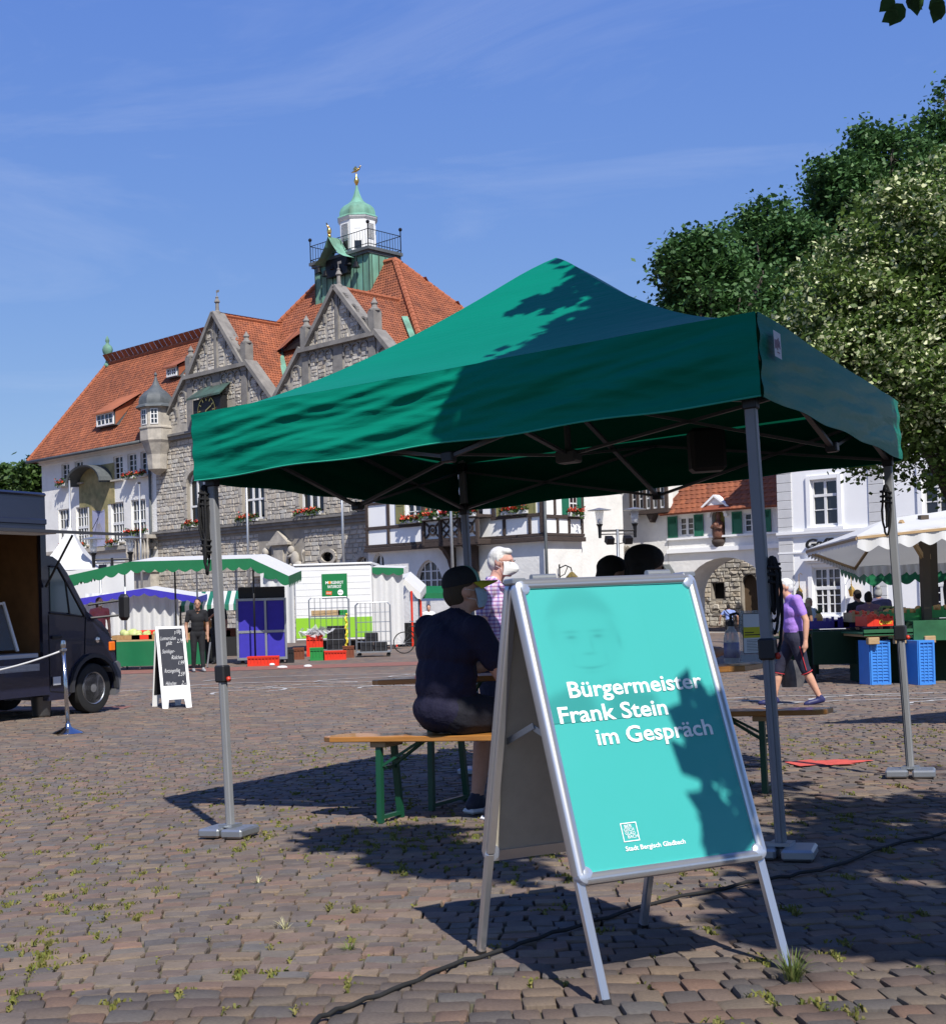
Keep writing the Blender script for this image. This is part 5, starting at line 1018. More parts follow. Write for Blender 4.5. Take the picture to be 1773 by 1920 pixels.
beer('beer_table', 'long wooden beer table under the green tent behind the seated man', 'table', (1.16, 7.33), .5, .76)
beer('beer_bench', 'wooden beer bench with green legs carrying the man in the cap', 'bench', (.80, 6.84), .25, .47)
beer('beer_bench', 'wooden beer bench on the far side of the table, its end sticking out right', 'bench', (1.74, 7.95), .25, .47)
# notice stand and bottle on the table
tz = .765
def ontable(x, y): return onground(x, y)+Vector((0, 0, tz))
p = at(1417, 1250, 6.75); b_ = ontable(p.x, p.y)
nh = thing('notice_stand', 'clear acrylic stand with a printed notice on the beer table', 'notice stand', b_, R_(10))
acr = mat('acrylic', (.45, .5, .52), .08, alpha=.35)
MB().b2(-.085, .085, -.004, .0, .03, .27).obj('acrylic_pane', acr, nh); MB().b2(-.085, .085, -.05, .05, 0, .006).b2(-.085, .085, -.004, 0, .006, .03).obj('acrylic_foot', acr, nh)
pp_ = MB().b2(-.07, .07, -.0055, -.0045, .05, .255).obj('notice_sheet', mat('paper', (.62, .64, .66), .8), nh); MB().b2(-.066, .066, -.0065, -.006, .13, .185).obj('yellow_band', mat('yellow_print', (.55, .5, .03), .7), pp_)
mb = MB()
for a, b, c, d in ((-.07, .07, .05, .053), (-.07, .07, .252, .255), (-.07, -.067, .053, .252), (.067, .07, .053, .252)): mb.b2(a, b, -.0068, -.006, c, d)
q = random.Random(2)
for k in range(8): mb.b2(-.05, -.05+q.uniform(.05, .1), -.0066, -.006, .118-k*.008, .120-k*.008)
mb.b2(-.06, -.01, -.0072, -.0067, .155, .16).b2(-.06, .03, -.0072, -.0067, .143, .148); mb.obj('notice_print', M['black'], pp_)
p = at(1372, 1245, 6.9); sb = thing('sanitiser_bottle', 'clear hand sanitiser bottle with black pump on the beer table', 'bottle', ontable(p.x, p.y))
MB().lathe([(.036, 0), (.04, .01), (.04, .13), (.032, .165), (.016, .185), (.016, .2)], 16).obj('bottle_body', mat('bottle_plastic', (.55, .56, .56), .15, alpha=.6), sb, smooth=40); MB().lathe([(.0405, .03), (.0405, .11)], 16).obj('bottle_label', mat('bottle_label', (.4, .38, .42), .6, (.25, .22, .4), 40), sb, smooth=True)
MB().lathe([(.019, .195), (.019, .22), (.008, .225), (.008, .26), (.0, .262)], 12).tube([(0, 0, .255), (.03, 0, .262), (.05, 0, .25), (.056, 0, .17), (.06, 0, .15)], [.007, .007, .006, .006, .005], 8).obj('pump', M['black_plastic'], sb, smooth=40)
# ================================================================ food van
navy = defm('van_navy', (.010, .012, .030), .22, spec=.6, coat=.5, var=.1)
wv = ground(172, 1338); VA = math.atan2(.857, .515)
van = thing('food_van', 'dark blue food sales van with raised serving flap at the left edge', 'van', wv, VA); Z = -wv.z
def vz(z): return z+Z
LB, LT = vz(-.25), vz(2.55)
mb = MB(); hole = (-4.7, -.98, vz(.30), vz(2.06)); wall(mb, -5.6, -.87, LB, LT, [hole], 0, .06)
mb.b2(-5.6, -.87, .0, 2.1, LT+.001, LT+.05); mb.b2(-5.6, -.87, 2.05, 2.1, LB, LT); mb.b2(-.9, -.87, .01, 2.04, vz(1.5), LT); mb.b2(-5.6, -5.56, .01, 2.04, LB, LT); mb.b2(-5.55, -.9, .02, 2.04, LB, LB+.06)
body = mb.obj('box_body', navy, van)
MB().b2(-5.62, -.85, -.03, 2.13, LT+.05, LT+.11, b=.03).b2(-5.6, -.86, -.025, -.002, vz(2.2), vz(2.28), b=.01).obj('roof_trim', navy, body)
MB().b2(-5.5, -.93, 2.0, 2.03, LB+.1, LT-.02).b2(-5.5, -.93, .1, 2.0, LT-.06, LT-.03).b2(-.96, -.93, .1, 2.0, LB+.1, LT-.1).obj('interior_panel', mat('interior', (.20, .10, .04), .6, var=.2), van)
MB().b2(-4.6, -1.05, .02, .55, vz(.24), vz(.36), b=.01).b2(-4.6, -1.05, .0, .5, vz(.10), vz(.22), b=.01).obj('counter', mat('counter', (.45, .46, .48), .35, metal=.3), van)
dc = MB().b2(-4.4, -1.35, .5, .52, vz(.36), vz(.5)).obj('display_case', M['white_paint'], van)
MB().add([(-4.4, .12, vz(.42)), (-1.4, .12, vz(.42)), (-1.4, .35, vz(1.05)), (-4.4, .35, vz(1.05))], [(0, 1, 2, 3)]).obj('case_glass', mat('case_glass', (.2, .25, .28), .05, alpha=.35), dc)
MB().bar((-1.38, .1, vz(.4)), (-1.38, .36, vz(1.1)), .04, .03).bar((-1.38, .36, vz(1.08)), (-4.4, .36, vz(1.08)), .03, .03).obj('case_frame', M['white_paint'], dc)
MB().b2(-1.7, -1.25, 1.3, 1.34, vz(1.0), vz(1.5)).b2(-2.6, -2.0, 1.3, 1.34, vz(1.3), vz(1.9)).obj('wall_board', M['wood_pale'], van)
fl_ = MB().add([(-4.7, -.02, vz(2.13)), (-.9, -.02, vz(2.13)), (-.6, -1.32, vz(2.02)), (-4.7, -1.32, vz(2.02)), (-4.7, -.02, vz(2.08)), (-.9, -.02, vz(2.08)), (-.6, -1.32, vz(1.98)), (-4.7, -1.32, vz(1.98))], [(3, 2, 1, 0), (4, 5, 6, 7), (2, 3, 7, 6), (1, 2, 6, 5), (0, 1, 5, 4)]).obj('serving_flap', mat('flap', (.07, .07, .075), .4, metal=.5), van)
MB().b2(-3.2, -1.6, -.9, -.5, vz(2.0), vz(2.015)).obj('flap_lamp', M['white_paint'], fl_)
MB().tube([(-.93, -.03, vz(1.3)), (-.8, -.45, vz(2.03))], .018, 8).obj('gas_strut', M['black'], van)
wc = (.08, vz(-.22)); Rw = .375; arch_ = [(wc[0]+.46*math.cos(a), wc[1]+.46*math.sin(a)) for a in [PI*1.02-i*PI*1.04/14 for i in range(15)]]
prof = [(-.87, vz(1.76)), (-.72, vz(1.745)), (-.58, vz(1.67)), (-.42, vz(1.5)), (-.02, vz(.93)), (.1, vz(.86)), (.3, vz(.76)), (.46, vz(.58)), (.56, vz(.36)), (.6, vz(.16)), (.6, vz(-.24))]+[p for p in arch_[::-1]]+[(-.5, vz(-.34)), (-.87, vz(-.34))]
cab = MB().prism(prof, .02, 2.02).obj('cab_body', navy, van)
MB().prism([(.36, vz(.08)), (.61, vz(.16)), (.66, vz(.12)), (.67, vz(-.1)), (.62, vz(-.32)), (.53, vz(-.36)), (.56, vz(-.2)), (.5, vz(-.02)), (.42, vz(.06))], -.012, 2.05).obj('bumper', mat('bumper', (.10, .10, .11), .6), cab)
wg = mat('cab_glass', (.09, .14, .14), .06, spec=.9)
MB().prism([(-.8, vz(1.58)), (-.66, vz(1.57)), (-.5, vz(1.36)), (-.44, vz(.92)), (-.8, vz(.95))], .005, .02).obj('side_window', wg, cab); MB().prism([(-.46, vz(1.32)), (-.14, vz(.87)), (-.4, vz(.91))], .005, .02).obj('quarter_window', wg, cab)
q = [(-.8, vz(1.6)), (-.64, vz(1.6)), (-.09, vz(.85)), (-.42, vz(.89)), (-.82, vz(.93))]
MB().tube([(a, .004, b) for a, b in q], .014, 6).tube([(-.49, .004, vz(1.38)), (-.42, .004, vz(.9))], .016, 6).obj('window_seal', M['black'], cab)
MB().tube([(-.84, .012, vz(.9)), (-.84, .012, vz(-.2)), (-.42, .012, vz(-.25)), (-.38, .012, vz(.1)), (-.1, .012, vz(.3)), (-.06, .012, vz(.85))], .006, 5).obj('door_gap', M['black'], cab); MB().b2(-.8, -.6, -.02, .01, vz(.55), vz(.6), b=.01).obj('door_handle', M['black'], cab)
MB().prism(arch_+[(wc[0]+.52*math.cos(a), wc[1]+.52*math.sin(a)) for a in [PI*-.02+i*PI*1.04/14 for i in range(15)]], -.03, .03).obj('wheel_arch', mat('arch_trim', (.03, .03, .034), .6), cab)
MB().b2(.44, .565, -.004, .06, vz(.32), vz(.46), b=.012).obj('indicator', mat('amber', (.75, .16, .01), .25), cab); MB().lathe([(.0, 0), (.045, 0), (.045, .015), (.0, .02)], 12, (.18, .02, vz(.5)), M=Matrix.Rotation(PI/2, 3, 'X')).obj('side_lamp', M['chrome'], cab)
mb = MB(); mb.box((.42, -.32, vz(.98)), (.12, .2, .4), b=.05); mi_ = mb.obj('mirror', M['black_plastic'], van); MB().tube([(.0, .02, vz(1.03)), (.38, -.24, vz(1.08))], .02, 6).tube([(.05, .02, vz(.83)), (.38, -.24, vz(.86))], .02, 6).obj('mirror_arm', M['black_plastic'], mi_)
RX = Matrix.Rotation(PI/2, 3, 'X')
def wheel(par, x, y):
    o = MB().lathe([(.24, -.1), (.33, -.115), (.365, -.1), (.375, -.05), (.375, .05), (.365, .1), (.33, .115), (.24, .1)], 36, (x, y, wc[1]), M=RX).obj('wheel', M['rubber'], par, smooth=40)
    MB().lathe([(.245, .1), (.24, .11), (.215, .09), (.2, .05), (.13, .065), (.1, .085), (.06, .09), (.0, .092)], 28, (x, y, wc[1]), M=RX).obj('rim', mat('rim', (.42, .43, .44), .3, metal=.9), o, smooth=40)
    for k in range(10): a = 2*PI*k/10; MB().lathe([(0, 0), (.022, 0)], 8, (x+.17*math.cos(a), y-.068, wc[1]+.17*math.sin(a)), M=RX).obj('rim_hole', M['black'], o)
    MB().lathe([(.07, .09), (.065, .1), (.0, .105)], 16, (x, y, wc[1]), M=RX).obj('hub_cap', mat('hub', (.12, .12, .125), .4), o, smooth=30)
wheel(van, .08, .12); wheel(van, .08, 1.9); wheel(van, -3.9, .14)
MB().b2(-.8, -.65, -.012, .0, vz(-.12), vz(-.0)).obj('label_plate', M['plaster_grey'], van)
p = ground(78, 1345); tag(MB().lathe([(.11, 0), (.12, .01), (.15, .3), (.165, .305), (.155, .31), (.13, .03), (0, .02)], 16).obj('bucket', mat('bucket', (.12, .12, .12), .3, metal=.7), loc=p, smooth=40), 'metal bucket on the ground under the dark food van', 'bucket')
# barrier post with rope
p = ground(128, 1376); ba = thing('barrier_post', 'steel barrier post with rope standing before the food van', 'barrier post', p)
MB().lathe([(.185, 0), (.19, .012), (.17, .025), (.08, .06), (.04, .085), (.03, .13)], 24).obj('base', M['steel'], ba, smooth=50); MB().tube([(0, 0, .1), (-.035, 0, 1.0)], .025, 14).obj('post', M['steel'], ba, smooth=True); MB().lathe([(.025, 0), (.045, .01), (.045, .03), (.027, .04), (.034, .06), (.034, .1), (.028, .13), (0, .135)], 14, (-.036, 0, .99)).obj('cap', M['steel'], ba, smooth=40)
MB().tube([(-.05-.14*i, .02*i, 1.0-.42*(i/8)*(1-.32*i/8)*.95) for i in range(12)], .011, 8).obj('rope', M['plaster_grey'], ba, smooth=True)
# ================================================================ chalk board
cb_ = thing('chalk_board', 'white framed chalkboard sign with handwritten prices beside the van', 'chalkboard', ground(322, 1326), R_(24)); bh, bd, bw = 1.27, .3, .47
def cleaf(sg):
    Yv = Vector((0, -sg*bd, bh)).normalized(); Xv = Vector((-sg, 0, 0)); m = Matrix((Xv, Yv, Xv.cross(Yv))).transposed().to_4x4(); m.translation = Vector((0, 0, bh)); return m
SL = math.hypot(bh, bd)
for sg in (-1, 1):
    m = cleaf(sg)
    def T(mb): mb.v = [tuple(m @ Vector(v)) for v in mb.v]; return mb
    h = bw/2; mb = MB(); fw = .045
    mb.prism([(-h, -SL), (-h+.09, -SL), (-h+.11, -SL+.14), (h-.11, -SL+.14), (h-.09, -SL), (h, -SL), (h, 0), (-h, 0)], 0, .02); mb.v = [(x, z, y-.012) for x, y, z in mb.v]
    fo = T(mb).obj('board_frame', mat('chalk_frame', (.82, .82, .81), .5), cb_)
    T(MB().b2(-h+fw, h-fw, -SL+.36, -.04, .009, .011)).obj('slate', mat('slate', (.014, .016, .026), .55, (.022, .024, .034), 9), fo)
    T(MB().b2(-h+.02, h-.02, -SL+.2, -.02, -.018, -.0125)).obj('slate_back', M['black'], fo)
    if sg > 0: continue
    chalk = mat('chalk', (.8, .8, .8), .9)
    for s_, x, y, wd in (('p.100g', .06, -.12, .11), ('Lummerrücken', -.17, -.22, .25), ('2.79', .09, -.27, .10), ('gefüllt', -.09, -.30, .1), ('Steinhäger-', -.16, -.43, .2), ('Rädchen', -.02, -.53, .18), ('1.99', .08, -.62, .1), ('Rotzungenfilet', -.15, -.74, .25), ('2.59', .06, -.80, .11), ('Hähnchen', -.15, -.94, .17), ('2.-', .1, -.94, .07)):
        lettering(s_, .09, chalk, fo, m @ Matrix.Translation((x, y, .0118)), width=wd, shear=.45, bold=-.0012, extr=.0003)
# ================================================================ market stalls at the back
def canopy(par, fr, back, rise, m_top, m_val, drop=.3, scal=True, nm='canopy', seg=.34, sides=True):
    """roof from a polyline of front points, a depth vector and a rise, with a scalloped valance"""
    fr = [Vector(p) for p in fr]; bk = [p+Vector(back)+Vector((0, 0, rise)) for p in fr]; mb = MB(); n = len(fr)
    mb.add(fr+bk, [(i, i+1, i+1+n, i+n) for i in range(n-1)]); top = mb.obj(nm, M[m_top], par)
    def val(a, b):
        L = (b-a).length; k = max(1, round(L/seg)); mb = MB(); ns = 6; pts = [a.lerp(b, i/(k*ns)) for i in range(k*ns+1)]
        lowp = [p-Vector((0, 0, drop*(.72+(.28*math.sin(PI*(i % ns)/ns) if scal else .28)))) for i, p in enumerate(pts)]; n2 = len(pts)
        mb.add(pts+lowp, [(i, i+n2, i+1+n2, i+1) for i in range(n2-1)]); mb.obj('valance', M[m_val], top)
    for i in range(n-1): val(fr[i], fr[i+1])
    if sides: val(fr[0], bk[0]); val(fr[-1], bk[-1])
    return top
def loc_pts(o, P): return [p-o for p in P]
def post(par, p, h, r=.03, m='galv', nm='post'): return MB().tube([p, (p[0], p[1], p[2]+h)], r, 8).obj(nm, M[m], par, smooth=True)
def curtain(par, a, b, z0, z1, m='canvas_white', fold=.12, amp=.05, nm='side_curtain'):
    a, b = Vector((*a, 0)), Vector((*b, 0)); L = (b-a).length; n = max(12, int(L/fold*8)); d = (b-a).normalized(); s = Vector((-d.y, d.x, 0)); mb = MB(); vs = []
    for z in (z0, z1):
        for i in range(n+1): p = a.lerp(b, i/n)+s*amp*math.sin(2*PI*i/n*L/fold*.5); vs.append((p.x, p.y, z))
    mb.add(vs, [(i, i+1, i+n+2, i+n+1) for i in range(n)]); return mb.obj(nm, M[m], par, smooth=True)
gzz = -.72
o0 = Vector((at(300, 1250, 36.5).x, 36.5, gzz))
gs = thing('vegetable_stall', 'green and white vegetable stall with scalloped green valance', 'market stall', o0)
canopy(gs, loc_pts(o0, [at(128, 1079, 35.5), at(245, 1053, 35.5), at(470, 1047, 35.5), at(541, 1080, 35.5)]), (.25, 2.6, 0), .2, 'canvas_white', 'canvas_green', drop=.32)
for px_, yy in ((237, 35.8), (331, 36.2), (372, 36.6), (478, 36.0)): p = at(px_, 1200, yy); post(gs, (p.x-o0.x, p.y-o0.y, 0), at(px_, 1062, yy).z-gzz, .025, 'metal_black' if px_ in (331, 478) else 'galv')
a, b = at(218, 1200, 35.2), at(384, 1200, 35.2); tb = MB().b2(a.x-o0.x, b.x-o0.x, a.y-o0.y, a.y-o0.y+1.1, .78, .82).obj('counter_top', M['wood_pale'], gs)
curtain(gs, (a.x-o0.x, a.y-o0.y-.02), (b.x-o0.x, a.y-o0.y-.02), .12, .78, 'canvas_green', .5, .03, 'table_cloth')
MB().b2(-2.4, 1.2, 1.9, 2.6, 0, .75).obj('dark_rear_counter', M['black'], gs)
for k in range(3): MB().bar((a.x-o0.x+.6+k*.9, -1.2, .04), (a.x-o0.x+.7+k*.9, -1.2, .7), .04).obj('trestle', M['galv'], gs)
veg = mat('lettuce', (.35, .42, .12), .7, (.5, .52, .25), 8); basket = mat('basket', (.34, .21, .09), .8, (.26, .15, .06), 14)
def heap(nm, label, cat, loc, L, W_, n, r, m, seed, group, h=.12, bm_=None, tilt=0):
    o = thing(nm, label, cat, loc, 0, group); q = random.Random(seed); mb = MB(); t = .012
    mb.b2(-L/2, L/2, -W_/2, -W_/2+t, 0, h).b2(-L/2, L/2, W_/2-t, W_/2, 0, h).b2(-L/2, -L/2+t, -W_/2+t, W_/2-t, 0, h).b2(L/2-t, L/2, -W_/2+t, W_/2-t, 0, h).b2(-L/2+t, L/2-t, -W_/2+t, W_/2-t, 0, .012); mb.obj('tray', bm_ or M['wood_pale'], o)
    for _ in range(n):
        MB().ball((q.uniform(-L/2+r, L/2-r), q.uniform(-W_/2+r, W_/2-r), h*.75+q.uniform(0, r)), (r*q.uniform(.85, 1.1), r*q.uniform(.85, 1.1), r*q.uniform(.8, 1.0)), 10, 7).obj('produce', m, o, smooth=True)
    if tilt: o.rotation_euler[0] = tilt
    return o
zc = gzz+.825
for k, (px_, L, nm, m_, r, n, bm_) in enumerate(((238, .75, 'pale lettuces in a tray at the left of the green stall', veg, .11, 12, basket), (268, .55, 'lettuces in a red crate on the green stall', veg, .09, 8, M['red_plastic']), (298, .5, 'cabbages in a basket beside the red crate', veg, .1, 7, basket), (328, .7, 'dark vegetables in a wooden tray behind the chalkboard', mat('dark_veg', (.03, .05, .02), .7), .07, 14, basket), (362, .7, 'pale roots in a wooden tray beside the young man', mat('roots', (.4, .3, .16), .8), .05, 22, basket))):
    p = at(px_, 1195, 35.6); heap('produce_tray', nm, 'produce tray', (p.x, 35.7, zc), L, .6, n, r, m_, k, 'produce on the green stall', bm_=bm_)
p = at(285, 1178, 35.9); tag(MB().b2(-.75, .75, -.25, .25, 0, .1, b=.02).b2(-.6, .65, -.2, .2, .1, .17, b=.02).obj('produce_crate', M['red_plastic'], loc=(p.x, 36.2, zc+.06)), 'flat red crate lying behind the lettuces on the green stall', 'crate')
# blue trimmed white stall behind it
o0 = Vector((at(260, 1200, 41).x, 41, gzz)); bs = thing('white_stall', 'white stall tent with blue valance behind the vegetable stall', 'market stall', o0)
canopy(bs, loc_pts(o0, [at(150, 1122, 41), at(270, 1103, 41), at(372, 1119, 41)]), (0, 2.5, 0), .1, 'canvas_white', 'canvas_blue', drop=.22)
a, b = at(160, 1120, 41.4), at(334, 1115, 41.4); curtain(bs, (a.x-o0.x, .4), (b.x-o0.x, .4), .5, at(270, 1110, 41.4).z-gzz, fold=.16)
for px_ in (237, 331): p = at(px_, 1200, 40.9); post(bs, (p.x-o0.x, -.1, 0), 2.2, .02)
for px_ in (205, 248): p = at(px_, 1188, 40); tt = thing('side_table', 'small wooden table '+('left' if px_ < 220 else 'right')+' of the white curtain post', 'table', (p.x, 40, gzz)); MB().b2(-.38, .38, -.25, .25, .78, .82).obj('top', M['wood'], tt); [MB().bar((x*.32, y*.2, 0), (x*.28, y*.18, .78), .04).obj('leg', M['wood'], tt) for x in (-1, 1) for y in (-1, 1)]
for k in range(9):
    px_ = 392+k*9 if k < 5 else 318+k*7; p = at(px_, 1165-(k % 3)*8, 38.6); q = random.Random(k); tag(MB().b2(-.24, .24, 0, .35, 0, .2+.05*(k % 3), b=.012).obj('produce_box', [M['brown_plastic'], M['black_plastic'], M['wood_pale'], M['green_plastic']][k % 4], loc=(p.x, 38.2, gzz+.76+.0*k)), ['first', 'second', 'third', 'fourth', 'fifth', 'sixth', 'seventh', 'eighth', 'ninth'][(k+4) % 9]+' produce box from the left on the rear counter of the vegetable stall', 'box', 'boxes on the rear counter of the vegetable stall')
o0 = Vector((at(430, 1200, 43).x, 43, gzz)); sp = thing('striped_stall', 'stall with striped green and white awning behind the vegetable stall', 'market stall', o0)
fr_ = loc_pts(o0, [at(338, 1136, 43), at(520, 1130, 43)]); n_ = 22
for i in range(n_): a_, b_2 = fr_[0].lerp(fr_[1], i/n_), fr_[0].lerp(fr_[1], (i+1)/n_); up_ = Vector((0, 1.2, .45)); MB().add([a_, b_2, b_2+up_, a_+up_, a_-Vector((0, 0, .2)), b_2-Vector((0, 0, .2))], [(0, 1, 2, 3), (4, 5, 1, 0)]).obj('awning_stripe', M['canvas_white' if i % 2 else 'shutter_green'], sp)
for x in (fr_[0].x, fr_[1].x): post(sp, (x, 0, 0), fr_[0].z, .03, 'metal_black')
MB().b2(fr_[0].x, fr_[1].x, .3, 1.1, 0, .85).obj('counter', M['black'], sp)
# white pagoda tent and its neighbour
o0 = Vector((at(110, 1100, 44).x, 46, gzz)); pg = thing('pagoda_tent', 'tall white pagoda tent behind the food van', 'tent', o0); mb = MB(); a = at(180, 1064, 44).x-o0.x; zt = at(95, 985, 46).z-gzz; zb = at(180, 1066, 44).z-gzz
def pagf(i):
    c = [(-a, -a), (a, -a), (a, a), (-a, a)]; p, q = Vector((*c[i], 0)), Vector((*c[(i+1) % 4], 0))
    grid(12, 12, lambda s, t: (p.lerp(q, s).x*(1-t), p.lerp(q, s).y*(1-t), zb+(zt-zb)*t**1.8), mb)
for i in range(4): pagf(i)
mb.obj('roof', M['canvas_white'], pg, smooth=40)
for s in (-1, 1): post(pg, (s*a, -a, 0), zb, .04, 'alu')
curtain(pg, (-a, -a), (a*1.9, -a), zb-1.0, zb+.02, fold=.6, amp=.03, nm='valance'); curtain(pg, (-a, a), (a, a), 0, zb, fold=.5, amp=.03)
# trailer with natural food sign
o0 = Vector((at(628, 1235, 45.5).x, 45.5, gzz)); tr = thing('sales_trailer', 'white market trailer with green sign and lime green base band', 'trailer', o0, R_(-6))
pm_ = 2468/45.5; hw = (703-557)/2/pm_; tpz = at(628, 1060, 45.5).z-gzz
MB().b2(-hw, hw, 0, 3.2, .35, tpz, b=.04).obj('body', M['white_paint'], tr); MB().b2(-hw+.02, hw-.02, -.012, -.002, .45, 1.15).obj('lime_band', mat('lime', (.24, .5, .03), .5), tr)
for k in range(9): MB().b2(-hw+.05, hw-.05, -.008, -.003, 1.25+k*.22, 1.255+k*.22).obj('panel_joint', M['plaster_grey'], tr)
MB().b2(-hw-.03, hw+.03, -.05, 3.25, tpz+.002, tpz+.08, b=.02).obj('roof_rim', M['white_paint'], tr)
curtain(tr, (-hw-1.25, .35), (-hw-.02, .1), .3, tpz-.12, fold=.22, amp=.05); curtain(tr, (hw+.02, .1), (hw+1.05, .4), .15, tpz-.3, fold=.2, amp=.05)
for s in (-1, 1): canopy(tr, [(s*(hw+.02), .05, tpz-.1), (s*(hw+1.1), .2, tpz-.16)], (0, 2.2, 0), .12, 'canvas_white', 'canvas_green', drop=.26, nm='side_awning', sides=False)
sx0, sz0 = (631-628)/pm_, at(631, 1098, 45.5).z-gzz; sg_ = MB().b2(sx0-.44, sx0+.44, -.03, -.015, sz0-.41, sz0+.41).obj('sign_board', mat('sign_green', (.006, .16, .045), .5), tr)
XR = Matrix.Rotation(PI/2, 4, 'X'); swh = mat('sign_white', (.8, .8, .78), .6)
for s_, x, z, wd in (('M', -.31, .06, .10), ('RGENROT', -.12, .06, .43), ('NATURKOST', -.24, -.08, .48)): lettering(s_, .14, swh, sg_, Matrix.Translation((sx0+x, -.033, sz0+z)) @ XR, width=wd, bold=.002)
MB().lathe([(0, 0), (.05, 0), (.05, .004), (0, .004)], 12, (sx0-.165, -.032, sz0+.11), M=RX).obj('sign_sun', mat('sign_orange', (.7, .25, .03), .6), sg_)
MB().box((sx0-.2, -.034, sz0-.25), (.2, .006, .13), ry=.08).obj('sign_red_logo', mat('sign_red', (.62, .12, .03), .6), sg_); lettering('demeter', .06, swh, sg_, Matrix.Translation((sx0-.28, -.039, sz0-.265)) @ XR, width=.16, bold=.001)
MB().lathe([(0, 0), (.1, 0), (.1, .006), (0, .006)], 20, (sx0+.2, -.032, sz0-.24), M=RX).obj('sign_white_disc', swh, sg_); lettering('Bioland', .05, M['black'], sg_, Matrix.Translation((sx0+.13, -.041, sz0-.255)) @ XR, width=.14)
MB().b2(-hw+.3, hw-.3, .4, 2.8, .0, .34).obj('underbody', M['black'], tr)
# blue covered roll cart
p = ground(492, 1238); p = Vector((p.x*36.8/p.y, 36.8, p.z)); bc = thing('roll_cart', 'tall roll cart covered in blue cloth beside the vegetable stall', 'cart', (p.x, p.y, gzz), R_(5)); pm2 = 2468/p.y; bw_, bh_ = 90/pm2, 124/pm2
for i in range(2):
    for j in range(2): MB().b2(-bw_/2+.04+(0 if i == 0 else bw_*.6), -bw_/2+bw_*.57 if i == 0 else bw_/2-.04, -.03, -.01, .2+j*(bh_-.25)*.47, .2+(bh_-.25)*(.44 if j == 0 else 1)).obj('blue_panel', M['canvas_blue'], bc)
mb = MB()
for x in (-bw_/2, -bw_/2+bw_*.585, bw_/2): mb.b2(x-.03, x+.03, -.05, -.005, .13, bh_)
for z in (.17, .17+(bh_-.25)*.47, bh_-.03): mb.b2(-bw_/2, bw_/2, -.045, -.008, z-.04, z+.03)
mb.obj('frame', M['galv'], bc); MB().b2(-bw_/2, bw_/2, 0, .75, .14, bh_-.02).obj('cover', M['canvas_blue'], bc)
for x in (-1, 1): MB().lathe([(0, -.02), (.06, -.02), (.06, .02), (0, .02)], 12, (x*(bw_/2-.12), .05, .06), M=RX).obj('castor', M['rubber'], bc)
tag(MB().b2(-.75, .55, 0, .35, 0, .32, b=.02).obj('speaker_case', M['black'], loc=(p.x+.1, p.y+.2, gzz+bh_)), 'long black case lying on top of the blue roll cart', 'case')
# wire roll cages
def roll_cage(px0, px1, py0, py1, label, yaw):
    c = ground((px0+px1)/2, py1); k = 2468/c.y; W_, H_ = (px1-px0)/k, (py1-py0)/k; o = thing('roll_cage', label, 'roll cage', c, yaw, 'wire roll cages by the trailer'); D = .7
    for y in (0, D):
        mb = MB(); mb.tube([(-W_/2, y, .16), (-W_/2, y, H_-.08), (-W_/2+.08, y, H_), (W_/2-.08, y, H_), (W_/2, y, H_-.08), (W_/2, y, .16)], .016, 6)
        for i in range(1, 7): mb.tube([(-W_/2+W_*i/7, y, .16), (-W_/2+W_*i/7, y, H_)], .005, 4)
        for i in range(1, 5): mb.tube([(-W_/2, y, .16+(H_-.16)*i/5), (W_/2, y, .16+(H_-.16)*i/5)], .006, 4)
        mb.obj('cage_side', M['galv'], o)
    MB().b2(-W_/2, W_/2, 0, D, .13, .17).obj('base', M['galv'], o)
    for x in (-1, 1):
        for y in (.08, D-.08): MB().lathe([(0, -.018), (.06, -.018), (.06, .018), (0, .018)], 10, (x*(W_/2-.08), y, .06), M=RX).obj('castor', M['rubber'], o)
    return o, c, W_, H_
o, c1, w1_, h1_ = roll_cage(582, 657, 1120, 1229, 'wire roll cage with cardboard boxes left of the yellow straps', .05)
MB().b2(-w1_/2, w1_/2, .05, .65, h1_*.66, h1_*.68).obj('shelf', M['galv'], o)
for i, (x, L, m_) in enumerate(((-.35, .45, 'wood_pale'), (.12, .45, 'wood_pale'), (.42, .3, 'green_plastic'))): tag(MB().b2(-L/2, L/2, 0, .4, 0, .17, b=.01).obj('carton', M[m_], loc=(c1.x+x, c1.y+.15, c1.z+h1_*.685)), ['brown cardboard box at the left on the cage shelf', 'brown cardboard box in the middle of the cage shelf', 'flat green box at the right end of the cage shelf'][i], 'box')
tag(MB().b2(-.3, .3, 0, .4, 0, .75, b=.01).b2(-.1, .02, -.004, 0, .03, .72).obj('crate_stack', [M['black_plastic']], loc=(c1.x+.2, c1.y+.15, c1.z+.17)), 'black folded crates standing in the left roll cage', 'crate')
pts = [(c1.x+.52+.03*math.sin(i*1.7), c1.y-.05+.03*math.cos(i*2.1), c1.z+.1+i*.075) for i in range(17)]; tag(MB().tube(pts, .035, 5).obj('strap_bundle', mat('yellow_strap', (.7, .55, .04), .6), loc=(0, 0, 0)), 'yellow straps hanging on the left roll cage', 'straps')
o, c2, w2_, h2_ = roll_cage(668, 733, 1130, 1232, 'wire roll cage holding black crates right of the yellow straps', -.05)
for i, (x, y, z) in enumerate(((-.2, .1, .17), (.22, .12, .17), (-.05, .15, .45))): tag(MB().b2(-.2, .2, 0, .4, 0, .27, b=.015).obj('crate', M['black_plastic'], loc=(c2.x+x, c2.y+y, c2.z+z)), ['black crate low at the left in the right roll cage', 'black crate low at the right in the right roll cage', 'black crate on top of two others in the right roll cage'][i], 'crate')
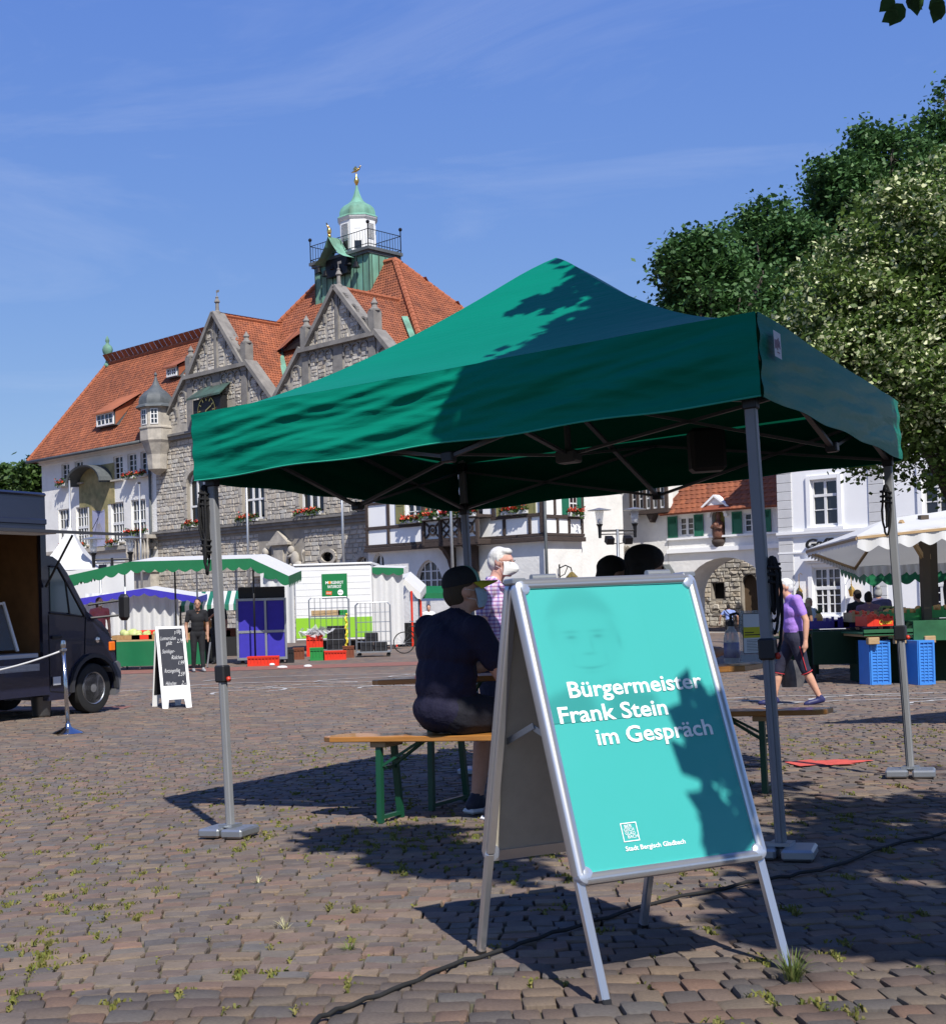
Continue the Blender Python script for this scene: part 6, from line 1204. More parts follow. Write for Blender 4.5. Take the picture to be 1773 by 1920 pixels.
def crate(px0, px1, py0, py1, m, label, yaw=0, D=.4, off=0, slots=True):
    c = ground((px0+px1)/2, py1); c.y += off; k = 2468/c.y; W_, H_ = (px1-px0)/k, (py1-py0)/k; o = thing('crate', label, 'crate', c, yaw, 'plastic crates around the market'); t = .02; mb = MB()
    mb.b2(-W_/2, W_/2, 0, t, 0, H_*.2).b2(-W_/2, W_/2, 0, t, H_*.78, H_); n = max(3, int(W_/.09))
    for i in range(n+1): mb.b2(-W_/2+(W_-t)*i/n, -W_/2+(W_-t)*i/n+t, 0, t*.9, H_*.2, H_*.78)
    mb.b2(-W_/2, -W_/2+t, t, D, 0, H_).b2(W_/2-t, W_/2, t, D, 0, H_).b2(-W_/2+t, W_/2-t, D-t, D, 0, H_).b2(-W_/2+t, W_/2-t, t, D-t, 0, t).b2(-W_/2-.012, W_/2+.012, -.012, -.001, H_-.03, H_+.002); mb.obj('shell', M[m], o)
    MB().b2(-W_/2+t, W_/2-t, t+.01, t+.014, H_*.1, H_*.9).obj('inner_face', M[m], o); return o
crate(464, 523, 1231, 1249, 'red_plastic', 'low orange red crate in front of the blue roll cart'); crate(575, 606, 1191, 1231, 'red_plastic', 'tall red crate topped with plastic film by the trailer'); crate(583, 608, 1212, 1236, 'green_plastic', 'green bottle crate in front of the tall red crate', off=-1.0)
crate(609, 650, 1219, 1236, 'red_plastic', 'low red crate between green and brown crates', .1, off=-.6); crate(643, 664, 1211, 1233, 'brown_plastic', 'brown bottle crate right of the low red crate', off=-.2); crate(550, 570, 1215, 1237, 'brown_plastic', 'reddish brown crate between the blue cart and the trailer'); crate(537, 552, 1217, 1242, 'black_plastic', 'black crate at the right foot of the blue cart', off=-.4)
c = ground(592, 1231); q = np.random.default_rng(3); P = np.stack([q.normal(0, .16, 90), q.normal(.15, .1, 90), .68+np.abs(q.normal(0, .08, 90))], 1); u, v = leaf_quads(P, .16, seed=2); o = link('plastic_film', quads_mesh('plastic_film', P, u, v, q.random(90), mat('film', (.6, .6, .6), .15, alpha=.6)), None, c); tag(o, 'crumpled clear plastic film on the tall red crate', 'plastic film')
for i, (a, b) in enumerate(((510, 1249), (577, 1252), (529, 1254))):
    c = ground(a, b); q = random.Random(i); tag(MB().ball((0, 0, .04), (.08+.03*i, .06, .04), 8, 5).obj('litter', M['white_paint'], loc=c), ['round white scrap lying before the red crate', 'white paper scrap lying left of the green crate', 'flat white scrap lying between two scraps'][i], 'litter')
# bicycle behind the curtain
c = ground(758, 1226); bi = thing('bicycle', 'bicycle leaning behind the seated man, front wheel showing', 'bicycle', c, .15)
for x in (0, 1.05):
    w_ = MB().tube([(x+.33*math.cos(2*PI*i/28), 0, .35+.33*math.sin(2*PI*i/28)) for i in range(29)], .018, 6, cap=False).obj('wheel', M['rubber'], bi, smooth=True); mb = MB()
    for i in range(12): mb.tube([(x, 0, .35), (x+.33*math.cos(2*PI*i/12), 0, .35+.33*math.sin(2*PI*i/12))], .003, 4)
    mb.obj('spokes', M['galv'], w_)
MB().tube([(0, 0, .35), (.2, 0, .95)], .016, 6).tube([(.15, 0, .8), (.6, 0, .35), (1.05, 0, .35), (.75, 0, .85), (.17, 0, .85)], .018, 6).tube([(.6, 0, .35), (.77, 0, .98)], .016, 6).obj('frame', M['black'], bi); MB().b2(.66, .9, -.07, .07, .98, 1.03, b=.02).obj('saddle', M['black'], bi); MB().tube([(.25, -.28, 1.0), (.2, 0, 1.02), (.25, .28, 1.0)], .014, 6).obj('handlebar', M['galv'], bi)
# small stalls further right
o0 = Vector((at(760, 1180, 47.5).x, 47.5, gzz)); rs = thing('snack_stall', 'small red stall with white parasol behind the trailer', 'market stall', o0)
canopy(rs, loc_pts(o0, [at(742, 1092, 47.5), at(758, 1086, 47.5), at(788, 1112, 47.5)]), (.3, 1.6, 0), .3, 'canvas_white', 'canvas_white', drop=.3)
MB().b2(-.35, -.05, 0, .1, 0, 1.5).obj('red_panel', M['red_plastic'], rs); MB().tube([(.25, 0, 0), (.25, 0, 2.0)], .04, 8).tube([(.6, .5, 0), (.6, .5, 2.0)], .04, 8).obj('red_post', M['red_plastic'], rs); MB().b2(-.3, .6, 0, .5, 0, .85).obj('counter', M['metal_black'], rs)
o0 = Vector((at(812, 1180, 49).x, 49, gzz)); ms_ = thing('mint_stall', 'stall with mint green awning left of the capped man', 'market stall', o0); canopy(ms_, loc_pts(o0, [at(778, 1112, 49), at(905, 1112, 49)]), (0, 1.5, 0), .28, 'canvas_green', 'canvas_green', drop=.2, scal=False); MB().b2(-.6, 1.5, .3, .9, 0, .9).obj('counter', M['plaster_grey'], ms_)
for x in (-.5, 1.5): post(ms_, (x, .2, 0), 1.9, .03)
# ================================================================ fruit stall on the right
fb = ground(1650, 1284); o0 = Vector((fb.x, fb.y, gz(fb.x, fb.y))); fs_ = thing('fruit_stall', 'fruit stall with white scalloped canopy and dark green cloth on the right', 'market stall', o0, 0)
D0 = fb.y; k = 2468/D0
def L_(px_, py_, Y): return at(px_, py_, Y)-o0
Nc, Rc, Wc, Fc, Xc = L_(1606, 1004, D0-.9), L_(2000, 962, D0-.9), L_(1512, 1030, D0+1.6), L_(1602, 1063, D0+3.6), L_(2000, 1045, D0+3.6); r0_, r1_ = L_(1664, 972, D0+.7), L_(2000, 925, D0+.7)
def scal(par, a, b, drop, m, seg=.33, ph=0):
    L = (b-a).length; kk = max(1, round(L/seg)); ns = 8; n2 = kk*ns+1; pts = [a.lerp(b, i/(n2-1)) for i in range(n2)]; lowp = [p-Vector((.0, .04*math.sin(i*.8), drop*(.7+.3*math.sin(PI*(i % ns)/ns)))) for i, p in enumerate(pts)]
    return MB().add(pts+lowp, [(i, i+n2, i+1+n2, i+1) for i in range(n2-1)]).obj('valance', M[m], par, smooth=True)
def sagq(a, b, c, d, sag=.06): return lambda u, v: tuple(a.lerp(b, u).lerp(d.lerp(c, u), v)+Vector((0, 0, -sag*math.sin(PI*u)*math.sin(PI*v)+.05*mnoise.noise(Vector((u*6, v*3, 1)))*math.sin(PI*u))))
mb = MB(); grid(30, 10, sagq(Nc, Rc, r1_, r0_), mb); grid(10, 10, sagq(Wc, Nc, r0_, r0_, .03), mb); grid(10, 10, sagq(Fc, Wc, r0_, r0_, .03), mb); grid(24, 10, sagq(Xc, Fc, r0_, r1_, .05), mb); cn = mb.obj('canopy', M['canvas_white'], fs_, smooth=50)
for a_, b_2, d_ in ((Nc, Rc, .27), (Wc, Nc, .14), (Fc, Wc, .14), (Xc, Fc, .2)): scal(cn, a_, b_2, d_, 'canvas_white', .33 if d_ > .2 else .16)
for a_, b_2 in ((Nc, r0_), (Wc, r0_), (Fc, r0_), (Wc, Nc), (Fc, Wc), (Nc, Rc)): MB().bar(a_-Vector((0, 0, .04)), b_2-Vector((0, 0, .05)), .04).obj('canopy_rib', M['wood_pale'], fs_)
for px_, yy in ((1738, D0+.3), (1752, D0+1.6), (1842, D0)): p = L_(px_, 1200, yy); MB().bar((p.x, p.y, 0), (p.x, p.y, 2.75), .13, .13).obj('post', mat('post_wood', (.075, .058, .042), .85), fs_); MB().bar((p.x, p.y, 2.0), (p.x-.5, p.y-.3, 2.65), .06).obj('brace', M['wood_pale'], fs_)
zt = (1250-1172)/k; x0, x1 = L_(1620, 1200, D0).x, L_(1990, 1200, D0).x
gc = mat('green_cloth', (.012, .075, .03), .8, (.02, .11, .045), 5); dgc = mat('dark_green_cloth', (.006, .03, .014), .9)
MB().b2(x0, x1, -.05, 1.3, .78, .82).obj('counter_board', M['wood_pale'], fs_); MB().b2(x0-.04, x0+.75, -.1, -.05, .80, .9).b2(x0-.04, x0+.75, -.1, 1.3, .82, .845).obj('green_cloth', gc, fs_); MB().b2(x0+.76, x1, -.1, -.06, .70, 1.02).b2(x0+.76, x1, -.06, 1.3, 1.0, 1.02).obj('green_cloth', gc, fs_)
for px_ in (1632, 1682, 1737): p = L_(px_, 1200, D0); MB().b2(p.x-.09, p.x+.09, -.14, -.02, .66, .775, b=.01).obj('beam_end', M['wood_pale'], fs_)
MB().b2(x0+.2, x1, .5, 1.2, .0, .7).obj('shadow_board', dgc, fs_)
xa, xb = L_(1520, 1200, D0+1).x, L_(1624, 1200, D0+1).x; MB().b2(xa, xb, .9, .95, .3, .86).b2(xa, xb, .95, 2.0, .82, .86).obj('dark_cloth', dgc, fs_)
for x in (xa+.1, xb-.1): MB().bar((x, 1.2, 0), (x, 1.2, .82), .05).obj('trestle_leg', M['metal_black'], fs_)
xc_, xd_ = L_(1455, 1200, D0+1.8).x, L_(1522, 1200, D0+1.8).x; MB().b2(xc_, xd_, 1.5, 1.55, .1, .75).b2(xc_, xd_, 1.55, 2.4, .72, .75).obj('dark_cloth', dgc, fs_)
def upcrate(px0, px1, py0, label, yaw, D=.35):
    c = ground((px0+px1)/2, 1284); kk = 2468/c.y; W_, H_ = (px1-px0)/kk*.85, (1284-py0)/kk; o = thing('crate', label, 'crate', c, yaw, 'blue crates on end under the fruit stall'); mb = MB(); t = .018
    for a, b, cc, d in ((0, W_, 0, .035), (0, W_, H_-.035, H_), (0, .03, .035, H_-.035), (W_-.03, W_, .035, H_-.035)): mb.b2(a-W_/2, b-W_/2, -.02, 0, cc, d)
    mb.b2(-W_/2, W_/2, .006, .012, .0, H_); n = 11
    for i in range(n+1): mb.b2(-W_/2+.03, W_/2-.03, -.006, .005, .07+(H_-.17)*i/n, .085+(H_-.17)*i/n)
    for x in (-.5, -.18, .14, .5): mb.b2(x*(W_-.06)-.008, x*(W_-.06)+.008, -.008, .004, .035, H_-.035)
    mb.b2(-W_/2, W_/2, -.012, .0, .075, .09).b2(-W_/2, W_/2, -.012, 0, H_-.09, H_-.075); mb.obj('crate_bottom', M['blue_plastic'], o)
    MB().b2(W_/2-.001, W_/2+.012, 0, D, 0, H_).b2(-W_/2-.012, -W_/2+.001, 0, D, 0, H_).b2(-W_/2, W_/2, .013, D, H_-.02, H_).b2(-W_/2, W_/2, .013, D, 0, .02).obj('crate_sides', M['blue_plastic'], o)
upcrate(1628, 1674, 1201, 'bright blue crate standing on end at the left under the fruit counter', .12); upcrate(1718, 1757, 1201, 'bright blue crate standing on end right of the tent pole', .2)
# produce
def fcrate(px_, py_, Y, L, m, label, yaw=0, W_=.4, h=.16, fill=None, r=.05, n=14, seed=0):
    p = at(px_, py_, Y); o = thing('fruit_crate', label, 'crate', p, yaw, 'fruit crates on the right stall'); mb = MB(); t = .015
    for x in (-L/2, L/2-t): mb.b2(x, x+t, 0, W_, 0, h)
    for y in (0, W_-t): mb.b2(-L/2+t, L/2-t, y, y+t, 0, h*.8)
    mb.b2(-L/2+t, L/2-t, t, W_-t, 0, .01); n_ = 4
    for i in range(n_): mb.b2(-L/2+L*i/n_, -L/2+L*i/n_+.05, -.004, 0, 0, h+.03)
    mb.obj('box', m, o); q = random.Random(seed)
    if fill:
        for _ in range(n): MB().ball((q.uniform(-L/2+r, L/2-r), q.uniform(r, W_-r), h*.8+q.uniform(-.02, .03)), r*q.uniform(.85, 1.1), 10, 7).obj('fruit', fill, o, smooth=True)
    return o
orng = mat('orange_fruit', (.75, .24, .02), .5, var=.15); tom = mat('tomato', (.6, .05, .02), .3); mango = mat('mango', (.45, .30, .10), .5, (.5, .22, .06), 7)
fcrate(1548, 1179, D0+1.3, .82, M['violet_plastic'], 'left dark violet crate on the dark green table'); fcrate(1592, 1176, D0+1.3, .62, M['violet_plastic'], 'right dark violet crate beside the orange printed box')
ob = fcrate(1650, 1174, D0+.15, .45, M['red_plastic'], 'orange cardboard tray of tomatoes with yellow lettering', .1, fill=tom, n=12, seed=5); lettering('Queen', .11, mat('yellow_ink', (.75, .55, .04), .6), ob, Matrix.Translation((-.02, -.008, .03)) @ XR, width=.22, shear=.2)
fcrate(1700, 1164, D0+.35, .6, M['green_plastic'], 'green crate of brown round fruit at the right of the stall', fill=mango, r=.06, n=22, seed=6); fcrate(1764, 1158, D0+.35, .7, M['green_plastic'], 'green crate with clear film at the far right of the stall', fill=mango, r=.06, n=20, seed=7)
fcrate(1625, 1166, D0+.9, .5, M['wood_pale'], 'wooden tray of red fruit behind the orange tray', fill=tom, n=14, seed=8); fcrate(1680, 1160, D0+.9, .45, M['black_plastic'], 'black tray of green melons behind the tomatoes', fill=mat('melon', (.10, .16, .04), .6), r=.08, n=7, seed=9)
fcrate(1500, 1200, D0+1.9, .5, mat('yellow_box', (.7, .55, .03), .5), 'yellow and green fruit box behind the walking man', fill=tom, n=10, seed=10); fcrate(1512, 1186, D0+2.2, .4, M['green_plastic'], 'green tray with white cauliflowers behind the walking man', fill=mat('cauliflower', (.7, .68, .5), .8), r=.09, n=5, seed=11)
p = at(1535, 1170, D0+2.4); q = np.random.default_rng(12); o = thing('pineapple', 'pineapple with spiky green leaves behind the violet crates', 'pineapple', p); MB().ball((0, 0, .1), (.07, .07, .1)).obj('fruit', mango, o, smooth=True); mb = MB()
for i in range(16): a = i*2.4; mb.add([(.02*math.cos(a), .02*math.sin(a), .18), (.03*math.cos(a+.8), .03*math.sin(a+.8), .18), (.1*math.cos(a+.3), .1*math.sin(a+.3), .36-.006*i)], [(0, 1, 2)], 0, .1+.05*i)
mb.obj('leaves', M['foliage'], o)
# green awning stall behind
o0 = Vector((at(1690, 1150, 27).x, 27, gz(11, 27))); ga_ = thing('green_awning_stall', 'stall with dark green scalloped awning behind the fruit stall', 'market stall', o0)
canopy(ga_, loc_pts(o0, [at(1622, 1068, 27), at(1960, 1050, 27)]), (.3, 2.2, 0), .25, 'canvas_green', 'canvas_green', drop=.35); 
for px_ in (1640, 1740, 1900): p = at(px_, 1150, 27.2)-o0; post(ga_, (p.x, p.y, 0), 2.0, .03, 'metal_black')
MB().b2(-.6, 3, .6, 1.4, 0, .9).obj('counter', dgc, ga_)
# parasol just outside the right edge, casting the pointed shadow on the paving
o0 = onground(7.6, 10.5); ps = thing('market_parasol', 'square white market parasol just beyond the right picture edge', 'parasol', o0, R_(38)); mb = MB(); a = 1.75
for i in range(4):
    c = [(-a, -a), (a, -a), (a, a), (-a, a)]; mb.add([(*c[i], 2.45), (*c[(i+1) % 4], 2.45), (0, 0, 3.1)], [(0, 1, 2)])
mb.obj('cover', M['canvas_white'], ps); post(ps, (0, 0, 0), 3.05, .03, 'alu'); MB().lathe([(.35, 0), (.35, .06), (.05, .12)], 16).obj('base', M['galv'], ps)
# ================================================================ people
def skin(k, c): return mat('skin_'+k, c, .55, var=.08, scale=30)
SK = skin('light', (.52, .29, .20)); SK2 = skin('tan', (.36, .19, .12))
def cl(name, c, c2=None, **k): k.setdefault('bump', .5); k.setdefault('bscale', 8); k.setdefault('bdist', .03); return mat(name, c, .85, c2, **k) if c2 else mat(name, c, .85, var=.12, scale=14, **k)
def sdf(pr, X):
    if pr[0] == 'c':
        a, b, ra, rb = np.array(pr[1]), np.array(pr[2]), pr[3], pr[4]; d = b-a; t = np.clip(((X-a)@d)/max(d@d, 1e-9), 0, 1); return np.linalg.norm(X-a-t[:, None]*d, axis=1)-(ra+(rb-ra)*t)
    c, r, Mx = np.array(pr[1]), np.array(pr[2]), pr[3]; Y_ = X-c
    if Mx is not None: Y_ = Y_ @ np.array(Mx)
    k = np.linalg.norm(Y_/r, axis=1); return (k-1)*r.min()
def blend_body(name, prims, mats, parent, vox, sm=3, noise_=0):
    """fuse tapered capsules and ellipsoids into one continuous surface; each face keeps its own cloth or skin"""
    mb = MB()
    for pr in prims:
        if pr[0] == 'c':
            a, b = Vector(pr[1]), Vector(pr[2]); L = (b-a).length
            if L < 1e-4: b = a+Vector((0, 0, 1e-3)); L = 1e-3
            z = (b-a)/L; q = z.to_track_quat('Z', 'Y').to_matrix(); ra, rb = pr[3], pr[4]
            pf = [(max(ra*math.sin(t), 1e-4), -ra*math.cos(t)) for t in [PI/2*i/4 for i in range(5)]]+[(max(rb*math.cos(t), 1e-4), L+rb*math.sin(t)) for t in [PI/2*i/4 for i in range(5)]]
            mb.lathe(pf, 12, a, M=q)
        else:
            Mx = (Matrix(pr[3]) if pr[3] is not None else Matrix.Identity(3)) @ Matrix.Diagonal(pr[2]); pf = [(max(math.sin(PI*i/10), 1e-3), -math.cos(PI*i/10)) for i in range(11)]; mb.lathe(pf, 14, pr[1], M=Mx)
    me0 = mb.mesh('tmp'); o = bpy.data.objects.new('tmp', me0)
    r = o.modifiers.new('r', 'REMESH'); r.mode = 'VOXEL'; r.voxel_size = vox
    s = o.modifiers.new('s', 'SMOOTH'); s.factor = .5; s.iterations = sm
    dg = tmp_graph(o); me = bpy.data.meshes.new_from_object(o.evaluated_get(dg)); bpy.data.objects.remove(o); bpy.data.meshes.remove(me0); me.name = name
    n = len(me.vertices); co = np.empty(n*3, np.float32); me.vertices.foreach_get('co', co); co = co.reshape(-1, 3)
    nf = len(me.polygons); ce = np.empty(nf*3, np.float32); me.polygons.foreach_get('center', ce); ce = ce.reshape(-1, 3).astype(float)
    D = np.stack([sdf(p, ce) for p in prims], 1); idx = np.array([p[-1] for p in prims])[D.argmin(1)]
    for m_ in mats: me.materials.append(m_)
    me.polygons.foreach_set('material_index', idx.astype(np.int32)); me.shade_smooth()
    if noise_:
        for v in me.vertices: v.co += v.normal*noise_*mnoise.noise(v.co*14)
    return link(name, me, parent)
def lerp3(a, b, t): return tuple(a[i]+(b[i]-a[i])*t for i in range(3))
def rotz3(a): return Matrix.Rotation(a, 3, 'Z')
def hand_prims(w, d, side, s, mi, curl=.5):
    """palm, four unequal bent fingers and a thumb from the wrist w along direction d"""
    d = Vector(d).normalized(); up = Vector(side).normalized(); lat = d.cross(up).normalized(); w = Vector(w); P = [('c', w, w+d*.07*s, .026*s, .03*s, mi)]
    for k, L in zip((-1.5, -.5, .5, 1.5), (.066, .078, .073, .056)):
        b = w+d*.085*s+lat*k*.019*s; m_ = b+(d*math.cos(curl*.5)-up*math.sin(curl*.5))*L*.5*s; e = m_+(d*math.cos(curl*1.4)-up*math.sin(curl*1.4))*L*.5*s; P += [('c', b, m_, .0095*s, .009*s, mi), ('c', m_, e, .009*s, .0075*s, mi)]
    b = w+d*.03*s-lat*.026*s; m_ = b+(d*.7-lat*.7-up*.2)*.042*s; P += [('c', b, m_, .013*s, .011*s, mi), ('c', m_, m_+(d*.9-lat*.2-up*.3)*.032*s, .011*s, .009*s, mi)]
    return P
def person(label, loc, rz, J, H=1.75, top=None, bot=None, skin_=None, hair=None, shoe=None, sleeve='short', legs='long', vox=.02, girth=1., group=None, headyaw=0., headpitch=0., hat=None, hairstyle='short', fingers=False, longshirt=False):
    """local frame: faces +x, y to the left, feet at z=0; J overrides joints (fractions of H)"""
    D = dict(pel=(0, 0, .52), chest=(.0, 0, .715), neck=(.0, 0, .835), head=(.02, 0, .925), hipL=(0, .052, .51), hipR=(0, -.052, .51), knL=(.012, .056, .28), knR=(.012, -.056, .28), anL=(-.01, .056, .05), anR=(-.01, -.056, .05), shL=(-.005, .108, .80), shR=(-.005, -.108, .80), elL=(-.015, .14, .63), elR=(-.015, -.14, .63), wrL=(.03, .135, .485), wrR=(.03, -.135, .485), toeL=None, toeR=None)
    D.update(J); V = {k: (None if v is None else tuple(c*H for c in v)) for k, v in D.items()}; g_ = girth; P = []; TOP, BOT, SKN, SHO = 0, 1, 2, 3; h = H
    pel, ch, nk, hd = (Vector(V[k]) for k in ('pel', 'chest', 'neck', 'head')); ax = (ch-pel).normalized(); fwd = Vector((1, 0, 0)); fwd = (fwd-ax*fwd.dot(ax)).normalized(); lat = ax.cross(fwd); MT = Matrix((fwd, lat, ax)).transposed()
    P += [('e', pel, (.068*h*g_, .093*h*g_, .07*h), MT, TOP if longshirt else BOT), ('e', pel+ax*.07*h, (.067*h*g_, .088*h*g_, .075*h), MT, TOP), ('e', pel.lerp(ch, .62), (.067*h*g_, .09*h*g_, .09*h), MT, TOP), ('e', ch+ax*.01*h, (.066*h*g_, .1*h*g_, .085*h), MT, TOP)]
    for s in ('L', 'R'):
        sh, el, wr = V['sh'+s], V['el'+s], V['wr'+s]; P += [('c', lerp3(tuple(ch+ax*.05*h), sh, .3), sh, .05*h, .040*h, TOP), ('c', tuple(nk-ax*.012*h), sh, .036*h, .034*h, TOP)]
        m_ = lerp3(sh, el, .62 if sleeve == 'short' else 1); ar = .98 if g_ < 1.15 else 1.12
        P += [('c', sh, m_, .039*h*ar, .035*h*ar, TOP)]
        if sleeve == 'short': P += [('c', m_, el, .0275*h*ar, .025*h*ar, SKN), ('c', el, lerp3(el, wr, .35), .025*h*ar, .0255*h*ar, SKN), ('c', lerp3(el, wr, .35), wr, .0255*h*ar, .0165*h, SKN)]
        else: P += [('c', el, wr, .031*h, .023*h, TOP)]
        d = Vector(wr)-Vector(el)
        if fingers: P += hand_prims(wr, d, (0, 0, 1) if abs(d.normalized().z) < .8 else (1, 0, 0), h/1.75, SKN)
        else: P += [('c', wr, tuple(Vector(wr)+d.normalized()*.045*h), .017*h, .021*h, SKN), ('c', tuple(Vector(wr)+d.normalized()*.045*h), tuple(Vector(wr)+d.normalized()*.085*h+Vector((.01*h, 0, 0))), .018*h, .01*h, SKN), ('c', tuple(Vector(wr)+d.normalized()*.02*h), tuple(Vector(wr)+d.normalized()*.05*h+Vector((.025*h, 0, 0))), .01*h, .007*h, SKN)]
        hp_, kn, an = V['hip'+s], V['kn'+s], V['an'+s]; to = V['toe'+s] or (an[0]+.085*h, an[1]*1.08, an[2]-.028*h)
        P += [('c', hp_, kn, .056*h*g_, .04*h, BOT)]
        if legs == 'long': P += [('c', kn, lerp3(kn, an, .9), .039*h, .029*h, BOT)]
        else: P += [('c', kn, lerp3(kn, an, .12), .041*h, .041*h, BOT), ('c', lerp3(kn, an, .1), lerp3(kn, an, .38), .029*h, .033*h, SKN), ('c', lerp3(kn, an, .38), an, .033*h, .02*h, SKN)]
        he = (an[0]-.02*h, an[1], an[2]-.025*h); P += [('c', an, he, .023*h, .024*h, SHO), ('c', he, to, .023*h, .022*h, SHO), ('c', to, lerp3(he, to, 1.18), .022*h, .017*h, SHO)]
    HM = rotz3(headyaw) @ Matrix.Rotation(-headpitch, 3, 'Y'); hf = lambda x, y, z: tuple(hd+HM @ Vector((x*h, y*h, z*h)))
    P += [('c', tuple(nk-ax*.02*h), hf(-.012, 0, -.04), .034*h, .032*h, SKN), ('e', hf(-.008, 0, .012), (.056*h, .044*h, .055*h), HM, SKN), ('e', hf(.014, 0, -.028), (.036*h, .034*h, .04*h), HM, SKN), ('c', hf(.049, 0, .008), hf(.060, 0, -.014), .006*h, .0095*h, SKN), ('c', hf(.043, .016, .014), hf(.043, -.016, .014), .009*h, .009*h, SKN), ('c', hf(.045, .012, -.036), hf(.045, -.012, -.036), .006*h, .006*h, SKN), ('e', hf(.04, 0, -.055), (.014*h, .016*h, .013*h), HM, SKN)]
    for s in (-1, 1): P += [('e', hf(-.006, s*.044, -.004), (.012*h, .006*h, .018*h), HM, SKN)]
    o = thing('person', label, 'person', loc, rz, group); mats = [top, bot, skin_ or SK, shoe or M['black']]
    blend_body('body', P, mats, o, vox)
    if hair is not None:
        HP = [('e', hf(-.014, 0, .021), (.0545*h, .0465*h, .049*h), HM, 0), ('e', hf(-.034, 0, -.004), (.036*h, .043*h, .045*h), HM, 0)]
        if hairstyle == 'grey': HP += [('e', hf(.016, 0, .048), (.03*h, .038*h, .018*h), HM, 0), ('e', hf(-.036, 0, -.026), (.018*h, .032*h, .02*h), HM, 0), ('c', hf(-.008, .044, .02), hf(-.004, .046, .0), .006*h, .004*h, 0), ('c', hf(-.008, -.044, .02), hf(-.004, -.046, .0), .006*h, .004*h, 0)]
        if hairstyle == 'bun': HP += [('e', hf(-.05, 0, .05), (.028*h, .03*h, .028*h), HM, 0), ('e', hf(-.02, 0, -.02), (.05*h, .05*h, .05*h), HM, 0)]
        if hairstyle == 'long': HP += [('e', hf(-.03, 0, -.05), (.036*h, .046*h, .06*h), HM, 0)]
        if hairstyle == 'wavy': HP += [('e', hf(-.01, 0, .035), (.066*h, .06*h, .05*h), HM, 0), ('e', hf(-.03, .03, -.01), (.04*h, .03*h, .05*h), HM, 0), ('e', hf(-.03, -.03, -.01), (.04*h, .03*h, .05*h), HM, 0)]
        blend_body('hair', HP, [hair], o, max(vox*.7, .007), 2, noise_=.006)
    if hat: hat(o, hf, HM, h)
    for s in (-1, 1): MB().ball(hf(.0455, s*.0185, .004), .005*h, 8, 6).obj('eye', mat('eye', (.02, .015, .012), .2), o, smooth=True)
    o['_'] = 0; del o['_']; return o, hf, HM, h, V
def face_mask(o, hf, HM, h, m, beak=.0, strap=True):
    def f(u, v):
        a = (u-.5)*2.3; z = .004-.062*v; bul = math.sin(PI*min(max(v, 0), 1))
        r = .052+.010*bul*math.cos(a)+beak*max(0, math.cos(a*1.2))*bul**.8; return hf(r*math.cos(a)-.0, .046*math.sin(a)*(1-.12*v), z)
    mk = grid(16, 10, f).obj('face_mask', m, o, smooth=True)
    for k in range(3): MB().tube([f(u/14, .3+k*.2) for u in range(1, 14)], .0012, 4).obj('mask_fold', m, mk)
    for s in (-1, 1):
        u = 1 if s > 0 else 0
        for v, z in ((.03, .008), (.95, -.02)): MB().tube([f(u, v), hf(.016, s*.0475, z*1.0-.01), hf(-.012, s*.047, z)], .0013, 5).obj('mask_strap', M['white_paint'], mk)
# --- the seated man in the cap
navy_c = cl('navy_shirt', (.008, .007, .026), bump=.7); dark_c = cl('dark_shorts', (.008, .008, .014)); blk_c = cl('black_cloth', (.012, .012, .014))
mask_b = mat('mask_blue', (.34, .48, .60), .8, var=.05); mask_w = mat('mask_white', (.80, .80, .78), .8, var=.04)
def cap(o, hf, HM, h):
    cm, ct, cy = blk_c, mat('cap_mint', (.22, .42, .36), .8), mat('cap_yellow', (.50, .42, .03), .8)
    def dome(u, v):
        a = u*2*PI; r = math.cos(v*PI/2); return hf(-.008+.0615*math.cos(a)*r**.8, .0505*math.sin(a)*r**.8, .022+.058*math.sin(v*PI/2)**.9)
    c = grid(32, 10, dome).obj('cap_crown', [cm, ct], o, smooth=True); fidx = [1 if (i % 32 < 4 or i % 32 >= 28) else 0 for i in range(320)]; c.data.polygons.foreach_set('material_index', fidx)
    def brim(u, v):
        a = (u-.5)*2.2; r = .058+.052*v*(math.cos(a*.75)**.7); return hf(-.008+r*math.cos(a)*1.06, (.049+.006*v)*math.sin(a)/math.sin(1.1)*1.0, .020-.010*v-.012*abs(u-.5)**2*4*v)
    mb = grid(18, 6, brim); top_ = [(v[0], v[1], v[2]+.004) for v in mb.v]; n = len(top_); fs = list(mb.f); mb.add(top_, [tuple(f) for f in fs]); mb.obj('cap_brim', cy, c, smooth=True)
seat = Vector((.50, 7.03)); bz = gz(*seat)
fa = math.atan2(.84, .54)
J = dict(pel=(-.02, 0, .345), chest=(.0, 0, .52), neck=(.03, 0, .635), head=(.075, 0, .708), hipL=(.0, .06, .338), hipR=(.0, -.06, .338), knL=(.22, .09, .315), knR=(.21, -.10, .315), anL=(.17, .09, .05), anR=(.12, -.06, .05), shL=(.015, .118, .595), shR=(.015, -.122, .592), elL=(.09, .165, .45), elR=(.085, -.165, .445), wrL=(.22, .08, .465), wrR=(.21, -.10, .43))
o, hf, HM, h, V = person('heavy man in navy shirt, cap and blue face mask sitting on the beer bench', (seat.x, seat.y, bz), fa-.42, J, 1.74, navy_c, dark_c, SK, cl('brown_hair', (.05, .035, .02)), mat('navy_shoe', (.02, .022, .04), .6), vox=.0105, girth=1.27, longshirt=True, headyaw=-.42, headpitch=.18, hat=cap, legs='short', fingers=True)
face_mask(o, hf, HM, h, mask_b, .004)
for s in ('L', 'R'): an = V['an'+s]; MB().b2(an[0]-.075, an[0]+.2, an[1]-.048, an[1]+.048, 0, .028, b=.012).obj('shoe_sole', M['white_paint'], o)
